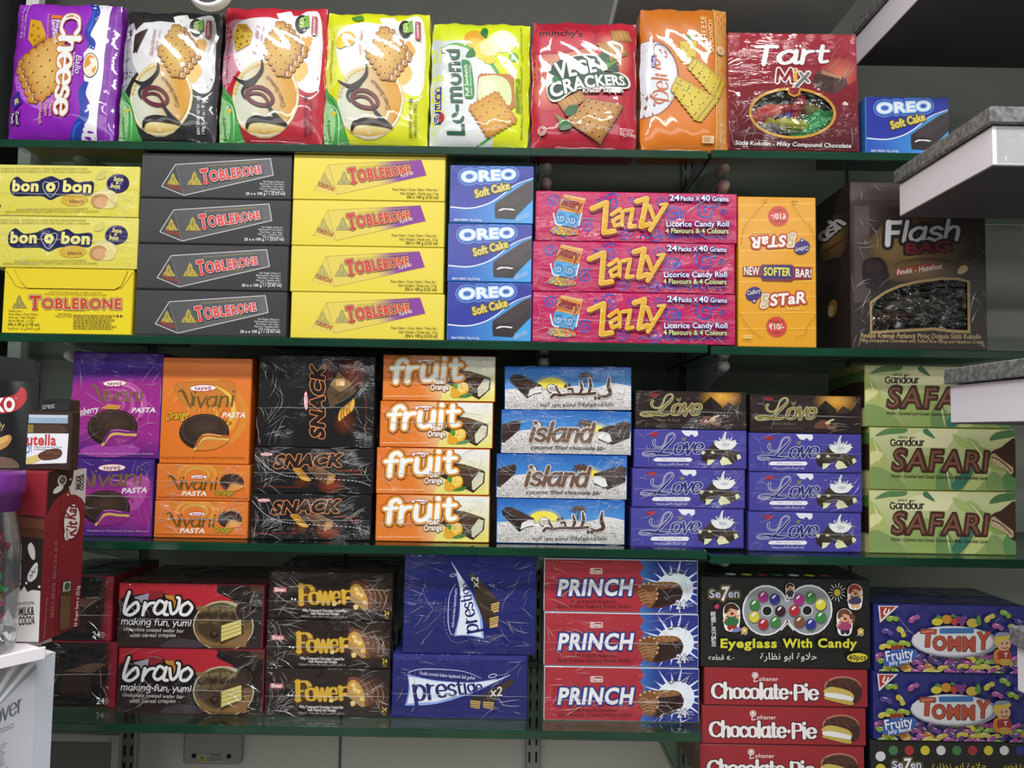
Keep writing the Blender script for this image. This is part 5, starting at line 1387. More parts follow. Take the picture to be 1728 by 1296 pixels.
def art_seven():
    a = Art(1160, 930, 3.042, (75, 118, 940, 148, 945, 610, 68, 578), ('lin', 500, 120, '191a1c', 500, 600, '151617'), E4)
    seven_logo(a, 112, 222, 266, 50)
    a.E_('e2e4e6', 402, 294, 121, 132); a.E_('e2e4e6', 626, 296, 122, 132); a.E_('8f9498', 402, 294, 113, 124); a.E_('8f9498', 626, 296, 114, 124); a.R('8f9498', 480, 250, 550, 345); a.P('191a1c', 488, 190, 540, 190, 514, 232); a.P('191a1c', 488, 410, 540, 410, 514, 362); a.S('e2e4e6', 5, 484, 200, 514, 234, 544, 200, straight=True); a.S('e2e4e6', 5, 482, 398, 514, 362, 544, 400, straight=True)
    for x, y in ((409, 296), (616, 298)): a.E_('e2e4e6', x, y, 29, 28); a.E_('17181a', x, y, 24, 24)
    for x, y, c in BEADS:
        a.E_('5a5e62', x + 2, y + 3, 29, 30); a.E_(c, x, y, 27, 29); a.B('e8e8ec', x - 14, y - 6, x - 4, y - 20, x + 8, y - 20, x - 6, y - 4)
    for k in range(14): a.S('e8e8e0', 3, 768 + 24 * math.cos(k * .449), 205 + 26 * math.sin(k * .449), 768 + (38 + 8 * (k % 2)) * math.cos(k * .449), 205 + (42 + 6 * (k % 2)) * math.sin(k * .449), straight=True)
    a.E_('d8c03c', 768, 206, 17, 18)
    kid(a, 222, 322, .95, '3a2018', '2e6a3c', '9a2c2c'); a.B('7a7cb8', 225, 390, 262, 375, 268, 395, 235, 402); kid(a, 524, 190, .5, '28201c', '2a3050', '2a3050'); kid(a, 858, 228, .85, '8a2c24', '3c3a5a', 'd8a884'); kid(a, 804, 358, .9, '6a4030', 'a0406c', '30283c', True)
    a.B('b03a50', 132, 262, 148, 252, 158, 262, 150, 278, 138, 274)
    for x, y in ((286, 392), (886, 410)):
        a.dots('c8a850', 9, x - 9, y - 6, x + 9, y - 6, x - 8, y + 8, x + 8, y + 8, x, y - 12); a.E_('efe4b4', x, y, 7); a.S('e0e0d8', 2.5, x - 18, y + 20, x - 6, y + 16, x + 2, y + 22, x + 14, y + 18)
    for i, ch in enumerate('眼鏡巧克力糖豆'): a.T('d8dcdc', ch, 114, 314 + i * 26, 140, 314 + i * 26, 19, .012)
    w = 'Eyeglass With Candy'.split()
    a.T('d2d03a', w[0], 162, 478, 452, 484, 44, .03, hal=[('3a3a10', 3)], sp=1.12); a.T('d2d03a', w[1], 482, 484, 634, 486, 44, .03, hal=[('3a3a10', 3)], sp=1.12); a.T('d2d03a', w[2], 664, 486, 866, 492, 44, .03, hal=[('3a3a10', 3)], sp=1.12)
    a.T('dcdcd6', arabic('حلاوة ابو نظارة'), 366, 544, 658, 550, 34, .004)
    a.T('dcdcd6', arabic('قطعه'), 98, 540, 178, 542, 26, .004); a.T('dcdcd6', '٤٠', 194, 542, 232, 542, 20, .006)
    a.E_('d6c83a', 868, 544, 54, 24); a.T('4a3a10', '40pcs', 822, 556, 914, 556, 26, .025)
    return a


def art_seven_low():
    a = Art(1160, 930, 3.042, (948, 962, 1765, 985, 1765, 1216, 942, 1192), '17181a', E4)
    cs = ('3f7a46', 'a83034', 'd4c63a', 'd8dadc', '3f7a46', 'a83034', 'd4c63a', 'd8dadc', '2c3080')
    for k, c in enumerate(cs): a.E_(c, 1062 + k * 82, 1014 + k * 1, 24, 25)
    a.E_('d8dadc', 994, 1044, 26, 26); a.E_('d4c63a', 992, 1110, 26, 26)
    seven_logo(a, 1052, 1106, 1202, 46); a.T('c8be4a', arabic('حلاوة ابو نظارة'), 1256, 1116, 1540, 1112, 30, .004); a.T('c8be4a', arabic('قطعه') + ' ٤٠', 1630, 1118, 1735, 1116, 26, .004)
    return a


def art_pie():
    a = Art(1160, 930, 3.042, (80, 782, 925, 800, 920, 995, 75, 978), ('lin', 500, 785, '96222c', 500, 990, '92202a'), E4)
    a.burst('e8dede', 342, 822, 15, 19, 16); a.dots('96222c', 2.6, *[v for i in range(10) for v in (342 + 11 * math.cos(i * .63), 820 + 11 * math.sin(i * .63))]); a.S('e8dede', 5, 340, 835, 336, 856, 356, 852)
    a.T('e8dede', 'phaner', 364, 852, 462, 854, 22, .006)
    h = [('3a1014', 5)]
    a.K('ebe6e8', 'Chocolate', 118, 942, 506, 950, 74, 19, .42, serif=6, hal=h); a.E_('ebe6e8', 526, 918, 9, 9); a.K('ebe6e8', 'Pie', 542, 952, 662, 954, 74, 19, .42, serif=6, hal=h)
    a.E_('6a2a24', 792, 890, 100, 62); a.E_('b0705a', 794, 884, 96, 56); a.E_('4a2c22', 796, 896, 92, 58); a.B('3a221c', 820, 920, 888, 890, 885, 950, 850, 978, 835, 960)
    for k in range(20): a.E_(('5c3a2c', '38221a')[k % 2], 722 + (k * 41 % 150), 858 + (k * 29 % 50), 8, 5)
    a.B('c8b05a', 698, 900, 740, 885, 820, 905, 848, 930, 840, 950, 760, 935, 700, 920); a.B('e8e8ec', 702, 918, 760, 920, 838, 940, 836, 962, 760, 948, 704, 938); a.B('c0a44e', 702, 938, 760, 948, 836, 962, 845, 980, 820, 982, 740, 962, 700, 950)
    return a


def art_tommy():
    a = Art(1160, 930, 3.042, (968, 600, 1748, 620, 1744, 972, 958, 945), ('lin', 1300, 600, '2c3078', 1300, 960, '2a2e74'), E4)
    rnd = random.Random(9)
    cols = ('a85a98', '86a83a', 'c8bc48', '5a3f74', 'b87a34', '9a4a8c', '5c8a34', 'c8c060', '6a4a86')

    def bean(x, y, s, ang, c):
        t = math.radians(ang); u = (math.cos(t), math.sin(t)); v = (-u[1], u[0])
        pts = []
        for px, py in ((-30, 6), (-26, -10), (-8, -16), (12, -13), (30, -8), (32, 8), (20, 15), (4, 8), (-14, 15)): pts += [x + s * (px * u[0] + py * v[0]), y + s * (px * u[1] + py * v[1])]
        a.B(c, *pts); a.S('e6e0ea', 3.5 * s, x + s * (-14 * u[0] - 9 * v[0]), y + s * (-14 * u[1] - 9 * v[1]), x + s * (2 * u[0] - 10 * v[0]), y + s * (2 * u[1] - 10 * v[1]))
    for row in range(4):
        for k in range(15): bean(975 + k * 55 + row * 23 % 50 + rnd.uniform(-10, 10), 872 + row * 26 + rnd.uniform(-6, 6) + k * 1.4, 1.0, rnd.uniform(-50, 50), cols[rnd.randrange(9)])
    for x, y, g, c in ((1044, 670, 0, '86a83a'), (1155, 672, -30, 'a85a98'), (1015, 738, 20, '5a4a94'), (1088, 738, 55, 'c8bc48'), (1546, 672, -35, 'c8bc48'), (1630, 650, 30, '86a83a'), (1588, 718, 20, 'a85a98'), (1700, 700, 50, '4a4488'), (1670, 722, 20, '86a83a'), (1000, 815, -10, 'c8bc48'), (1040, 800, 20, '86a83a'), (1100, 800, 10, '9ab03a'), (1246, 868, -30, '5a3f74'), (1440, 880, 40, 'c8bc48')):
        bean(x, y, 1, g, c)
    a.E_('8f90a0', 1362, 795, 228, 84, 2); a.E_('c8c8d4', 1350, 790, 214, 80, 2); a.E_('dedee4', 1348, 788, 206, 74, 2)
    a.E_('d4c63e', 1272, 688, 28, 20); a.E_('d09030', 1322, 676, 26, 24); a.E_('b8423a', 1362, 688, 18, 20); a.dots('7a3f80', 11, 1382, 668, 1400, 672, 1418, 668, 1390, 688, 1410, 688, 1400, 702); a.E_('c8b044', 1456, 696, 32, 24); a.B('5c8a3a', 1470, 690, 1490, 655, 1500, 690, 1490, 710); a.B('5c8a3a', 1265, 668, 1278, 652, 1300, 668); a.B('5c8a3a', 1340, 660, 1358, 648, 1372, 664)
    a.R('3c74b4', 1282, 722, 1460, 750, 8)
    h = [('7a3424', 4)]
    a.T('b8523a', 'T', 1178, 812, 1255, 816, 82, .04, .06, hal=h); a.T('b8523a', 'OMM', 1244, 832, 1462, 843, 66, .036, h2=70, hal=h, sp=1.1); a.T('b8523a', 'Y', 1470, 832, 1540, 830, 82, .038, .12, hal=h)
    a.S('e0b0a0', 4, 1192, 742, 1250, 734)
    a.P('ded8da', 972, 600, 1078, 602, 978, 690); a.P('a83a34', 980, 605, 1060, 607, 984, 672); a.S('ece8e8', 8, 1010, 615, 1000, 640, 1016, 644, 1028, 620)
    a.B('b85a34', 1028, 822, 1048, 805, 1088, 808, 1098, 822, 1080, 838, 1040, 838); a.T('5a1c10', 'NEW', 1034, 832, 1092, 828, 20, .03)
    a.B('3c66b0', 990, 890, 1010, 840, 1110, 826, 1160, 838, 1150, 880, 1080, 912, 1000, 916)
    a.T('e6eaf4', 'Fruity', 1004, 890, 1146, 870, 50, .02, hal=[('2c4c9c', 6)]); a.T('e6eaf4', 'Jelly Beans', 1014, 912, 1134, 896, 20, .018)
    # boy in a cap printed beside the name
    a.B('c87a34', 1560, 850, 1600, 830, 1640, 840, 1650, 900, 1570, 910); a.B('9a3430', 1582, 850, 1640, 846, 1648, 892, 1588, 896); a.T('e8dede', 'T', 1612, 878, 1632, 878, 22, .03); a.B('b8964a', 1590, 890, 1640, 890, 1636, 920, 1594, 920)
    a.E_('d4a888', 1612, 808, 38, 36); a.B('d2b64a', 1562, 800, 1572, 766, 1640, 756, 1650, 778, 1600, 790, 1580, 820); a.B('8a8ea8', 1570, 768, 1580, 748, 1628, 746, 1648, 760); a.E_('2a1c18', 1604, 806, 4, 6); a.E_('2a1c18', 1628, 804, 4, 6); a.S('7a2a20', 4, 1600, 826, 1616, 832, 1632, 824)
    return a


def art_kitkat():
    # red side; numbered view of 160 x 520
    a = Art(0, 560, 1.7615, (140, 410, 268, 408, 248, 880, 118, 925), ('lin', 190, 400, '8e2430', 190, 900, '80202c'), E3)
    a.P('2a1e1c', 138, 405, 228, 405, 222, 470, 205, 472, 180, 486, 160, 500, 142, 530, 136, 540); a.P('e0dedc', 226, 404, 270, 404, 266, 520, 252, 498, 232, 486, 216, 484, 210, 470, 222, 440)
    a.dots('e0dedc', 3.5, 214, 438, 212, 462, 206, 484)
    a.B('e4e2de', 172, 436, 180, 424, 198, 428, 200, 446, 188, 456, 174, 450); a.B('2a1e1c', 177, 437, 183, 429, 195, 433, 196, 444, 187, 450, 178, 446); a.B('e4e2de', 156, 470, 168, 458, 186, 452, 190, 462, 176, 474, 160, 478)
    for k in range(3): a.S('e4e2de', 1.5, 180 + k * 5, 430 + k * 3, 184 + k * 5, 447 - k)
    a.T('3a2c28', 'NOW WITH EXTRA', 234, 474, 236, 428, 5, .01); a.T('241a18', 'MILK&', 245, 470, 247, 428, 11, .03); a.T('241a18', 'COCOA', 257, 474, 259, 424, 11, .03)
    a.E_('7a1e28', 219, 566, 31, 58, 4); a.E_('efecea', 219, 566, 26, 52, 4); a.T('8e2430', 'Kit', 232, 612, 236, 568, 34, .035, .1); a.T('8e2430', 'Kat', 230, 562, 236, 518, 34, .035, .1)
    a.B('e8e4e2', 193, 604, 200, 592, 212, 600, 208, 618, 198, 622); a.T('8e2430', 'Nestle', 205, 618, 205, 596, 7, .02)
    a.T('b87a80', '08/2019  09/2018   8267417616  03 35', 160, 852, 172, 622, 11); a.T('efe4e4', '36 finger bars x 20.5g', 238, 884, 246, 762, 10, .012)
    a.P('4a4038', 188, 742, 222, 740, 220, 780, 186, 784); a.P('c8c0b0', 192, 748, 216, 746, 214, 774, 190, 776); a.B('3c5a34', 198, 752, 212, 752, 210, 770, 196, 770)
    a.P('5a3a28', 182, 786, 222, 780, 216, 888, 176, 894); a.lines('8a6a50', 184, 792, 216, 16, 6, 3)
    a.T('c89098', 'Best before see base', 130, 910, 138, 790, 5)
    return a


def art_kitkat_left():
    a = Art(0, 560, 1.7615, (24, 413, 140, 410, 118, 925, 16, 916), ('lin', 80, 540, '8a232e', 80, 555, '2a1e1c'), E3)
    a.P('8a232e', 20, 405, 142, 405, 134, 560, 70, 552, 20, 560); a.P('6a3c2a', 20, 556, 134, 566, 132, 600, 20, 590); a.P('55301f', 20, 592, 132, 602, 131, 628, 20, 616)
    a.B('dddad6', 80, 650, 90, 640, 102, 660, 102, 690, 92, 688, 82, 668); a.B('dddad6', 82, 735, 100, 706, 112, 704, 110, 740, 94, 756, 82, 752); a.S('2a1e1c', 2, 88, 748, 100, 726, 110, 712); a.S('2a1e1c', 2, 86, 738, 98, 740); a.S('2a1e1c', 2, 92, 726, 106, 730)
    a.P('dddbd8', 10, 800, 55, 770, 62, 782, 72, 768, 82, 786, 96, 780, 122, 784, 118, 930, 10, 930); a.dots('dddbd8', 4, 58, 762, 118, 772, 78, 760)
    a.T('3a2c28', 'NOW WITH EXTRA', 50, 822, 104, 822, 9, .015); a.T('241a18', 'MILK&', 58, 850, 104, 850, 22, .03); a.T('241a18', 'COCOA', 58, 876, 106, 876, 22, .03)
    return a


def art_nutella():
    a = Art(0, 560, 3.502, (148, 455, 425, 455, 408, 808, 148, 800), ('lin', 250, 455, '3e2c24', 250, 800, '33221b'), E3)
    a.R('9db4cc', 85, 472, 396, 526); a.R('b8cade', 85, 472, 396, 490)
    for k in range(24): a.S('7f98b4', 2, 95 + k * 13, 490, 95 + k * 13, 524, straight=True)
    a.B('4c3a2e', 180, 540, 300, 532, 370, 540, 396, 580, 300, 590, 180, 585); a.R('8a7a3e', 85, 535, 182, 586)
    a.P('e4e6ee', 85, 590, 404, 590, 392, 768, 85, 775)
    a.T('2c2422', 'n', 92, 662, 140, 662, 62, .03); a.T('c23a38', 'utella', 146, 660, 326, 662, 64, .03); a.T('3a3430', 'Hazelnut Spread with Cocoa', 192, 676, 362, 678, 9, .01); a.T('3a3430', 'and Breadsticks', 192, 690, 276, 691, 9, .01)
    a.T('3a78b8', 'GO!', 110, 722, 180, 700, 44, .02, .2); a.P('d2c078', 85, 770, 85, 752, 220, 715, 246, 745, 180, 772); a.B('5a3a2c', 218, 720, 270, 690, 340, 682, 365, 708, 340, 740, 250, 750); a.S('7a5a4a', 6, 270, 712, 300, 700, 330, 715, 345, 700)
    a.T('b8a898', 'ferrero', 346, 774, 390, 774, 7)
    return a


def art_flash_left():
    a = Art(1230, 280, 3.47, (540, 180, 712, 80, 722, 1062, 612, 1060), '2a211e', E2 * .9)
    a.B(('rad', 640, 500, '8a7044', 70, 200, '2e241f'), 580, 480, 640, 330, 700, 330, 712, 520, 680, 620, 600, 600)
    a.K('b8babc', 'ash', 605, 490, 692, 420, 96, 18, .7, sh=.1, hal=[('242120', 10)]); a.S('6a2026', 12, 600, 560, 650, 540, 690, 520)
    a.B('1a1412', 600, 650, 660, 620, 690, 700, 660, 790, 600, 760); a.E_('8a6a3c', 655, 880, 18, 40); a.E_('cbb488', 650, 890, 10, 26)
    return a


def art_safari_left():
    a = Art(1240, 590, 3.502, (765, 828, 800, 840, 797, 1202, 770, 1190), 'a8a868', E3)
    a.P('5c7c3c', 765, 900, 800, 880, 800, 960, 765, 980); a.P('3a241c', 765, 985, 790, 955, 805, 960, 805, 1110, 770, 1110); a.P('a8947a', 765, 1040, 785, 1050, 785, 1100, 765, 1100); a.P('d0cc90', 765, 1120, 805, 1120, 805, 1210, 765, 1210)
    return a


def art_5star_left():
    a = Art(1230, 280, 3.47, (45, 170, 75, 165, 55, 1050, 40, 1045), 'd8981a', E2)
    a.E_('3c2a74', 58, 370, 18, 55); a.R('5a3a20', 44, 560, 52, 700); a.S('8a5a10', 3, 45, 500, 75, 500, straight=True)
    return a


def art_poster():
    a = Art(0, 900, 3.272, (-60, 650, 318, 590, 298, 1296, -60, 1296), ('lin', 0, 700, 'b8bcc6', 280, 700, 'd0d4dc'), E4)
    a.P('a02028', -60, 640, 70, 640, -20, 760, -60, 790); a.S('8a2a2a', 6, 70, 645, 10, 720, -60, 800)
    for k in range(6): a.S(('9aa0ac', 'e6e8ee')[k % 2], (6, 26, 10), 300 - k * 50, 600, 180 - k * 30, 700, 60 - k * 20, 830 + k * 10)
    a.P('c2c8d4', 222, 640, 312, 600, 298, 1300, 216, 1300)
    a.K('5c6070', 'over', 40, 930, 160, 880, 80, 8, .4, sh=.4); a.S('5c6070', (3, 9, 9, 3), 40, 860, 20, 900, 0, 950, -30, 965, 10, 950, 40, 960); a.lines('8a8e98', -40, 975, 130, 2, 14, 5, -.25)
    a.lines('9a9ea8', -40, 1040, 100, 8, 14, 6, -.15); a.T('2c3a7c', 'N', 2, 1130, 32, 1120, 34, .03, .3); a.lines('7a7e88', -40, 1160, 110, 7, 15, 7, -.15); a.lines('3a3e48', -40, 1262, 140, 2, 14, 8, -.2)
    return a


def art_nut_bag():
    a = Art(0, 560, 3.502, (-90, 290, 235, 290, 150, 800, -90, 800), '1a1a1c', E3)
    a.B('b02a34', -90, 440, 0, 420, 100, 390, 135, 335, 160, 370, 150, 440, 100, 500, 20, 520, -90, 520)
    a.T(WH, 'KO', -14, 508, 98, 500, 84, .045, .08); a.T('e0a0a0', '®', 98, 425, 112, 425, 14); a.T('c0a870', 'ndy', -20, 618, 40, 605, 34, .004, .3)
    a.B('b8864a', -20, 700, 20, 660, 60, 640, 74, 660, 50, 700, 0, 725); a.B('d0a468', 10, 665, 50, 645, 60, 665, 20, 690); a.E_('6a5448', 20, 790, 80, 40)
    return a


def art_small_black():
    a = Art(0, 560, 3.502, (225, 392, 402, 392, 402, 800, 225, 800), '202022', E3)
    a.T('a8acb4', 'crest', 228, 445, 305, 438, 34, .01, .1); a.P('2c2c30', 310, 395, 400, 395, 400, 450, 310, 450)
    return a
# ------------------------------------------------------------------ the room
def zat(px, py, Y): return at(px, py, Y).z


S1 = zat(900, 249, -.04); S2 = zat(900, 576.5, -.04); S3 = zat(640, 913.5, 0); S4 = zat(900, 1215.5, 0)
WALL_Y = 0.31
WALL_M = solid('painted_wall_panel', 'b9bab4', .6, .3, 'b0b1ab', 3)
DARK_M = solid('dark_wall', '2a2b2c', .6, .3)
SOFFIT_M = solid('grey_soffit_board', 'f0f0f3', .7, .2, 'e6e6ea', 6)
FLOOR_M = solid('floor_tile', 'a8a49c', .4, .4, '9c988f', 2)
CEIL_M = solid('ceiling_paint', '8a8a88', .8, .2)
WHITE_M = solid('white_painted_wood', 'f3f0f8', .45, .4)
UNDER_M = solid('underside_shade', '4a464a', .5, .3)  # dark tone for the shade under the tiers
GRANITE_M = solid('grey_granite', '8c8f8e', .35, .5, '5a5d5d', 140, .25)
METAL_M = solid('white_powder_coated_steel', 'eeeeee', .35, .5)
STEEL_M = solid('grey_steel_plate', '8d8d8d', .45, .5, metal=.2)
BLACK_M = solid('black_gap', '0c0c0d', .6, .3)
PLASTIC_P = solid('purple_plastic', '6c2a84', .3, .5)
EDGE_M = solid('green_glass_edge', '123f2b', .12, .6, '0d3323', 8)
FACE_M = clear_mat('tinted_shelf_glass', (.66, .8, .71), .1, .03)
CLEAR_M = clear_mat('clear_film', (.96, .96, .97), .1, .16)
n_, l_ = CLEAR_M.node_tree.nodes, CLEAR_M.node_tree.links
df_ = n_.new('ShaderNodeBsdfDiffuse'); df_.inputs[0].default_value = (.9, .9, .92, 1)
m2_ = n_.new('ShaderNodeMixShader'); m2_.inputs[0].default_value = .22
l_.new([q for q in n_ if q.type == 'MIX_SHADER' and q != m2_][0].outputs[0], m2_.inputs[1]); l_.new(df_.outputs[0], m2_.inputs[2])
l_.new(m2_.outputs[0], n_['Material Output'].inputs['Surface'])
PANE_M = clear_mat('clear_window_film', (.94, .94, .94), .03, .06)
n_, l_ = PANE_M.node_tree.nodes, PANE_M.node_tree.links
nz_ = n_.new('ShaderNodeTexNoise'); nz_.inputs['Scale'].default_value = 1; nz_.inputs['Detail'].default_value = 3; nz_.inputs['Distortion'].default_value = 1.2
l_.new(_coords(n_, l_, (30, 30, 80)), nz_.inputs['Vector'])
bp_ = n_.new('ShaderNodeBump'); bp_.inputs['Distance'].default_value = .012
l_.new(nz_.outputs['Fac'], bp_.inputs['Height'])
for q_ in n_:
    if q_.type == 'BSDF_GLOSSY': l_.new(bp_.outputs['Normal'], q_.inputs['Normal'])


def boxmesh(name, x0, y0, z0, x1, y1, z1, mat, ch=0.0):
    b = MB(); b.box(x0, y0, z0, x1, y1, z1, 'ffffff', 0, ch)
    return b.mesh(name, mat)


struct('wall_back', boxmesh('wall_back', -1.6, WALL_Y, 0, 1.6, WALL_Y + .05, 2.8, WALL_M))
struct('floor', boxmesh('floor', -2.5, -6.5, -.05, 2.5, .4, 0, FLOOR_M))
struct('ceiling', boxmesh('ceiling', -2.5, -6.5, 2.8, 2.5, .4, 2.85, CEIL_M))
struct('wall_left', boxmesh('wall_left', -1.0, -.02, 0, -.905, WALL_Y, 2.8, DARK_M))
struct('wall_right', boxmesh('wall_right', 1.03, -.9, 0, 1.08, WALL_Y, 2.8, WALL_M))
struct('trim_1', boxmesh('trim_1', .17, -.02, 2.185, .575, WALL_Y, 2.215, SOFFIT_M, .002))
for i, x in enumerate((-.3, .62)):
    struct('trim_%d' % (i + 2), boxmesh('trim', x, WALL_Y - .003, 0, x + .004, WALL_Y, 2.8, solid('panel_joint', '55564f', .7)))


struct('trim_4', boxmesh('trim_4', -.9, WALL_Y - .006, S1 + .004, 1.6, WALL_Y - .001, 2.8, solid('wall_shade', '585a54', .6, .3, '50524c', 3)))  # darker sheet added to imitate shade on the wall behind the top shelf


def glass_shelf(x0, x1, z, label, y0=-.04):
    b = MB(); b.box(x0, y0, z - .012, x1, .29, z, '123f2b', 0, .0012)
    for i, f in enumerate(b.f):
        nz = abs((Vector(b.v[f[1]]) - Vector(b.v[f[0]])).cross(Vector(b.v[f[2]]) - Vector(b.v[f[1]])).normalized().z)
        b.m[i] = 1 if nz > .9 else 0
    o = link('glass_shelf', b.mesh('glass_shelf', [EDGE_M, FACE_M]), ((x0 + x1) / 2, 0, z))
    o.data.transform(Matrix.Translation((-(x0 + x1) / 2, 0, -z)))
    return tag(o, label, 'shelf', 'green glass shelf boards')


SEAM = at(1198, 255, -.04).x
glass_shelf(-.895, SEAM - .002, S1, 'green glass shelf board carrying the row of biscuit packets at the top')
glass_shelf(SEAM + .002, .95, S1 + .0015, 'green glass shelf board under the maroon assortment box and top right blue box')
glass_shelf(-.895, SEAM - .002, S2, 'green glass shelf board under the grey and yellow triangular bar cartons')
glass_shelf(SEAM + .002, .95, S2 - .002, 'green glass shelf board under the orange-yellow bar box and the dark brown box')
glass_shelf(-.895, SEAM - .002, S3, 'green glass shelf board under the orange fruit bars and coconut bars')
S3R = zat(1350, 931.5, 0)
glass_shelf(SEAM + .002, .95, S3R, 'green glass shelf board under the right stack of violet boxes and the leafy green boxes')
glass_shelf(-.895, at(1183, 1240, -.04).x, S4, 'lowest green glass shelf board, under the red and dark wafer boxes')


def bracket(x, z, label):
    r = tag(link('shelf_bracket', None, (x, .29, z)), label, 'bracket', 'white shelf brackets')
    b = MB()
    prof = [(0, -.002), (0, -.075), (-.05, -.06), (-.16, -.03), (-.235, -.018), (-.245, -.010), (-.24, -.002)]
    for s in (-.006, .006): b.face([(s, y, q) for y, q in (prof if s < 0 else prof[::-1])])
    k = len(prof)
    for i in range(k):
        (y0, z0), (y1, z1) = prof[i], prof[(i + 1) % k]
        b.face([(-.006, y0, z0), (.006, y0, z0), (.006, y1, z1), (-.006, y1, z1)])
    link('arm', b.mesh('arm', METAL_M), parent=r)
    b = MB(); b.tube([(0, -.215, -.0115), (0, -.24, -.0105), (0, -.249, -.0105), (0, -.253, -.0105)], [.0085, .0085, .007, .002], 12)
    link('end_cap', b.mesh('end_cap', METAL_M, True), parent=r)


for x, side in ((-.672, 'left'), (.048, 'middle'), (.322, 'right')):
    for z, nm in ((S1, 'top shelf'), (S2, 'second shelf'), (S3 if x < .3 else S3R, 'third shelf')):
        bracket(x, z - .0125, 'white steel bracket under the %s, %s upright of three' % (nm, side))
    r = tag(link('slotted_upright', None, (x, WALL_Y, .9)), 'grey slotted wall upright, %s of the three behind the shelves' % side, 'upright', 'slotted uprights')
    b = MB(); b.box(-.013, -.016, -.3, .013, 0, 1.3, 'ffffff', 0, .002); link('channel', b.mesh('channel', STEEL_M), parent=r)
    b = MB()
    for k in range(52):
        for s in (-.006, .006): b.box(s - .0018, -.0166, -.28 + k * .03, s + .0018, -.0158, -.262 + k * .03)
    link('slots', b.mesh('slots', BLACK_M), parent=r)
    b = MB(); b.tube([(0, -.0155, .012), (0, -.018, .012)], .004, 12); link('screw', b.mesh('screw', STEEL_M), parent=r)

r = tag(link('corner_post', boxmesh('corner_post', -.0115, -.01, 0, .0115, .01, 2.6, METAL_M, .001), (-.873, .24, 0)), 'white square post standing behind the left end of the shelves', 'post')

# stepped ledges on the right: granite over white boards
for x, z, y, lab in ((.532, 2.031, .06, 'white shelf tier with granite top above the top right blue box'), (.531, 1.753, -.075, 'white shelf tier with granite top and taped end covering the dark brown box'),
                  (.525, 1.467, -.205, 'white shelf tier with granite top in front of the leafy green boxes'), (.517, 1.195, -.335, 'white shelf tier with granite top at the right edge beside the jelly bean boxes')):
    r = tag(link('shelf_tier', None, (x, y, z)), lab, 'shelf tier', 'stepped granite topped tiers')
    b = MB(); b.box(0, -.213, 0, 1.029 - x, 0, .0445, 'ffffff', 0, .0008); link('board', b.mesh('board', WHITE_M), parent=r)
    b = MB(); b.box(.0006, -.2124, -.0014, 1.028 - x, -.0006, -.0002); link('underside_shade_sheet', b.mesh('underside_shade_sheet', UNDER_M), parent=r)  # dark sheet added below the white board to stand in for shade
    b = MB(); b.box(-.006, -.219, .046, 1.029 - x, .003, .0645, 'ffffff', 0, .0012); link('granite_top', b.mesh('granite_top', GRANITE_M), parent=r)
    b = MB(); b.box(.004, -.2137, .002, .2, -.2131, .0435); link('packing_tape', b.mesh('packing_tape', PANE_M), parent=r)

# things on the wall below the lowest shelf
p0, p1 = at(310, 1238, WALL_Y - .02), at(405, 1291, WALL_Y - .02)
cx, w_, h_ = (p0.x + p1.x) / 2, (p1.x - p0.x), (p0.z - p1.z) + .02
r = tag(link('junction_plate', None, (cx, WALL_Y, p1.z)), 'grey metal cover plate with warning sticker below the lowest shelf', 'plate')
b = MB(); b.box(-w_ / 2, -.02, 0, w_ / 2, 0, h_, 'ffffff', 0, .003); link('cover', b.mesh('cover', STEEL_M), parent=r)
for s in (-1, 1):
    b = MB(); b.tube([(s * .031, -.0203, .015), (s * .031, -.0212, .015)], .0042, 14); link('bolt', b.mesh('bolt', BLACK_M), parent=r)
st = Art(90, 1080, 3.84, (930, 732, 1105, 740, 1100, 800, 928, 788), '9a9a94', E4)
st.P('b8b438', 935, 782, 962, 738, 986, 784); st.P('2a2a20', 942, 778, 962, 746, 979, 779); st.P('b8b438', 947, 775, 962, 752, 975, 777); st.P('2a2a20', 960, 754, 968, 756, 962, 765, 968, 766, 957, 778, 961, 768, 955, 767)
st.T('3a3a38', 'WARNING', 1010, 750, 1086, 752, 12, .02); st.lines('5a5a56', 994, 758, 1096, 3, 9.5, 5)
s0, s1 = at(90 + 930 / 3.84, 1080 + 735 / 3.84, WALL_Y - .02), at(90 + 1102 / 3.84, 1080 + 796 / 3.84, WALL_Y - .02)
P_, C_ = face_tris(st, lambda uv, lay: np.stack([s0.x - cx + uv[..., 0] * (s1.x - s0.x), np.full(uv.shape[:2], -.0205 - lay * 4e-5), s1.z - p1.z + uv[..., 1] * (s0.z - s1.z)], -1))
link('warning_sticker', tri_mesh('warning_sticker', P_, C_, [CARD]), parent=r)

r = tag(link('glass_door', None, (at(150, 1296, .2).x, .2, .78)), 'dark glass cabinet door with pale frame below the left end of the lowest shelf', 'cabinet door')
zt = zat(150, 1250, .2) - .78
b = MB(); b.box(-.16, 0, -.3, .038, .004, zt, 'ffffff'); link('pane', b.mesh('pane', solid('dark_door_glass', '3a3d3a', .1, .6)), parent=r)
b = MB(); b.box(.038, -.006, -.3, .05, .008, zt + .012, 'ffffff', 0, .001); b.box(-.17, -.006, zt, .038, .008, zt + .012, 'ffffff', 0, .001); link('frame', b.mesh('frame', STEEL_M), parent=r)

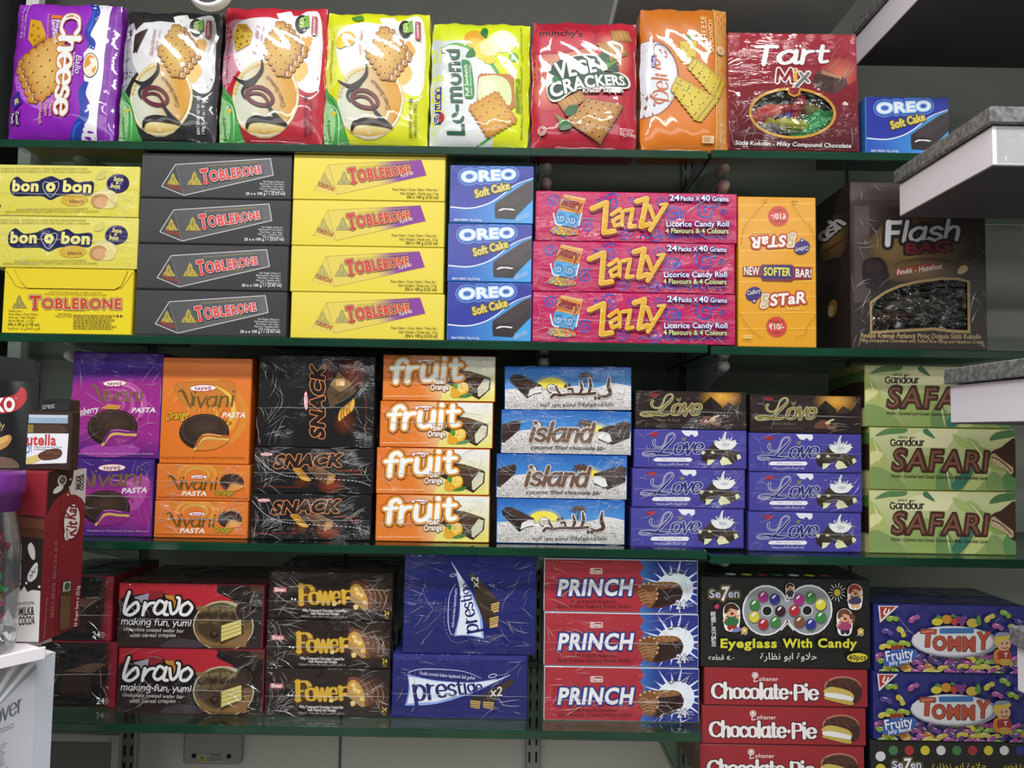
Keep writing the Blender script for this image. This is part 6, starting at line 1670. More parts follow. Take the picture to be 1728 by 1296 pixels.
# round dial hanging over the packets at the top edge
q = at(356, -19, -.075)
r = tag(link('round_dial', None, (q.x, q.y, q.z)), 'white rimmed round dial with dark face, above the black and red packets at top', 'dial')
R0 = 40 * 1.08 / F_PX
b = MB(); b.lathe([(R0 * .78, .0), (R0 * .79, .009), (R0 * .83, .012), (R0 * .95, .010), (R0, .004), (R0, -.002), (R0 * .9, -.006)], 40)
o = link('rim', b.mesh('rim', METAL_M, True), parent=r, rot=(math.pi / 2, 0, 0))
b = MB(); b.lathe([(0.0001, .0095), (R0 * .82, .0095), (R0 * .82, .002)], 40, '1c1f2c')
for k in range(12):
    t = k * math.pi / 6; b.box(R0 * .56 * math.cos(t) - .0016, R0 * .56 * math.sin(t) - .0022, .0072, R0 * .56 * math.cos(t) + .0016, R0 * .56 * math.sin(t) + .0022, .0104, 'b8bcc8')
link('face', b.mesh('face', CARD), parent=r, rot=(math.pi / 2, 0, 0))


b = MB(); b.tube([(0, .004, R0 * .97), (0, .004, 2.798 - r.location.z)], .003, 8); link('hanging_rod', b.mesh('hanging_rod', METAL_M), parent=r)


# ------------------------------------------------------------------ cartons
def wrap_mesh(w, h, seed, n=26, seam=True):
    """film seam and gathered creases of the clear overwrap, standing just off the front"""
    rnd = random.Random(seed); b = MB()

    def crease(pts, r):
        m = len(pts)
        d = Vector((pts[-1][0] - pts[0][0], 0, pts[-1][1] - pts[0][1])).normalized(); nr = Vector((-d.z, 0, d.x))
        A, B_, T_ = [], [], []
        for i, (x, z) in enumerate(pts):
            k = r * (1 - abs(2 * i / (m - 1) - 1) ** 2 * .85)
            p = Vector((min(max(x, -w / 2), w / 2), -.0028, min(max(z, 0), h)))
            A.append(p + nr * k); B_.append(p - nr * k); T_.append(p + Vector((0, -k * .9, 0)))
        for i in range(m - 1):
            b.face([A[i], A[i + 1], T_[i + 1], T_[i]]); b.face([T_[i], T_[i + 1], B_[i + 1], B_[i]])
    if seam:
        z = h * rnd.uniform(.36, .56); s = rnd.uniform(-.03, .03)
        crease([(-w / 2 + w * i / 14, z + s * h * (i / 14 - .5) + rnd.uniform(-.0006, .0006)) for i in range(15)], .0007)
    for i in range(n):
        cx_, cz_ = rnd.choice(((-1, 0), (-1, 1), (1, 0), (1, 1)))
        x0 = cx_ * w / 2 * rnd.uniform(.6, 1); z0 = h * (cz_ * rnd.uniform(.6, 1) + (1 - cz_) * rnd.uniform(0, .4))
        t = math.atan2((.5 - cz_) * h, -cx_ * w / 2 * .7) + rnd.uniform(-.9, .9); L = rnd.uniform(.006, .04)
        bend = rnd.uniform(-.5, .5)
        crease([(x0 + L * k / 5 * math.cos(t + bend * k / 5), z0 + L * k / 5 * math.sin(t + bend * k / 5)) for k in range(6)], rnd.uniform(.0002, .0006))
    return b.mesh('plastic_wrap', CLEAR_M)


class Kind:
    """one design of carton: its printed front (and sides), size, finish"""
    def __init__(s, name, art, depth, mat=CARD, Y=0.0, top=None, left=None, right=None, wrap=0, seam=True, window=None, size=None, sidecol=None, dots=False, flap=None):
        q = art.px(); P = [at(x, y, Y) for x, y in q]
        s.w = ((P[1].x - P[0].x) + (P[2].x - P[3].x)) / 2; s.h = ((P[0].z - P[3].z) + (P[1].z - P[2].z)) / 2
        if size: s.w, s.h = size
        s.name, s.d, s.art, s.q, s.Y = name, depth, art, q, Y
        w, h, d = s.w, s.h, depth
        side = sidecol or art.side
        b = MB(); c = .0011
        if window is None:
            b.box(-w / 2, .0002, 0, w / 2, d, h, side, 0, c)
        else:
            t = .0008
            for x in (-w / 2, w / 2 - t): b.box(x, 0.0002, 0, x + t, d, h, side)
            b.box(-w / 2, 0.0002, 0, w / 2, d, t, side); b.box(-w / 2, 0.0002, h - t, w / 2, d, h, side); b.box(-w / 2, d - t, 0, w / 2, d, h, '2a2422')
        if top: b.face([(-w / 2 + c, c, h + .0003), (w / 2 - c, c, h + .0003), (w / 2 - c, d - c, h + .0003), (-w / 2 + c, d - c, h + .0003)], top)
        # tuck-flap joints on the top and the two ends
        b.box(-w / 2 + c, d * .5, h + .0003, w / 2 - c, d * .5 + .0006, h + .0006, '3a3a38')
        for x in (-w / 2 - .0002, w / 2): b.box(x, d * .35, c, x + .0002, d * .35 + .0006, h - c, '3a3a38')
        if dots:
            for k, cc in enumerate(('d8dadc', 'd4c63a', 'a83034', '3f7a46', 'd8dadc', 'd4c63a', 'a83034')):
                cx_ = -w / 2 + w * (.2 + k * .095); b.face([(cx_ + .0075 * math.cos(a_ * .524), .022 + .0085 * math.sin(a_ * .524), h + .0007) for a_ in range(12)], cc)
        P1, C1 = mb_tris(b, art.E)
        P2, C2 = face_tris(art, lambda uv, lay: np.stack([-w / 2 + c + uv[..., 0] * (w - 2 * c), np.full(uv.shape[:2], -lay * Art.DZ), c + uv[..., 1] * (h - 2 * c)], -1))
        Ps, Cs = [P1, P2], [C1, C2]
        if left:
            p, cc = face_tris(left, lambda uv, lay: np.stack([np.full(uv.shape[:2], -w / 2 - .0002 - lay * Art.DZ), (1 - uv[..., 0]) * d, uv[..., 1] * h], -1)); Ps.append(p); Cs.append(cc)
        if right:
            p, cc = face_tris(right, lambda uv, lay: np.stack([np.full(uv.shape[:2], w / 2 + .0002 + lay * Art.DZ), uv[..., 0] * d, uv[..., 1] * h], -1)); Ps.append(p); Cs.append(cc)
        s.mesh = tri_mesh(name, np.concatenate(Ps), np.concatenate(Cs), [mat])
        s.wraps = [wrap_mesh(w, h, len(name) * 7 + k, wrap, seam) for k in range(3)] if wrap else []
        s.pane = None
        if window is not None:
            f = np.array(window, float); hh = np.c_[f, np.ones(len(f))] @ art.H.T; uv = hh[:, :2] / hh[:, 2:]
            pts = [(-w / 2 + c + u * (w - 2 * c), .0012, c + v * (h - 2 * c)) for u, v in uv]
            pb = MB(); ctr = np.mean(np.array(pts), 0); big = [tuple(ctr + (np.array(p) - ctr) * 1.02) for p in pts]
            back = [(x, .0016, z) for x, _, z in big]
            pb.face(big); pb.face(back[::-1])
            for i in range(len(big)): pb.face([big[i], big[(i + 1) % len(big)], back[(i + 1) % len(big)], back[i]])
            s.pane = pb.mesh('window_film', PANE_M)
            s.win_centre = tuple(ctr)
        s.flap = flap
        s.n = 0

    def put(s, x, z, label, cat, group=None, Y=None, rz=0.0, ry=0.0, rx=0.0):
        Y = s.Y if Y is None else Y
        o = tag(link(s.name, s.mesh, (x, Y, z), rot=(math.radians(rx), math.radians(ry), math.radians(rz))), label, cat, group)
        if s.wraps: link('plastic_wrap', s.wraps[s.n % 3], parent=o)
        if s.pane: link('window_film', s.pane, parent=o)
        if s.flap: s.flap(o, s)
        s.n += 1
        return o


def cx_of(x0, x1, y, Y=0.0):
    return at((x0 + x1) / 2, y, Y).x


def tower(z, items):
    """boxes standing on one another, lowest first: (kind, left px, right px, y px, label, category, group, extra)"""
    for kind, x0, x1, y, label, cat, grp, *ex in items:
        ex = ex[0] if ex else {}
        kind.put(cx_of(x0, x1, y, ex.get('Y', kind.Y)), z + .0004, label, cat, grp, **ex)
        z += kind.h + .0006
    return z


# ------------------------------------------------------------------ plastic packets
def packet(name, art, depth, label, cat, group, seed, bulge=.014, E=1.0, seal=None, Y=-.026, tilt=-3.0, q=None):
    q = q or art.px(); P = [at(x, y, Y) for x, y in q]
    w = ((P[1].x - P[0].x) + (P[2].x - P[3].x)) / 2; h = (P[0].z + P[1].z) / 2 - S1
    rnd = random.Random(seed); ph = [rnd.uniform(0, 6.28) for _ in range(12)]

    def pos(u, v, lay):
        cu, cv = np.abs(2 * u - 1), np.abs(2 * v - 1)
        f = (1 - cu ** 5) * (1 - cv ** 7)
        ed = 1 - np.minimum(1, np.maximum(cu ** 6, cv ** 6))
        x = (u - .5) * w * .985 * (1 - .018 * (cv ** 8)) + .0008 * np.sin(v * 17 + ph[0]) * cu ** 3 + .0004 * np.sin(v * 41 + ph[1]) * cu ** 3
        z = v * h + .0012 * np.sin(u * 13 + ph[2]) * (v ** 8) + .0006 * np.sin(u * 37 + ph[3]) * v ** 8
        wr = .0016 * np.exp(-(1 - v) / .1) * np.sin(u * 46 + ph[4] + 3 * np.sin(u * 9)) + .0014 * np.exp(-v / .09) * np.sin(u * 40 + ph[5] + 4 * np.sin(u * 7))
        wr = wr + .0013 * np.sin(u * 9 + v * 7 + ph[6]) + .0009 * np.sin(u * 5 - v * 15 + ph[7]) + .0007 * np.sin((u + v) * 24 + ph[8] + 2 * np.sin(v * 8)) + .0007 * np.exp(-(1 - u) / .12) * np.sin(v * 60 + ph[9])
        y = -bulge * f + wr * (.3 + .7 * ed) * .3
        return np.stack([x, y - lay * Art.DZ * 1.6, z], -1)

    Ps, Cs, Ns = [], [], []
    for uv, c, lay in art.ch:
        if isinstance(c, np.ndarray) and np.ptp(c.reshape(-1, 3), axis=0).max() > 1e-6:
            # keep gradients when splitting: carry colour along
            k = np.concatenate([uv, c], 2); uv2 = []
            todo = k
            while len(todo):
                e = np.stack([np.hypot(*(todo[:, (i + 1) % 3, :2] - todo[:, i, :2]).T) for i in range(3)], 1); m = e.argmax(1); big = e.max(1) > .05
                uv2.append(todo[~big]); todo, m = todo[big], m[big]
                if not len(todo): break
                r_ = np.arange(len(todo)); a_, b_, c_ = todo[r_, m], todo[r_, (m + 1) % 3], todo[r_, (m + 2) % 3]; mid = (a_ + b_) / 2
                todo = np.concatenate([np.stack([a_, mid, c_], 1), np.stack([mid, b_, c_], 1)])
            k = np.concatenate(uv2); uv, c = k[..., :2], k[..., 2:]
        else:
            col = np.array(c).reshape(-1, 3)[0]; uv = subdiv(uv, .05); c = np.broadcast_to(col, uv.shape[:2] + (3,))
        u, v = uv[..., 0], uv[..., 1]
        p = pos(u, v, lay); e = 1e-3
        n = np.cross(pos(u + e, v, lay) - pos(u - e, v, lay), pos(u, v + e, lay) - pos(u, v - e, lay))
        n /= np.linalg.norm(n, axis=-1, keepdims=True)
        Ps.append(p); Cs.append(np.array(c)); Ns.append(n)
    # sides and back: rings swept from the front's border to the back
    N = 40; t = np.linspace(0, 1, N, endpoint=False)
    bu = np.concatenate([t, np.ones(N), 1 - t, np.zeros(N)]); bv = np.concatenate([np.zeros(N), t, np.ones(N), 1 - t])
    r0 = pos(bu, bv, 0)
    rings = [r0]
    for yy, gx in ((.25, .0008), (.55, .001), (.85, .0005), (1, -.004)):
        r = r0.copy(); r[:, 1] = depth * yy + .0012 * np.sin(bu * 30 + bv * 25 + yy * 5); r[:, 0] += np.sign(bu - .5) * gx * (np.abs(bu - .5) * 2) ** 4
        r[:, 2] = np.clip(r[:, 2] + (bv - .5) * gx, .0, None); rings.append(r)
    sc = np.array(art._c(art.side)); tri = []
    for a_, b_ in zip(rings[:-1], rings[1:]):
        a2, b2 = np.roll(a_, -1, 0), np.roll(b_, -1, 0)
        tri += [np.stack([a_, b2, b_], 1), np.stack([a_, a2, b2], 1)]
    ctr = rings[-1].mean(0); tri.append(np.stack([rings[-1], np.roll(rings[-1], -1, 0), np.broadcast_to(ctr, rings[-1].shape)], 1))
    tri = np.concatenate(tri)
    mid = (tri.mean(1) - np.array([0, depth * .5, h * .5])) / np.array([w, depth, h])
    fn = np.cross(tri[:, 1] - tri[:, 0], tri[:, 2] - tri[:, 0]); fn /= np.maximum(np.linalg.norm(fn, axis=1, keepdims=True), 1e-9)
    fn = np.where((fn * mid).sum(1, keepdims=True) < 0, -fn, fn)
    Ps.append(tri); Cs.append(np.broadcast_to(sc, tri.shape)); Ns.append(np.repeat(fn[:, None, :], 3, 1))
    Pa, Ca, Na = np.concatenate(Ps), np.concatenate(Cs), np.concatenate(Ns)
    fn = np.cross(Pa[:, 1] - Pa[:, 0], Pa[:, 2] - Pa[:, 0]); ok = np.linalg.norm(fn, axis=1) > 1e-13
    Pa, Ca, Na, fn = Pa[ok], Ca[ok], Na[ok], fn[ok]
    flip = (fn * Na.mean(1)).sum(1) < 0
    for A_ in (Pa, Ca, Na): A_[flip] = A_[flip][:, ::-1]
    me = tri_mesh('pouch', Pa, Ca, [BAG], smooth=True)
    if len(me.loops) == Na.shape[0] * 3:
        me.normals_split_custom_set(Na.reshape(-1, 3).tolist())
    x = (P[2].x + P[3].x) / 2
    r = tag(link(name, None, (x, Y, S1 + .0005), rot=(math.radians(tilt), 0, 0)), label, cat, group)
    link('pouch', me, parent=r)
    # crimped end seal with a sawtooth edge, folded back along the top
    b = MB(); k = 44; sw = w * .94
    zf = h - .001
    for i in range(k):
        x0, x1 = -sw / 2 + sw * i / k, -sw / 2 + sw * (i + 1) / k; xm = (x0 + x1) / 2
        yb = depth * .42 + .0012 * math.sin(i * 1.9)
        col = seal if (i % 2 == 0 or not seal) else seal
        b.face([(x0, yb, zf - .004), (x1, yb, zf - .004), (x1, yb - .003, zf + .006), (xm, yb - .0035, zf + .0085), (x0, yb - .003, zf + .006)], col or art.side)
    link('end_seal', b.mesh('end_seal', BAG, E=E), parent=r)
    return r


# ------------------------------------------------------------------ top shelf
BR = 'biscuit packets standing on the top shelf'
packet('biscuit_packet', art_cheese(), .05, 'purple cheese sandwich biscuit packet with blue ribbon, leftmost on the top shelf', 'biscuit packet', BR, 1)
packet('biscuit_packet', art_lex('26262a', 'e4e4e8', 'b8b8c0', 'choc', '4a3410', 'Chocolate Flavoured Cream'), .05, 'black and silver chocolate sandwich biscuit packet with gold disc and green corner', 'biscuit packet', BR, 2, q=[(207, 10), (366, 22), (368, 240), (195, 238)])
packet('biscuit_packet', art_lex(('lin', 400, 0, 'd02a3e', 400, 1100, 'bc2238'), 'f4eef2', 'e0a0b4', 'cheese', '4a3410', 'Cheese Flavoured Cream'), .05, 'red cheese sandwich biscuit packet with gold disc and green corner', 'biscuit packet', BR, 3, q=[(369, 5), (547, 12), (545, 242), (369, 240)])
packet('biscuit_packet', art_lex('e2e81e', 'fafaf0', 'eef060', 'lemon', '4a3410', 'Lemon Flavoured Cream'), .05, 'yellow lemon sandwich biscuit packet with gold disc and green corner', 'biscuit packet', BR, 4, q=[(549, 17), (726, 20), (722, 244), (544, 242)])
packet('biscuit_packet', art_lemond(), .05, 'bright yellow and silver lemon puff sandwich packet with upright green lettering', 'biscuit packet', BR, 5)
packet('biscuit_packet', art_vege(), .055, 'red vegetable cracker packet with crackers and herbs printed on it', 'biscuit packet', BR, 6, bulge=.012)
packet('biscuit_packet', art_deluxe(), .05, 'orange cheese cracker packet with silver half disc, tallest on the top shelf', 'biscuit packet', BR, 7, bulge=.012)


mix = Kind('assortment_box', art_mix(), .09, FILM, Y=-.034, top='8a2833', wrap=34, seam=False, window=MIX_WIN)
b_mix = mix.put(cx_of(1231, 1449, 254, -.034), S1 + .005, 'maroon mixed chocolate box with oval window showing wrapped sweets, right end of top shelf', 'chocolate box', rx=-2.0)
YR = -.032
oreo = Kind('cake_box', art_oreo(), .065, GLOSS, Y=YR, top='1c2c88', sidecol='3a80cc')
OG = 'blue soft cake boxes'
oreo.put(cx_of(1459, 1604, 257, YR), S1 + .002, 'blue soft cake box standing alone at the right end of the top shelf', 'cake box', OG)


def candy_mesh(seed, c, L=.034):
    """sweet in a twisted wrapper"""
    rnd = random.Random(seed); b = MB(); n = 10; prof = []
    for i in range(9):
        t = i / 8; prof.append((-L / 2 + L * t, (.0095 * (math.sin(math.pi * min(max(t, .06), .94))) ** .45)))
    rings = [(-L / 2 - .014, .010, 1), (-L / 2 - .008, .007, 1), (-L / 2 - .001, .0022, 0)] + [(x, r, 0) for x, r in prof] + [(L / 2 + .001, .0022, 0), (L / 2 + .008, .007, 1), (L / 2 + .014, .010, 1)]
    vs = []
    for x, r, fan in rings:
        for k in range(n):
            a = 2 * math.pi * k / n; q = r * (1 + rnd.uniform(-.16, .16))
            vs.append((x + rnd.uniform(-.001, .001), q * math.cos(a) * (1.0 if not fan else 1.2), q * math.sin(a) * (.8 if not fan else .3 + .25 * (k % 2))))
    fs = [(i * n + k, i * n + (k + 1) % n, (i + 1) * n + (k + 1) % n, (i + 1) * n + k) for i in range(len(rings) - 1) for k in range(n)]
    b.add(vs, fs, c)
    return b.mesh('wrapped_candy', CANDY)


CG = 'wrapped sweets behind the oval window'
wc = mix.win_centre; bx = b_mix.location
for i, (u, v, y, ang, c, lab) in enumerate(((-.62, -.02, .016, 20, 'd83a34', 'red foil sweet at the left side of the oval window'), (-.34, .50, .030, -15, '1f5a38', 'dark green foil sweet high on the left in the oval window'), (-.42, .28, .022, 5, 'e06a54', 'salmon red foil sweet above the red one in the oval window'),
                                          (.02, .12, .028, 50, '2a2ab0', 'blue foil sweet in the middle of the oval window'), (.22, .52, .020, 70, 'b02230', 'dark red foil sweet under the notch of the oval window'), (.06, -.38, .014, -8, 'b2b42c', 'large yellow-green foil sweet low in the oval window'),
                                          (.66, -.08, .018, 25, '1e9a4a', 'bright green foil sweet at the right side of the oval window'), (.56, .42, .028, -35, '8c8c46', 'olive foil sweet at the upper right of the oval window'), (.62, -.42, .016, 30, '2ab060', 'emerald foil sweet at the lower right of the oval window'),
                                          (-.5, -.55, .020, 8, '8a8a94', 'silver foil sweet at the lower left of the oval window'), (-.12, -.12, .034, 80, '1c1c1e', 'black foil sweet behind the others in the oval window'), (.36, .06, .036, 10, '24402c', 'deep green foil sweet behind the others in the oval window'))):
    rx, rz = mix.w * .32, mix.h * .2
    o = link('wrapped_candy', candy_mesh(i, c, .05 if i == 5 else .044), (bx.x + wc[0] + u * rx, bx.y + .002 + y * .8, bx.z + wc[2] + v * rz), rot=(i * .9, math.radians(-ang), 0))
    o.scale = (1, 1.15, 1.35)
    tag(o, lab, 'sweet', CG)

# ------------------------------------------------------------------ second shelf
bon = Kind('bonbon_box', art_bonobon(), .12, FILM, Y=YR, wrap=20, seam=True, top='d8cc4c')
tobs = Kind('chocolate_bar_carton', art_tob_small(), .16, CARD, Y=YR, top='d8c020')
tobd = Kind('chocolate_bar_carton', art_tob_dark(), .14, CARD, Y=YR, top='2c2c2e')
toby = Kind('chocolate_bar_carton', art_tob_yellow(), .14, CARD, Y=YR, top='d4c040')


def flap(o, k):
    """tuck flap standing slightly proud of the front"""
    b = MB(); w, h = k.w, k.h; pts = [(-.42, 1), (-.36, .79), (-.31, .705), (.36, .705), (.41, .76), (.46, 1)]
    fr = [(x * w, -.0018, z * h - .001) for x, z in pts]; bk = [(x, -.0013, z) for x, _, z in fr]
    b.face(fr, 'e9d029'); b.face(bk[::-1], 'e9d029')
    for i in range(len(fr)): b.face([fr[i], fr[(i + 1) % len(fr)], bk[(i + 1) % len(fr)], bk[i]], 'a8921c')
    link('tuck_flap', b.mesh('tuck_flap', CARD, E=E2), parent=o)


tobs.flap = flap
BG, TD, TY, ZG = 'yellow bonbon boxes', 'grey triangular bar cartons', 'yellow triangular bar cartons with violet end', 'pink liquorice roll boxes'
tower(S2, [(tobs, 2, 221, 563, 'small bright yellow carton with tuck flap and big red lettering, under the bonbon boxes', 'chocolate carton', None, {}),
           (bon, -12, 228, 446, 'yellow bonbon box in wrinkled film, lower of two, resting on the bright yellow carton', 'bonbon box', BG, {}),
           (bon, -10, 231, 365, 'yellow bonbon box at the top of the left stack on the second shelf', 'bonbon box', BG, {})])
tower(S2, [(tobd, 224, 483.5, 569, 'grey triangular bar carton at the bottom of its stack of four', 'chocolate carton', TD), (tobd, 228, 485, 491, 'grey triangular bar carton second from the bottom of its stack', 'chocolate carton', TD),
           (tobd, 233, 488.5, 413.5, 'grey triangular bar carton third from the bottom of its stack', 'chocolate carton', TD), (tobd, 236, 491, 336, 'grey triangular bar carton on top of its stack of four', 'chocolate carton', TD)])
tower(S2, [(toby, 488, 750, 574, 'pale yellow triangular bar carton with violet end, bottom of its stack of four', 'chocolate carton', TY), (toby, 488, 748.5, 496, 'pale yellow triangular bar carton with violet end, second from the bottom', 'chocolate carton', TY),
           (toby, 491.5, 749, 419, 'pale yellow triangular bar carton with violet end, third from the bottom', 'chocolate carton', TY), (toby, 493.5, 750.5, 339, 'pale yellow triangular bar carton with violet end, top of its stack', 'chocolate carton', TY)])
tower(S2, [(oreo, 753.5, 896, 577, 'blue soft cake box at the bottom of the stack of three', 'cake box', OG), (oreo, 755.5, 896, 475, 'blue soft cake box in the middle of the stack of three', 'cake box', OG), (oreo, 758, 899.5, 375, 'blue soft cake box on top of the stack of three', 'cake box', OG)])
zaz = Kind('candy_box', art_zazzy(), .13, FILM, Y=YR, wrap=40, top='a01c4c')
tower(S2, [(zaz, 898, 1241, 582, 'pink liquorice roll box at the bottom of its stack of three', 'candy box', ZG), (zaz, 901, 1237.5, 493, 'pink liquorice roll box in the middle of its stack of three', 'candy box', ZG), (zaz, 907, 1240, 408, 'pink liquorice roll box on top of its stack of three', 'candy box', ZG)])
star = Kind('chocolate_bar_box', art_5star(), .12, GLOSS, Y=YR, left=art_5star_left(), top='d89a1c')
star.put(cx_of(1246, 1377.5, 584, YR), S2 - .0015, 'upright orange-yellow bar box with purple banner and red starbursts', 'chocolate box')
fla = Kind('chocolate_bag_box', art_flash(), .125, GLOSS, Y=YR, left=art_flash_left(), top='2a2220', wrap=44, seam=False, window=FLASH_WIN)
b_fl = fla.put(cx_of(1437.5, 1665, 590, YR), S2 - .0015, 'dark brown hazelnut chocolate box with cut-out window, right end of second shelf', 'chocolate box')
FG = 'dark sweets behind the brown box window'
wc = fla.win_centre
for i, (u, v, y, ang, c, lab) in enumerate(((-.7, -.5, .014, 10, '5a3a30', 'brown foil sweet at the lower left behind the brown box window'), (-.25, -.45, .02, -20, '3a2a26', 'dark foil sweet low behind the brown box window'), (.2, -.4, .014, 15, '2a2322', 'black-brown foil sweet low in the middle of the brown box window'), (.68, -.4, .018, 60, '33302e', 'charcoal foil sweet at the lower right of the brown box window'),
                                           (-.45, .1, .024, 30, '6a5240', 'tan foil sweet at the left middle of the brown box window'), (.05, .2, .022, -10, '4a4a3c', 'olive brown foil sweet in the middle of the brown box window'), (.5, .3, .026, 40, '3a2c28', 'dark brown foil sweet at the upper right of the brown box window'), (.82, .45, .022, 80, '2a2a2c', 'black foil sweet at the top right of the brown box window'))):
    o = link('wrapped_candy', candy_mesh(40 + i, c, .04), (b_fl.location.x + wc[0] + u * fla.w * .32, YR + y, b_fl.location.z + wc[2] + v * fla.h * .15), rot=(i * .8, math.radians(-ang), 0))
    tag(o, lab, 'sweet', FG)

# ------------------------------------------------------------------ third shelf
vp, vph = Kind('biscuit_box', art_viv_purple(), .1, FILM, wrap=26, seam=False, top='3c2080'), Kind('biscuit_box', art_viv_purple_half(), .1, FILM, wrap=20, top='3c2080')
vo, vs = Kind('biscuit_box', art_viv_orange(), .1, GLOSS, top='c8661c', sidecol='c05c18'), Kind('biscuit_box', art_viv_small(), .1, FILM, wrap=24, top='d0702a')
tower(S3, [(vph, 108, 254.5, 907, 'purple raspberry biscuit box, lower of the purple pair, partly behind the red finger bar box', 'biscuit box', None), (vp, 116.5, 267, 771, 'tall purple raspberry biscuit box on top of the purple pair', 'biscuit box', None)])
VG = 'small orange biscuit boxes'
tower(S3, [(vs, 259.5, 416, 908, 'small orange biscuit box at the bottom of its stack', 'biscuit box', VG), (vs, 262, 420, 845, 'small orange biscuit box in the middle, under the tall orange one', 'biscuit box', VG), (vo, 268, 420, 779, 'tall orange biscuit box on top of two small orange ones', 'biscuit box', None)])
sn, snb = Kind('nougat_bar_box', art_snack(), .12, CRUMPLE, wrap=44, top='1c1c1e'), Kind('nougat_bar_box', art_snack_big(), .12, CRUMPLE, wrap=60, top='1c1c1e')
SG = 'black nougat bar boxes'
tower(S3, [(sn, 423, 624, 910, 'black nougat bar box in crinkled film at the bottom of its stack', 'bar box', SG), (sn, 428, 627.5, 831, 'black nougat bar box in crinkled film, in the middle of its stack', 'bar box', SG), (snb, 432, 630, 757, 'large black nougat bar box with sideways lettering on top of its stack', 'bar box', None)])
fr = Kind('fruit_bar_box', art_fruit(), .13, FILM, wrap=26, sidecol='c8641e', top='b86a28')
FRG = 'orange fruit bar boxes'
tower(S3, [(fr, 630.5, 828, 912, 'orange and cream fruit bar box at the bottom of its stack of four', 'bar box', FRG), (fr, 632.5, 827.5, 834, 'orange and cream fruit bar box second from the bottom', 'bar box', FRG), (fr, 640, 831, 755, 'orange and cream fruit bar box third from the bottom', 'bar box', FRG), (fr, 644.5, 836, 676, 'orange and cream fruit bar box on top of its stack of four', 'bar box', FRG)])
ia, ie = Kind('coconut_bar_box', art_island_ar(), .095, FILM, wrap=30, top='3060a8'), Kind('coconut_bar_box', art_island_en(), .13, FILM, wrap=36, top='2a5494')
tower(S3, [(ia, 838, 1053.5, 917, 'blue and white coconut bar box with Arabic lettering, bottom of its stack', 'bar box', None), (ie, 837, 1058, 840, 'blue and white coconut bar box with English lettering, second from the bottom', 'bar box', None), (ie, 845, 1065, 771, 'blue and white coconut bar box with English lettering, second from the top', 'bar box', None), (ia, 851, 1066, 695, 'blue and white coconut bar box with Arabic lettering, top of its stack', 'bar box', None, {'ry': -.6})])
lm, ld = Kind('chocolate_wafer_box', art_love_milk(), .12, FILM, wrap=16, top='3c3a86'), Kind('chocolate_wafer_box', art_love_dark(), .12, FILM, wrap=12, top='241c1a')
LG = 'violet milk and white chocolate boxes'
L_ = 'violet chocolate box, %s of three, in the %s of two matching stacks'
tower(S3 - .0025, [(lm, 1066, 1253.5, 924, L_ % ('bottom', 'left'), 'chocolate box', LG), (lm, 1067, 1257.5, 857, L_ % ('middle', 'left'), 'chocolate box', LG), (lm, 1071, 1259, 789, L_ % ('top', 'left'), 'chocolate box', LG), (ld, 1072, 1260, 721, 'dark brown bitter chocolate box on top of the left violet stack', 'chocolate box', 'dark bitter chocolate boxes')])
tower(S3R, [(lm, 1264, 1453.5, 929, L_ % ('bottom', 'right'), 'chocolate box', LG), (lm, 1265, 1455.5, 862, L_ % ('middle', 'right'), 'chocolate box', LG), (lm, 1265, 1454, 793, L_ % ('top', 'right'), 'chocolate box', LG), (ld, 1266, 1454.5, 728, 'dark brown bitter chocolate box on top of the right violet stack', 'chocolate box', 'dark bitter chocolate boxes')])
sf = Kind('wafer_carton', art_safari(), .13, CARD, left=art_safari_left(), top='b8bc80', sidecol='98a45a')
SFG = 'leafy green wafer cartons'
tower(S3R, [(sf, 1467.6, 1715, 938, 'leafy green wafer carton at the bottom of its stack of three', 'wafer carton', SFG), (sf, 1466, 1717, 830, 'leafy green wafer carton in the middle of its stack of three', 'wafer carton', SFG), (sf, 1457, 1708, 721, 'leafy green wafer carton on top of its stack, partly behind the granite tier', 'wafer carton', SFG)])

# ------------------------------------------------------------------ lowest shelf
br = Kind('wafer_bar_box', art_bravo(), .15, CRUMPLE, wrap=40, top='3c1c1e', sidecol='8a2832')
es = Kind('cake_bar_box', art_elvan_side(), .15, FILM, wrap=18, top='1c1618', sidecol='8a2436')
tower(S4, [(es, 62, 195.5, 1203, 'dark box with red edge beside the lower cream wafer box, bottom of its pair', 'bar box', 'dark boxes with red edge', {'Y': .02}), (es, 55, 189, 1089, 'dark box with red edge behind the red finger bar box, top of its pair', 'bar box', 'dark boxes with red edge', {'Y': .02})])
tower(S4, [(br, 195.6, 442.5, 1208, 'red and black wafer bar box with white brush lettering, lower of two', 'bar box', 'red and black wafer bar boxes'), (br, 195.6, 443, 1094, 'red and black wafer bar box with white brush lettering, upper of two', 'bar box', 'red and black wafer bar boxes')])
pw = Kind('peanut_bar_box', art_power(), .15, CRUMPLE, wrap=44, top='2a1e1a')
PG = 'dark brown peanut bar boxes'
tower(S4, [(pw, 445, 657.6, 1210, 'dark brown peanut bar box with gold lettering, bottom of three', 'bar box', PG), (pw, 448, 658, 1126.5, 'dark brown peanut bar box with gold lettering, middle of three', 'bar box', PG), (pw, 455, 658.5, 1040, 'dark brown peanut bar box with gold lettering, top of three', 'bar box', PG)])
prr, prb = Kind('wafer_bar_box', art_prestige(), .14, FILM, wrap=20, top='2a3080'), Kind('wafer_bar_box', art_prestige_big(), .14, FILM, wrap=34, seam=False, top='20266a')
tower(S4, [(prr, 660, 889, 1213, 'deep blue wafer bar box lying under the taller deep blue box', 'bar box', None), (prb, 679, 903, 1102, 'tall deep blue wafer bar box with sideways lettering on top', 'bar box', None)])
pc = Kind('crisp_bar_box', art_princh(), .14, FILM, wrap=34, top='2a2e78', sidecol='c8ccd8')
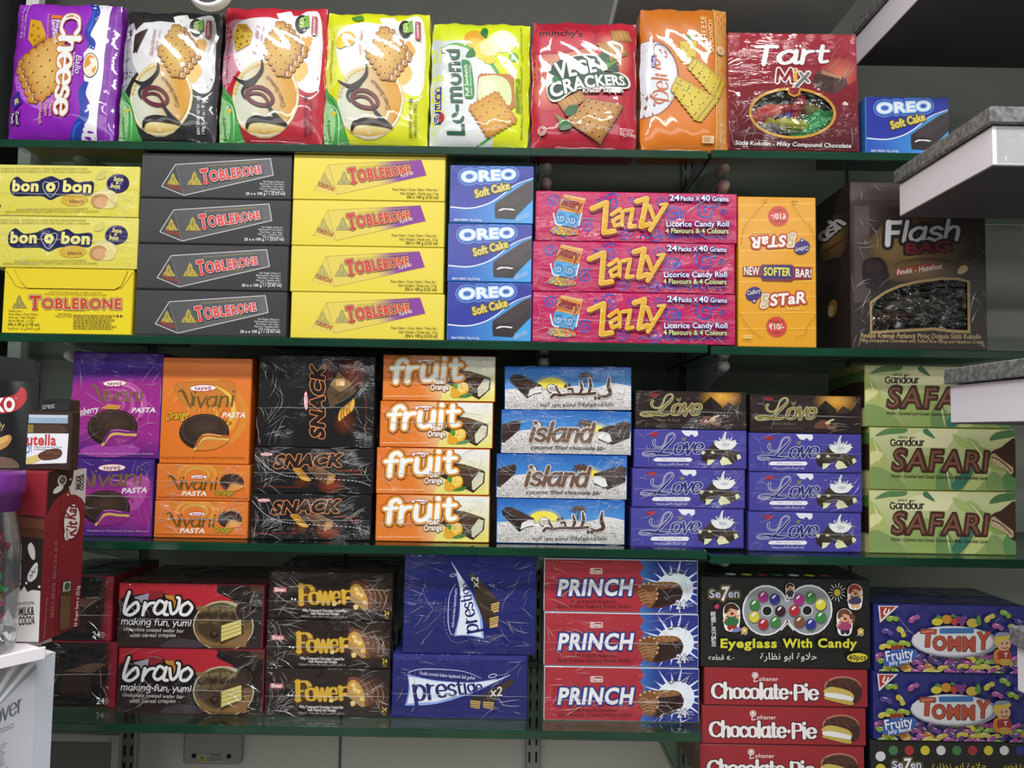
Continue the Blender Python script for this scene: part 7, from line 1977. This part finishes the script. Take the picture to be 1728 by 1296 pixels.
PCG = 'red and blue crisp bar boxes'
tower(S4, [(pc, 917, 1180, 1218, 'red and blue crisp bar box with white burst, bottom of three', 'bar box', PCG), (pc, 917.7, 1178.5, 1124, 'red and blue crisp bar box with white burst, middle of three', 'bar box', PCG), (pc, 918, 1177, 1032, 'red and blue crisp bar box with white burst, top of three', 'bar box', PCG)])
sv, svl = Kind('candy_box', art_seven(), .13, GLOSS, top='16171a', dots=True), Kind('candy_box', art_seven_low(), .13, GLOSS, top='16171a')
pie, tm = Kind('pie_box', art_pie(), .14, GLOSS, top='7c1c26', sidecol='6a1c24'), Kind('candy_box', art_tommy(), .13, FILM, wrap=14, seam=False, top='232862')
z5 = zat(1325, 1127.8, 0) - 3 * (pie.h + .0006)
HG = 'red chocolate pie boxes'
zt = tower(z5, [(pie, 1181, 1459, 1322, 'red chocolate pie box cut by the bottom edge of the picture', 'pie box', HG), (pie, 1185, 1461, 1254, 'red chocolate pie box in the middle of the visible stack', 'pie box', HG), (pie, 1189, 1464, 1188, 'red chocolate pie box directly under the black eyeglass candy box', 'pie box', HG),
                (sv, 1182, 1470.6, 1126, 'black candy box printed with spectacles of coloured beads, on the red pie boxes', 'candy box', None)])
svl.mesh.transform(Matrix.Diagonal((1, 1, (zat(1600, 1250, 0) - .001 - z5) / svl.h, 1))); svl.h = zat(1600, 1250, 0) - .001 - z5
tower(z5, [(svl, 1470, 1740, 1390, 'black candy box with a row of coloured dots under the jelly bean boxes', 'candy box', None), (tm, 1475, 1733, 1247, 'blue jelly bean box with white oval, lower of two', 'candy box', 'blue jelly bean boxes'), (tm, 1479, 1731, 1127, 'blue jelly bean box with white oval, upper of two', 'candy box', 'blue jelly bean boxes')])
z6 = z5
glass_shelf(at(1160, 1390, -.04).x, .95, z6 - .0005, 'green glass shelf board below the picture carrying the red pie boxes')

# ------------------------------------------------------------------ display stand at the left
KY = -.295
kk = Kind('finger_bar_box', art_kitkat_left(), .077, CARD, Y=KY, right=art_kitkat(), top='96222e', sidecol='7c202a')
zt = zat(67, 1085, KY)
kk.put(at(67, 1085, KY).x - kk.w / 2, zt, 'red finger bar box standing on the white stand, in front of the purple boxes', 'chocolate box', None, Y=KY)
ztop = zt + kk.h
nt = Kind('spread_snack_box', art_nutella(), .015, GLOSS, Y=-.28, sidecol='2a1e1a', top='3a2a22')
nt.put(cx_of(43, 119, 790, -.28), ztop + .0006, 'small brown hazelnut spread snack pack standing on the red finger bar box', 'snack pack', None, Y=-.28)
sb = Kind('confectionery_box', art_small_black(), .02, GLOSS, Y=-.245, top='18181a')
sb.put(cx_of(64, 115, 790, -.245), ztop + .0006, 'small black box with silver lettering behind the hazelnut spread pack', 'snack box', None, Y=-.245)
# stand: a tray on a printed body turned towards the middle of the shop
ru = math.atan2(.05, .032)
r = tag(link('display_stand', None, (-.487, -.285, 0), rot=(0, 0, ru)), 'white display stand with printed front board at the left, below the red finger bar box', 'display stand')
b = MB(); fp = ((-.26, -.02), (-.022, -.02), (-.022, .02), (.012, .03), (.012, .17), (-.26, .17))
b.face([(x, y, zt - .0006) for x, y in fp]); b.face([(x, y, zt - .008) for x, y in fp[::-1]])
for k in range(6): b.face([(*fp[k], zt - .008), (*fp[(k + 1) % 6], zt - .008), (*fp[(k + 1) % 6], zt - .0006), (*fp[k], zt - .0006)])
link('tray', b.mesh('tray', WHITE_M), parent=r)
b = MB(); b.box(-.26, -.022, zt - .011, -.021, -.0195, zt + .002, 'd4d0e0', 0, .0008); link('tray_lip', b.mesh('tray_lip', WHITE_M), parent=r)
po = art_poster()
zu = zt - .0115; zb = zu - .14
P_, C_ = face_tris(po, lambda uv, lay: np.stack([-.082 + uv[..., 0] * .082, np.full(uv.shape[:2], -.0012 - lay * 4e-5), zb + uv[..., 1] * (zu - zb)], -1))
link('front_board', tri_mesh('front_board', P_, C_, [GLOSS]), parent=r)
b = MB(); b.box(-.25, -.001, .1, 0, .15, zu, 'd0d4dc', 0, .001); link('column', b.mesh('column', WHITE_M), parent=r)
b = MB(); b.box(-.27, -.03, 0, .02, .18, .1, 'c8c8cc', 0, .004); link('foot', b.mesh('foot', WHITE_M), parent=r)

# sweet jar
jr = .04
jx, jy = (44 - 864) * .82 / F_PX - jr, -.338
jh = zat(40, 843, -.34) - zt
r = tag(link('candy_jar', None, (jx, jy, zt)), 'clear candy jar with purple lid at the left edge, beside the red finger bar box', 'candy jar')
b = MB(); b.lathe([(jr * .8, .0008), (jr * .95, .004), (jr, .02), (jr, jh * .55), (jr * .97, jh * .7), (jr * .86, jh * .84), (jr * .8, jh * .92), (jr * .8, jh)], 40); link('jar_body', b.mesh('jar_body', clear_mat('clear_plastic_jar', (.93, .94, .95), .08, .04), True), parent=r)
lz = zat(44, 797, -.34) - zt
b = MB(); b.lathe([(jr * .9, jh - .012), (jr * .93, jh - .012), (jr * .93, jh + .004), (jr * 1.0, jh + .005), (jr * 1.02, jh + .008), (jr * 1.02, lz - .003), (jr * .98, lz), (.001, lz)], 60, rfun=lambda k, z: 1 + (.006 if k % 2 and jh + .006 < z < lz - .001 else 0)); link('lid', b.mesh('lid', PLASTIC_P, True), parent=r)
JG = 'wrapped sweets in the jar'
jc = ('a8502c', 'c03a4a', '4a8a3a', 'd05a8a', '8a4a30', 'c8a040', 'b02a3a', '3a9a5a', 'd84a7a', '7a3a2a', 'd0743a', '8a2a4a')
jl = ('copper', 'crimson', 'leaf green', 'rose pink', 'brown', 'mustard', 'dark red', 'emerald', 'bright pink', 'chestnut', 'pale orange', 'plum')
for i in range(12):
    zc = .014 + (i // 2) * (jh * .78 / 6); t = i * 2.2
    o = link('wrapped_candy', candy_mesh(80 + i, jc[i], .024), (jx + (.018 if i % 2 else .012), jy - .012 + .014 * (i % 2), zt + zc + .002), rot=(t, 1.1 + .4 * math.sin(t), t * 1.3))
    o.scale = (.62, .8, .8)
    tag(o, '%s foil sweet inside the candy jar with the purple lid' % jl[i], 'sweet', JG)

# dark nut pouch standing behind the jar and the finger bar box
PY = -.203
bagart = art_nut_bag()
q = bagart.px(); P = [at(x, y, PY) for x, y in q]
hart = P[0].z - P[3].z; hB = P[0].z - zt; wB = P[1].x - P[0].x; low = -(hB - hart) / hart
r = tag(link('nut_pouch', None, (P[0].x + wB / 2, PY, zt)), 'black nut snack pouch with red flash behind the candy jar at the left edge', 'pouch')


def pouch_pos(uv, lay):
    u, v = uv[..., 0], uv[..., 1]
    g = (v - low) / (1 - low)
    bulge = .014 * (1 - np.abs(2 * u - 1) ** 3) * np.clip(1.1 - g, 0, 1) ** .5
    return np.stack([(u - .5) * wB, -bulge - lay * 6e-5 + .0006 * np.sin(u * 12 + v * 5), g * hB], -1)


def body(v0, v1):
    return subdiv(np.array([[[0, v0], [1, v0], [1, v1]], [[0, v0], [1, v1], [0, v1]]], float), .06)


Pp, Cp = [], []
for uv, c, lay in bagart.ch:
    uv2 = subdiv(uv, .06); Pp.append(pouch_pos(uv2, lay)); Cp.append(np.broadcast_to(np.array(c).reshape(-1, 3)[0], uv2.shape[:2] + (3,)))
dark = np.array(lin('1a1a1c'))
pf = pouch_pos(body(low, 0), 0); Pp.append(pf); Cp.append(np.broadcast_to(dark, pf.shape))
pb = pouch_pos(body(low, 1), 0); pb[..., 1] = -pb[..., 1] + .001; Pp.append(pb); Cp.append(np.broadcast_to(dark, pb.shape))
link('pouch', tri_mesh('pouch', np.concatenate(Pp), np.concatenate(Cp), [GLOSS]), parent=r)
b = MB(); zf = hB
b.add([(-wB / 2, -.001, zf - .002), (wB / 2, -.001, zf - .002), (wB / 2 - .002, .002, zf + .022), (wB / 2 - .012, .003, zf + .027), (-wB / 2, .003, zf + .032), (-wB / 2, .0, zf - .002), (wB / 2, .0, zf - .002), (wB / 2 - .002, .003, zf + .022), (wB / 2 - .012, .004, zf + .027), (-wB / 2, .004, zf + .032)], [(0, 1, 2, 3, 4), (9, 8, 7, 6, 5), (1, 6, 7, 2), (2, 7, 8, 3), (3, 8, 9, 4)], '161618')
link('top_seal', b.mesh('top_seal', CARD), parent=r)
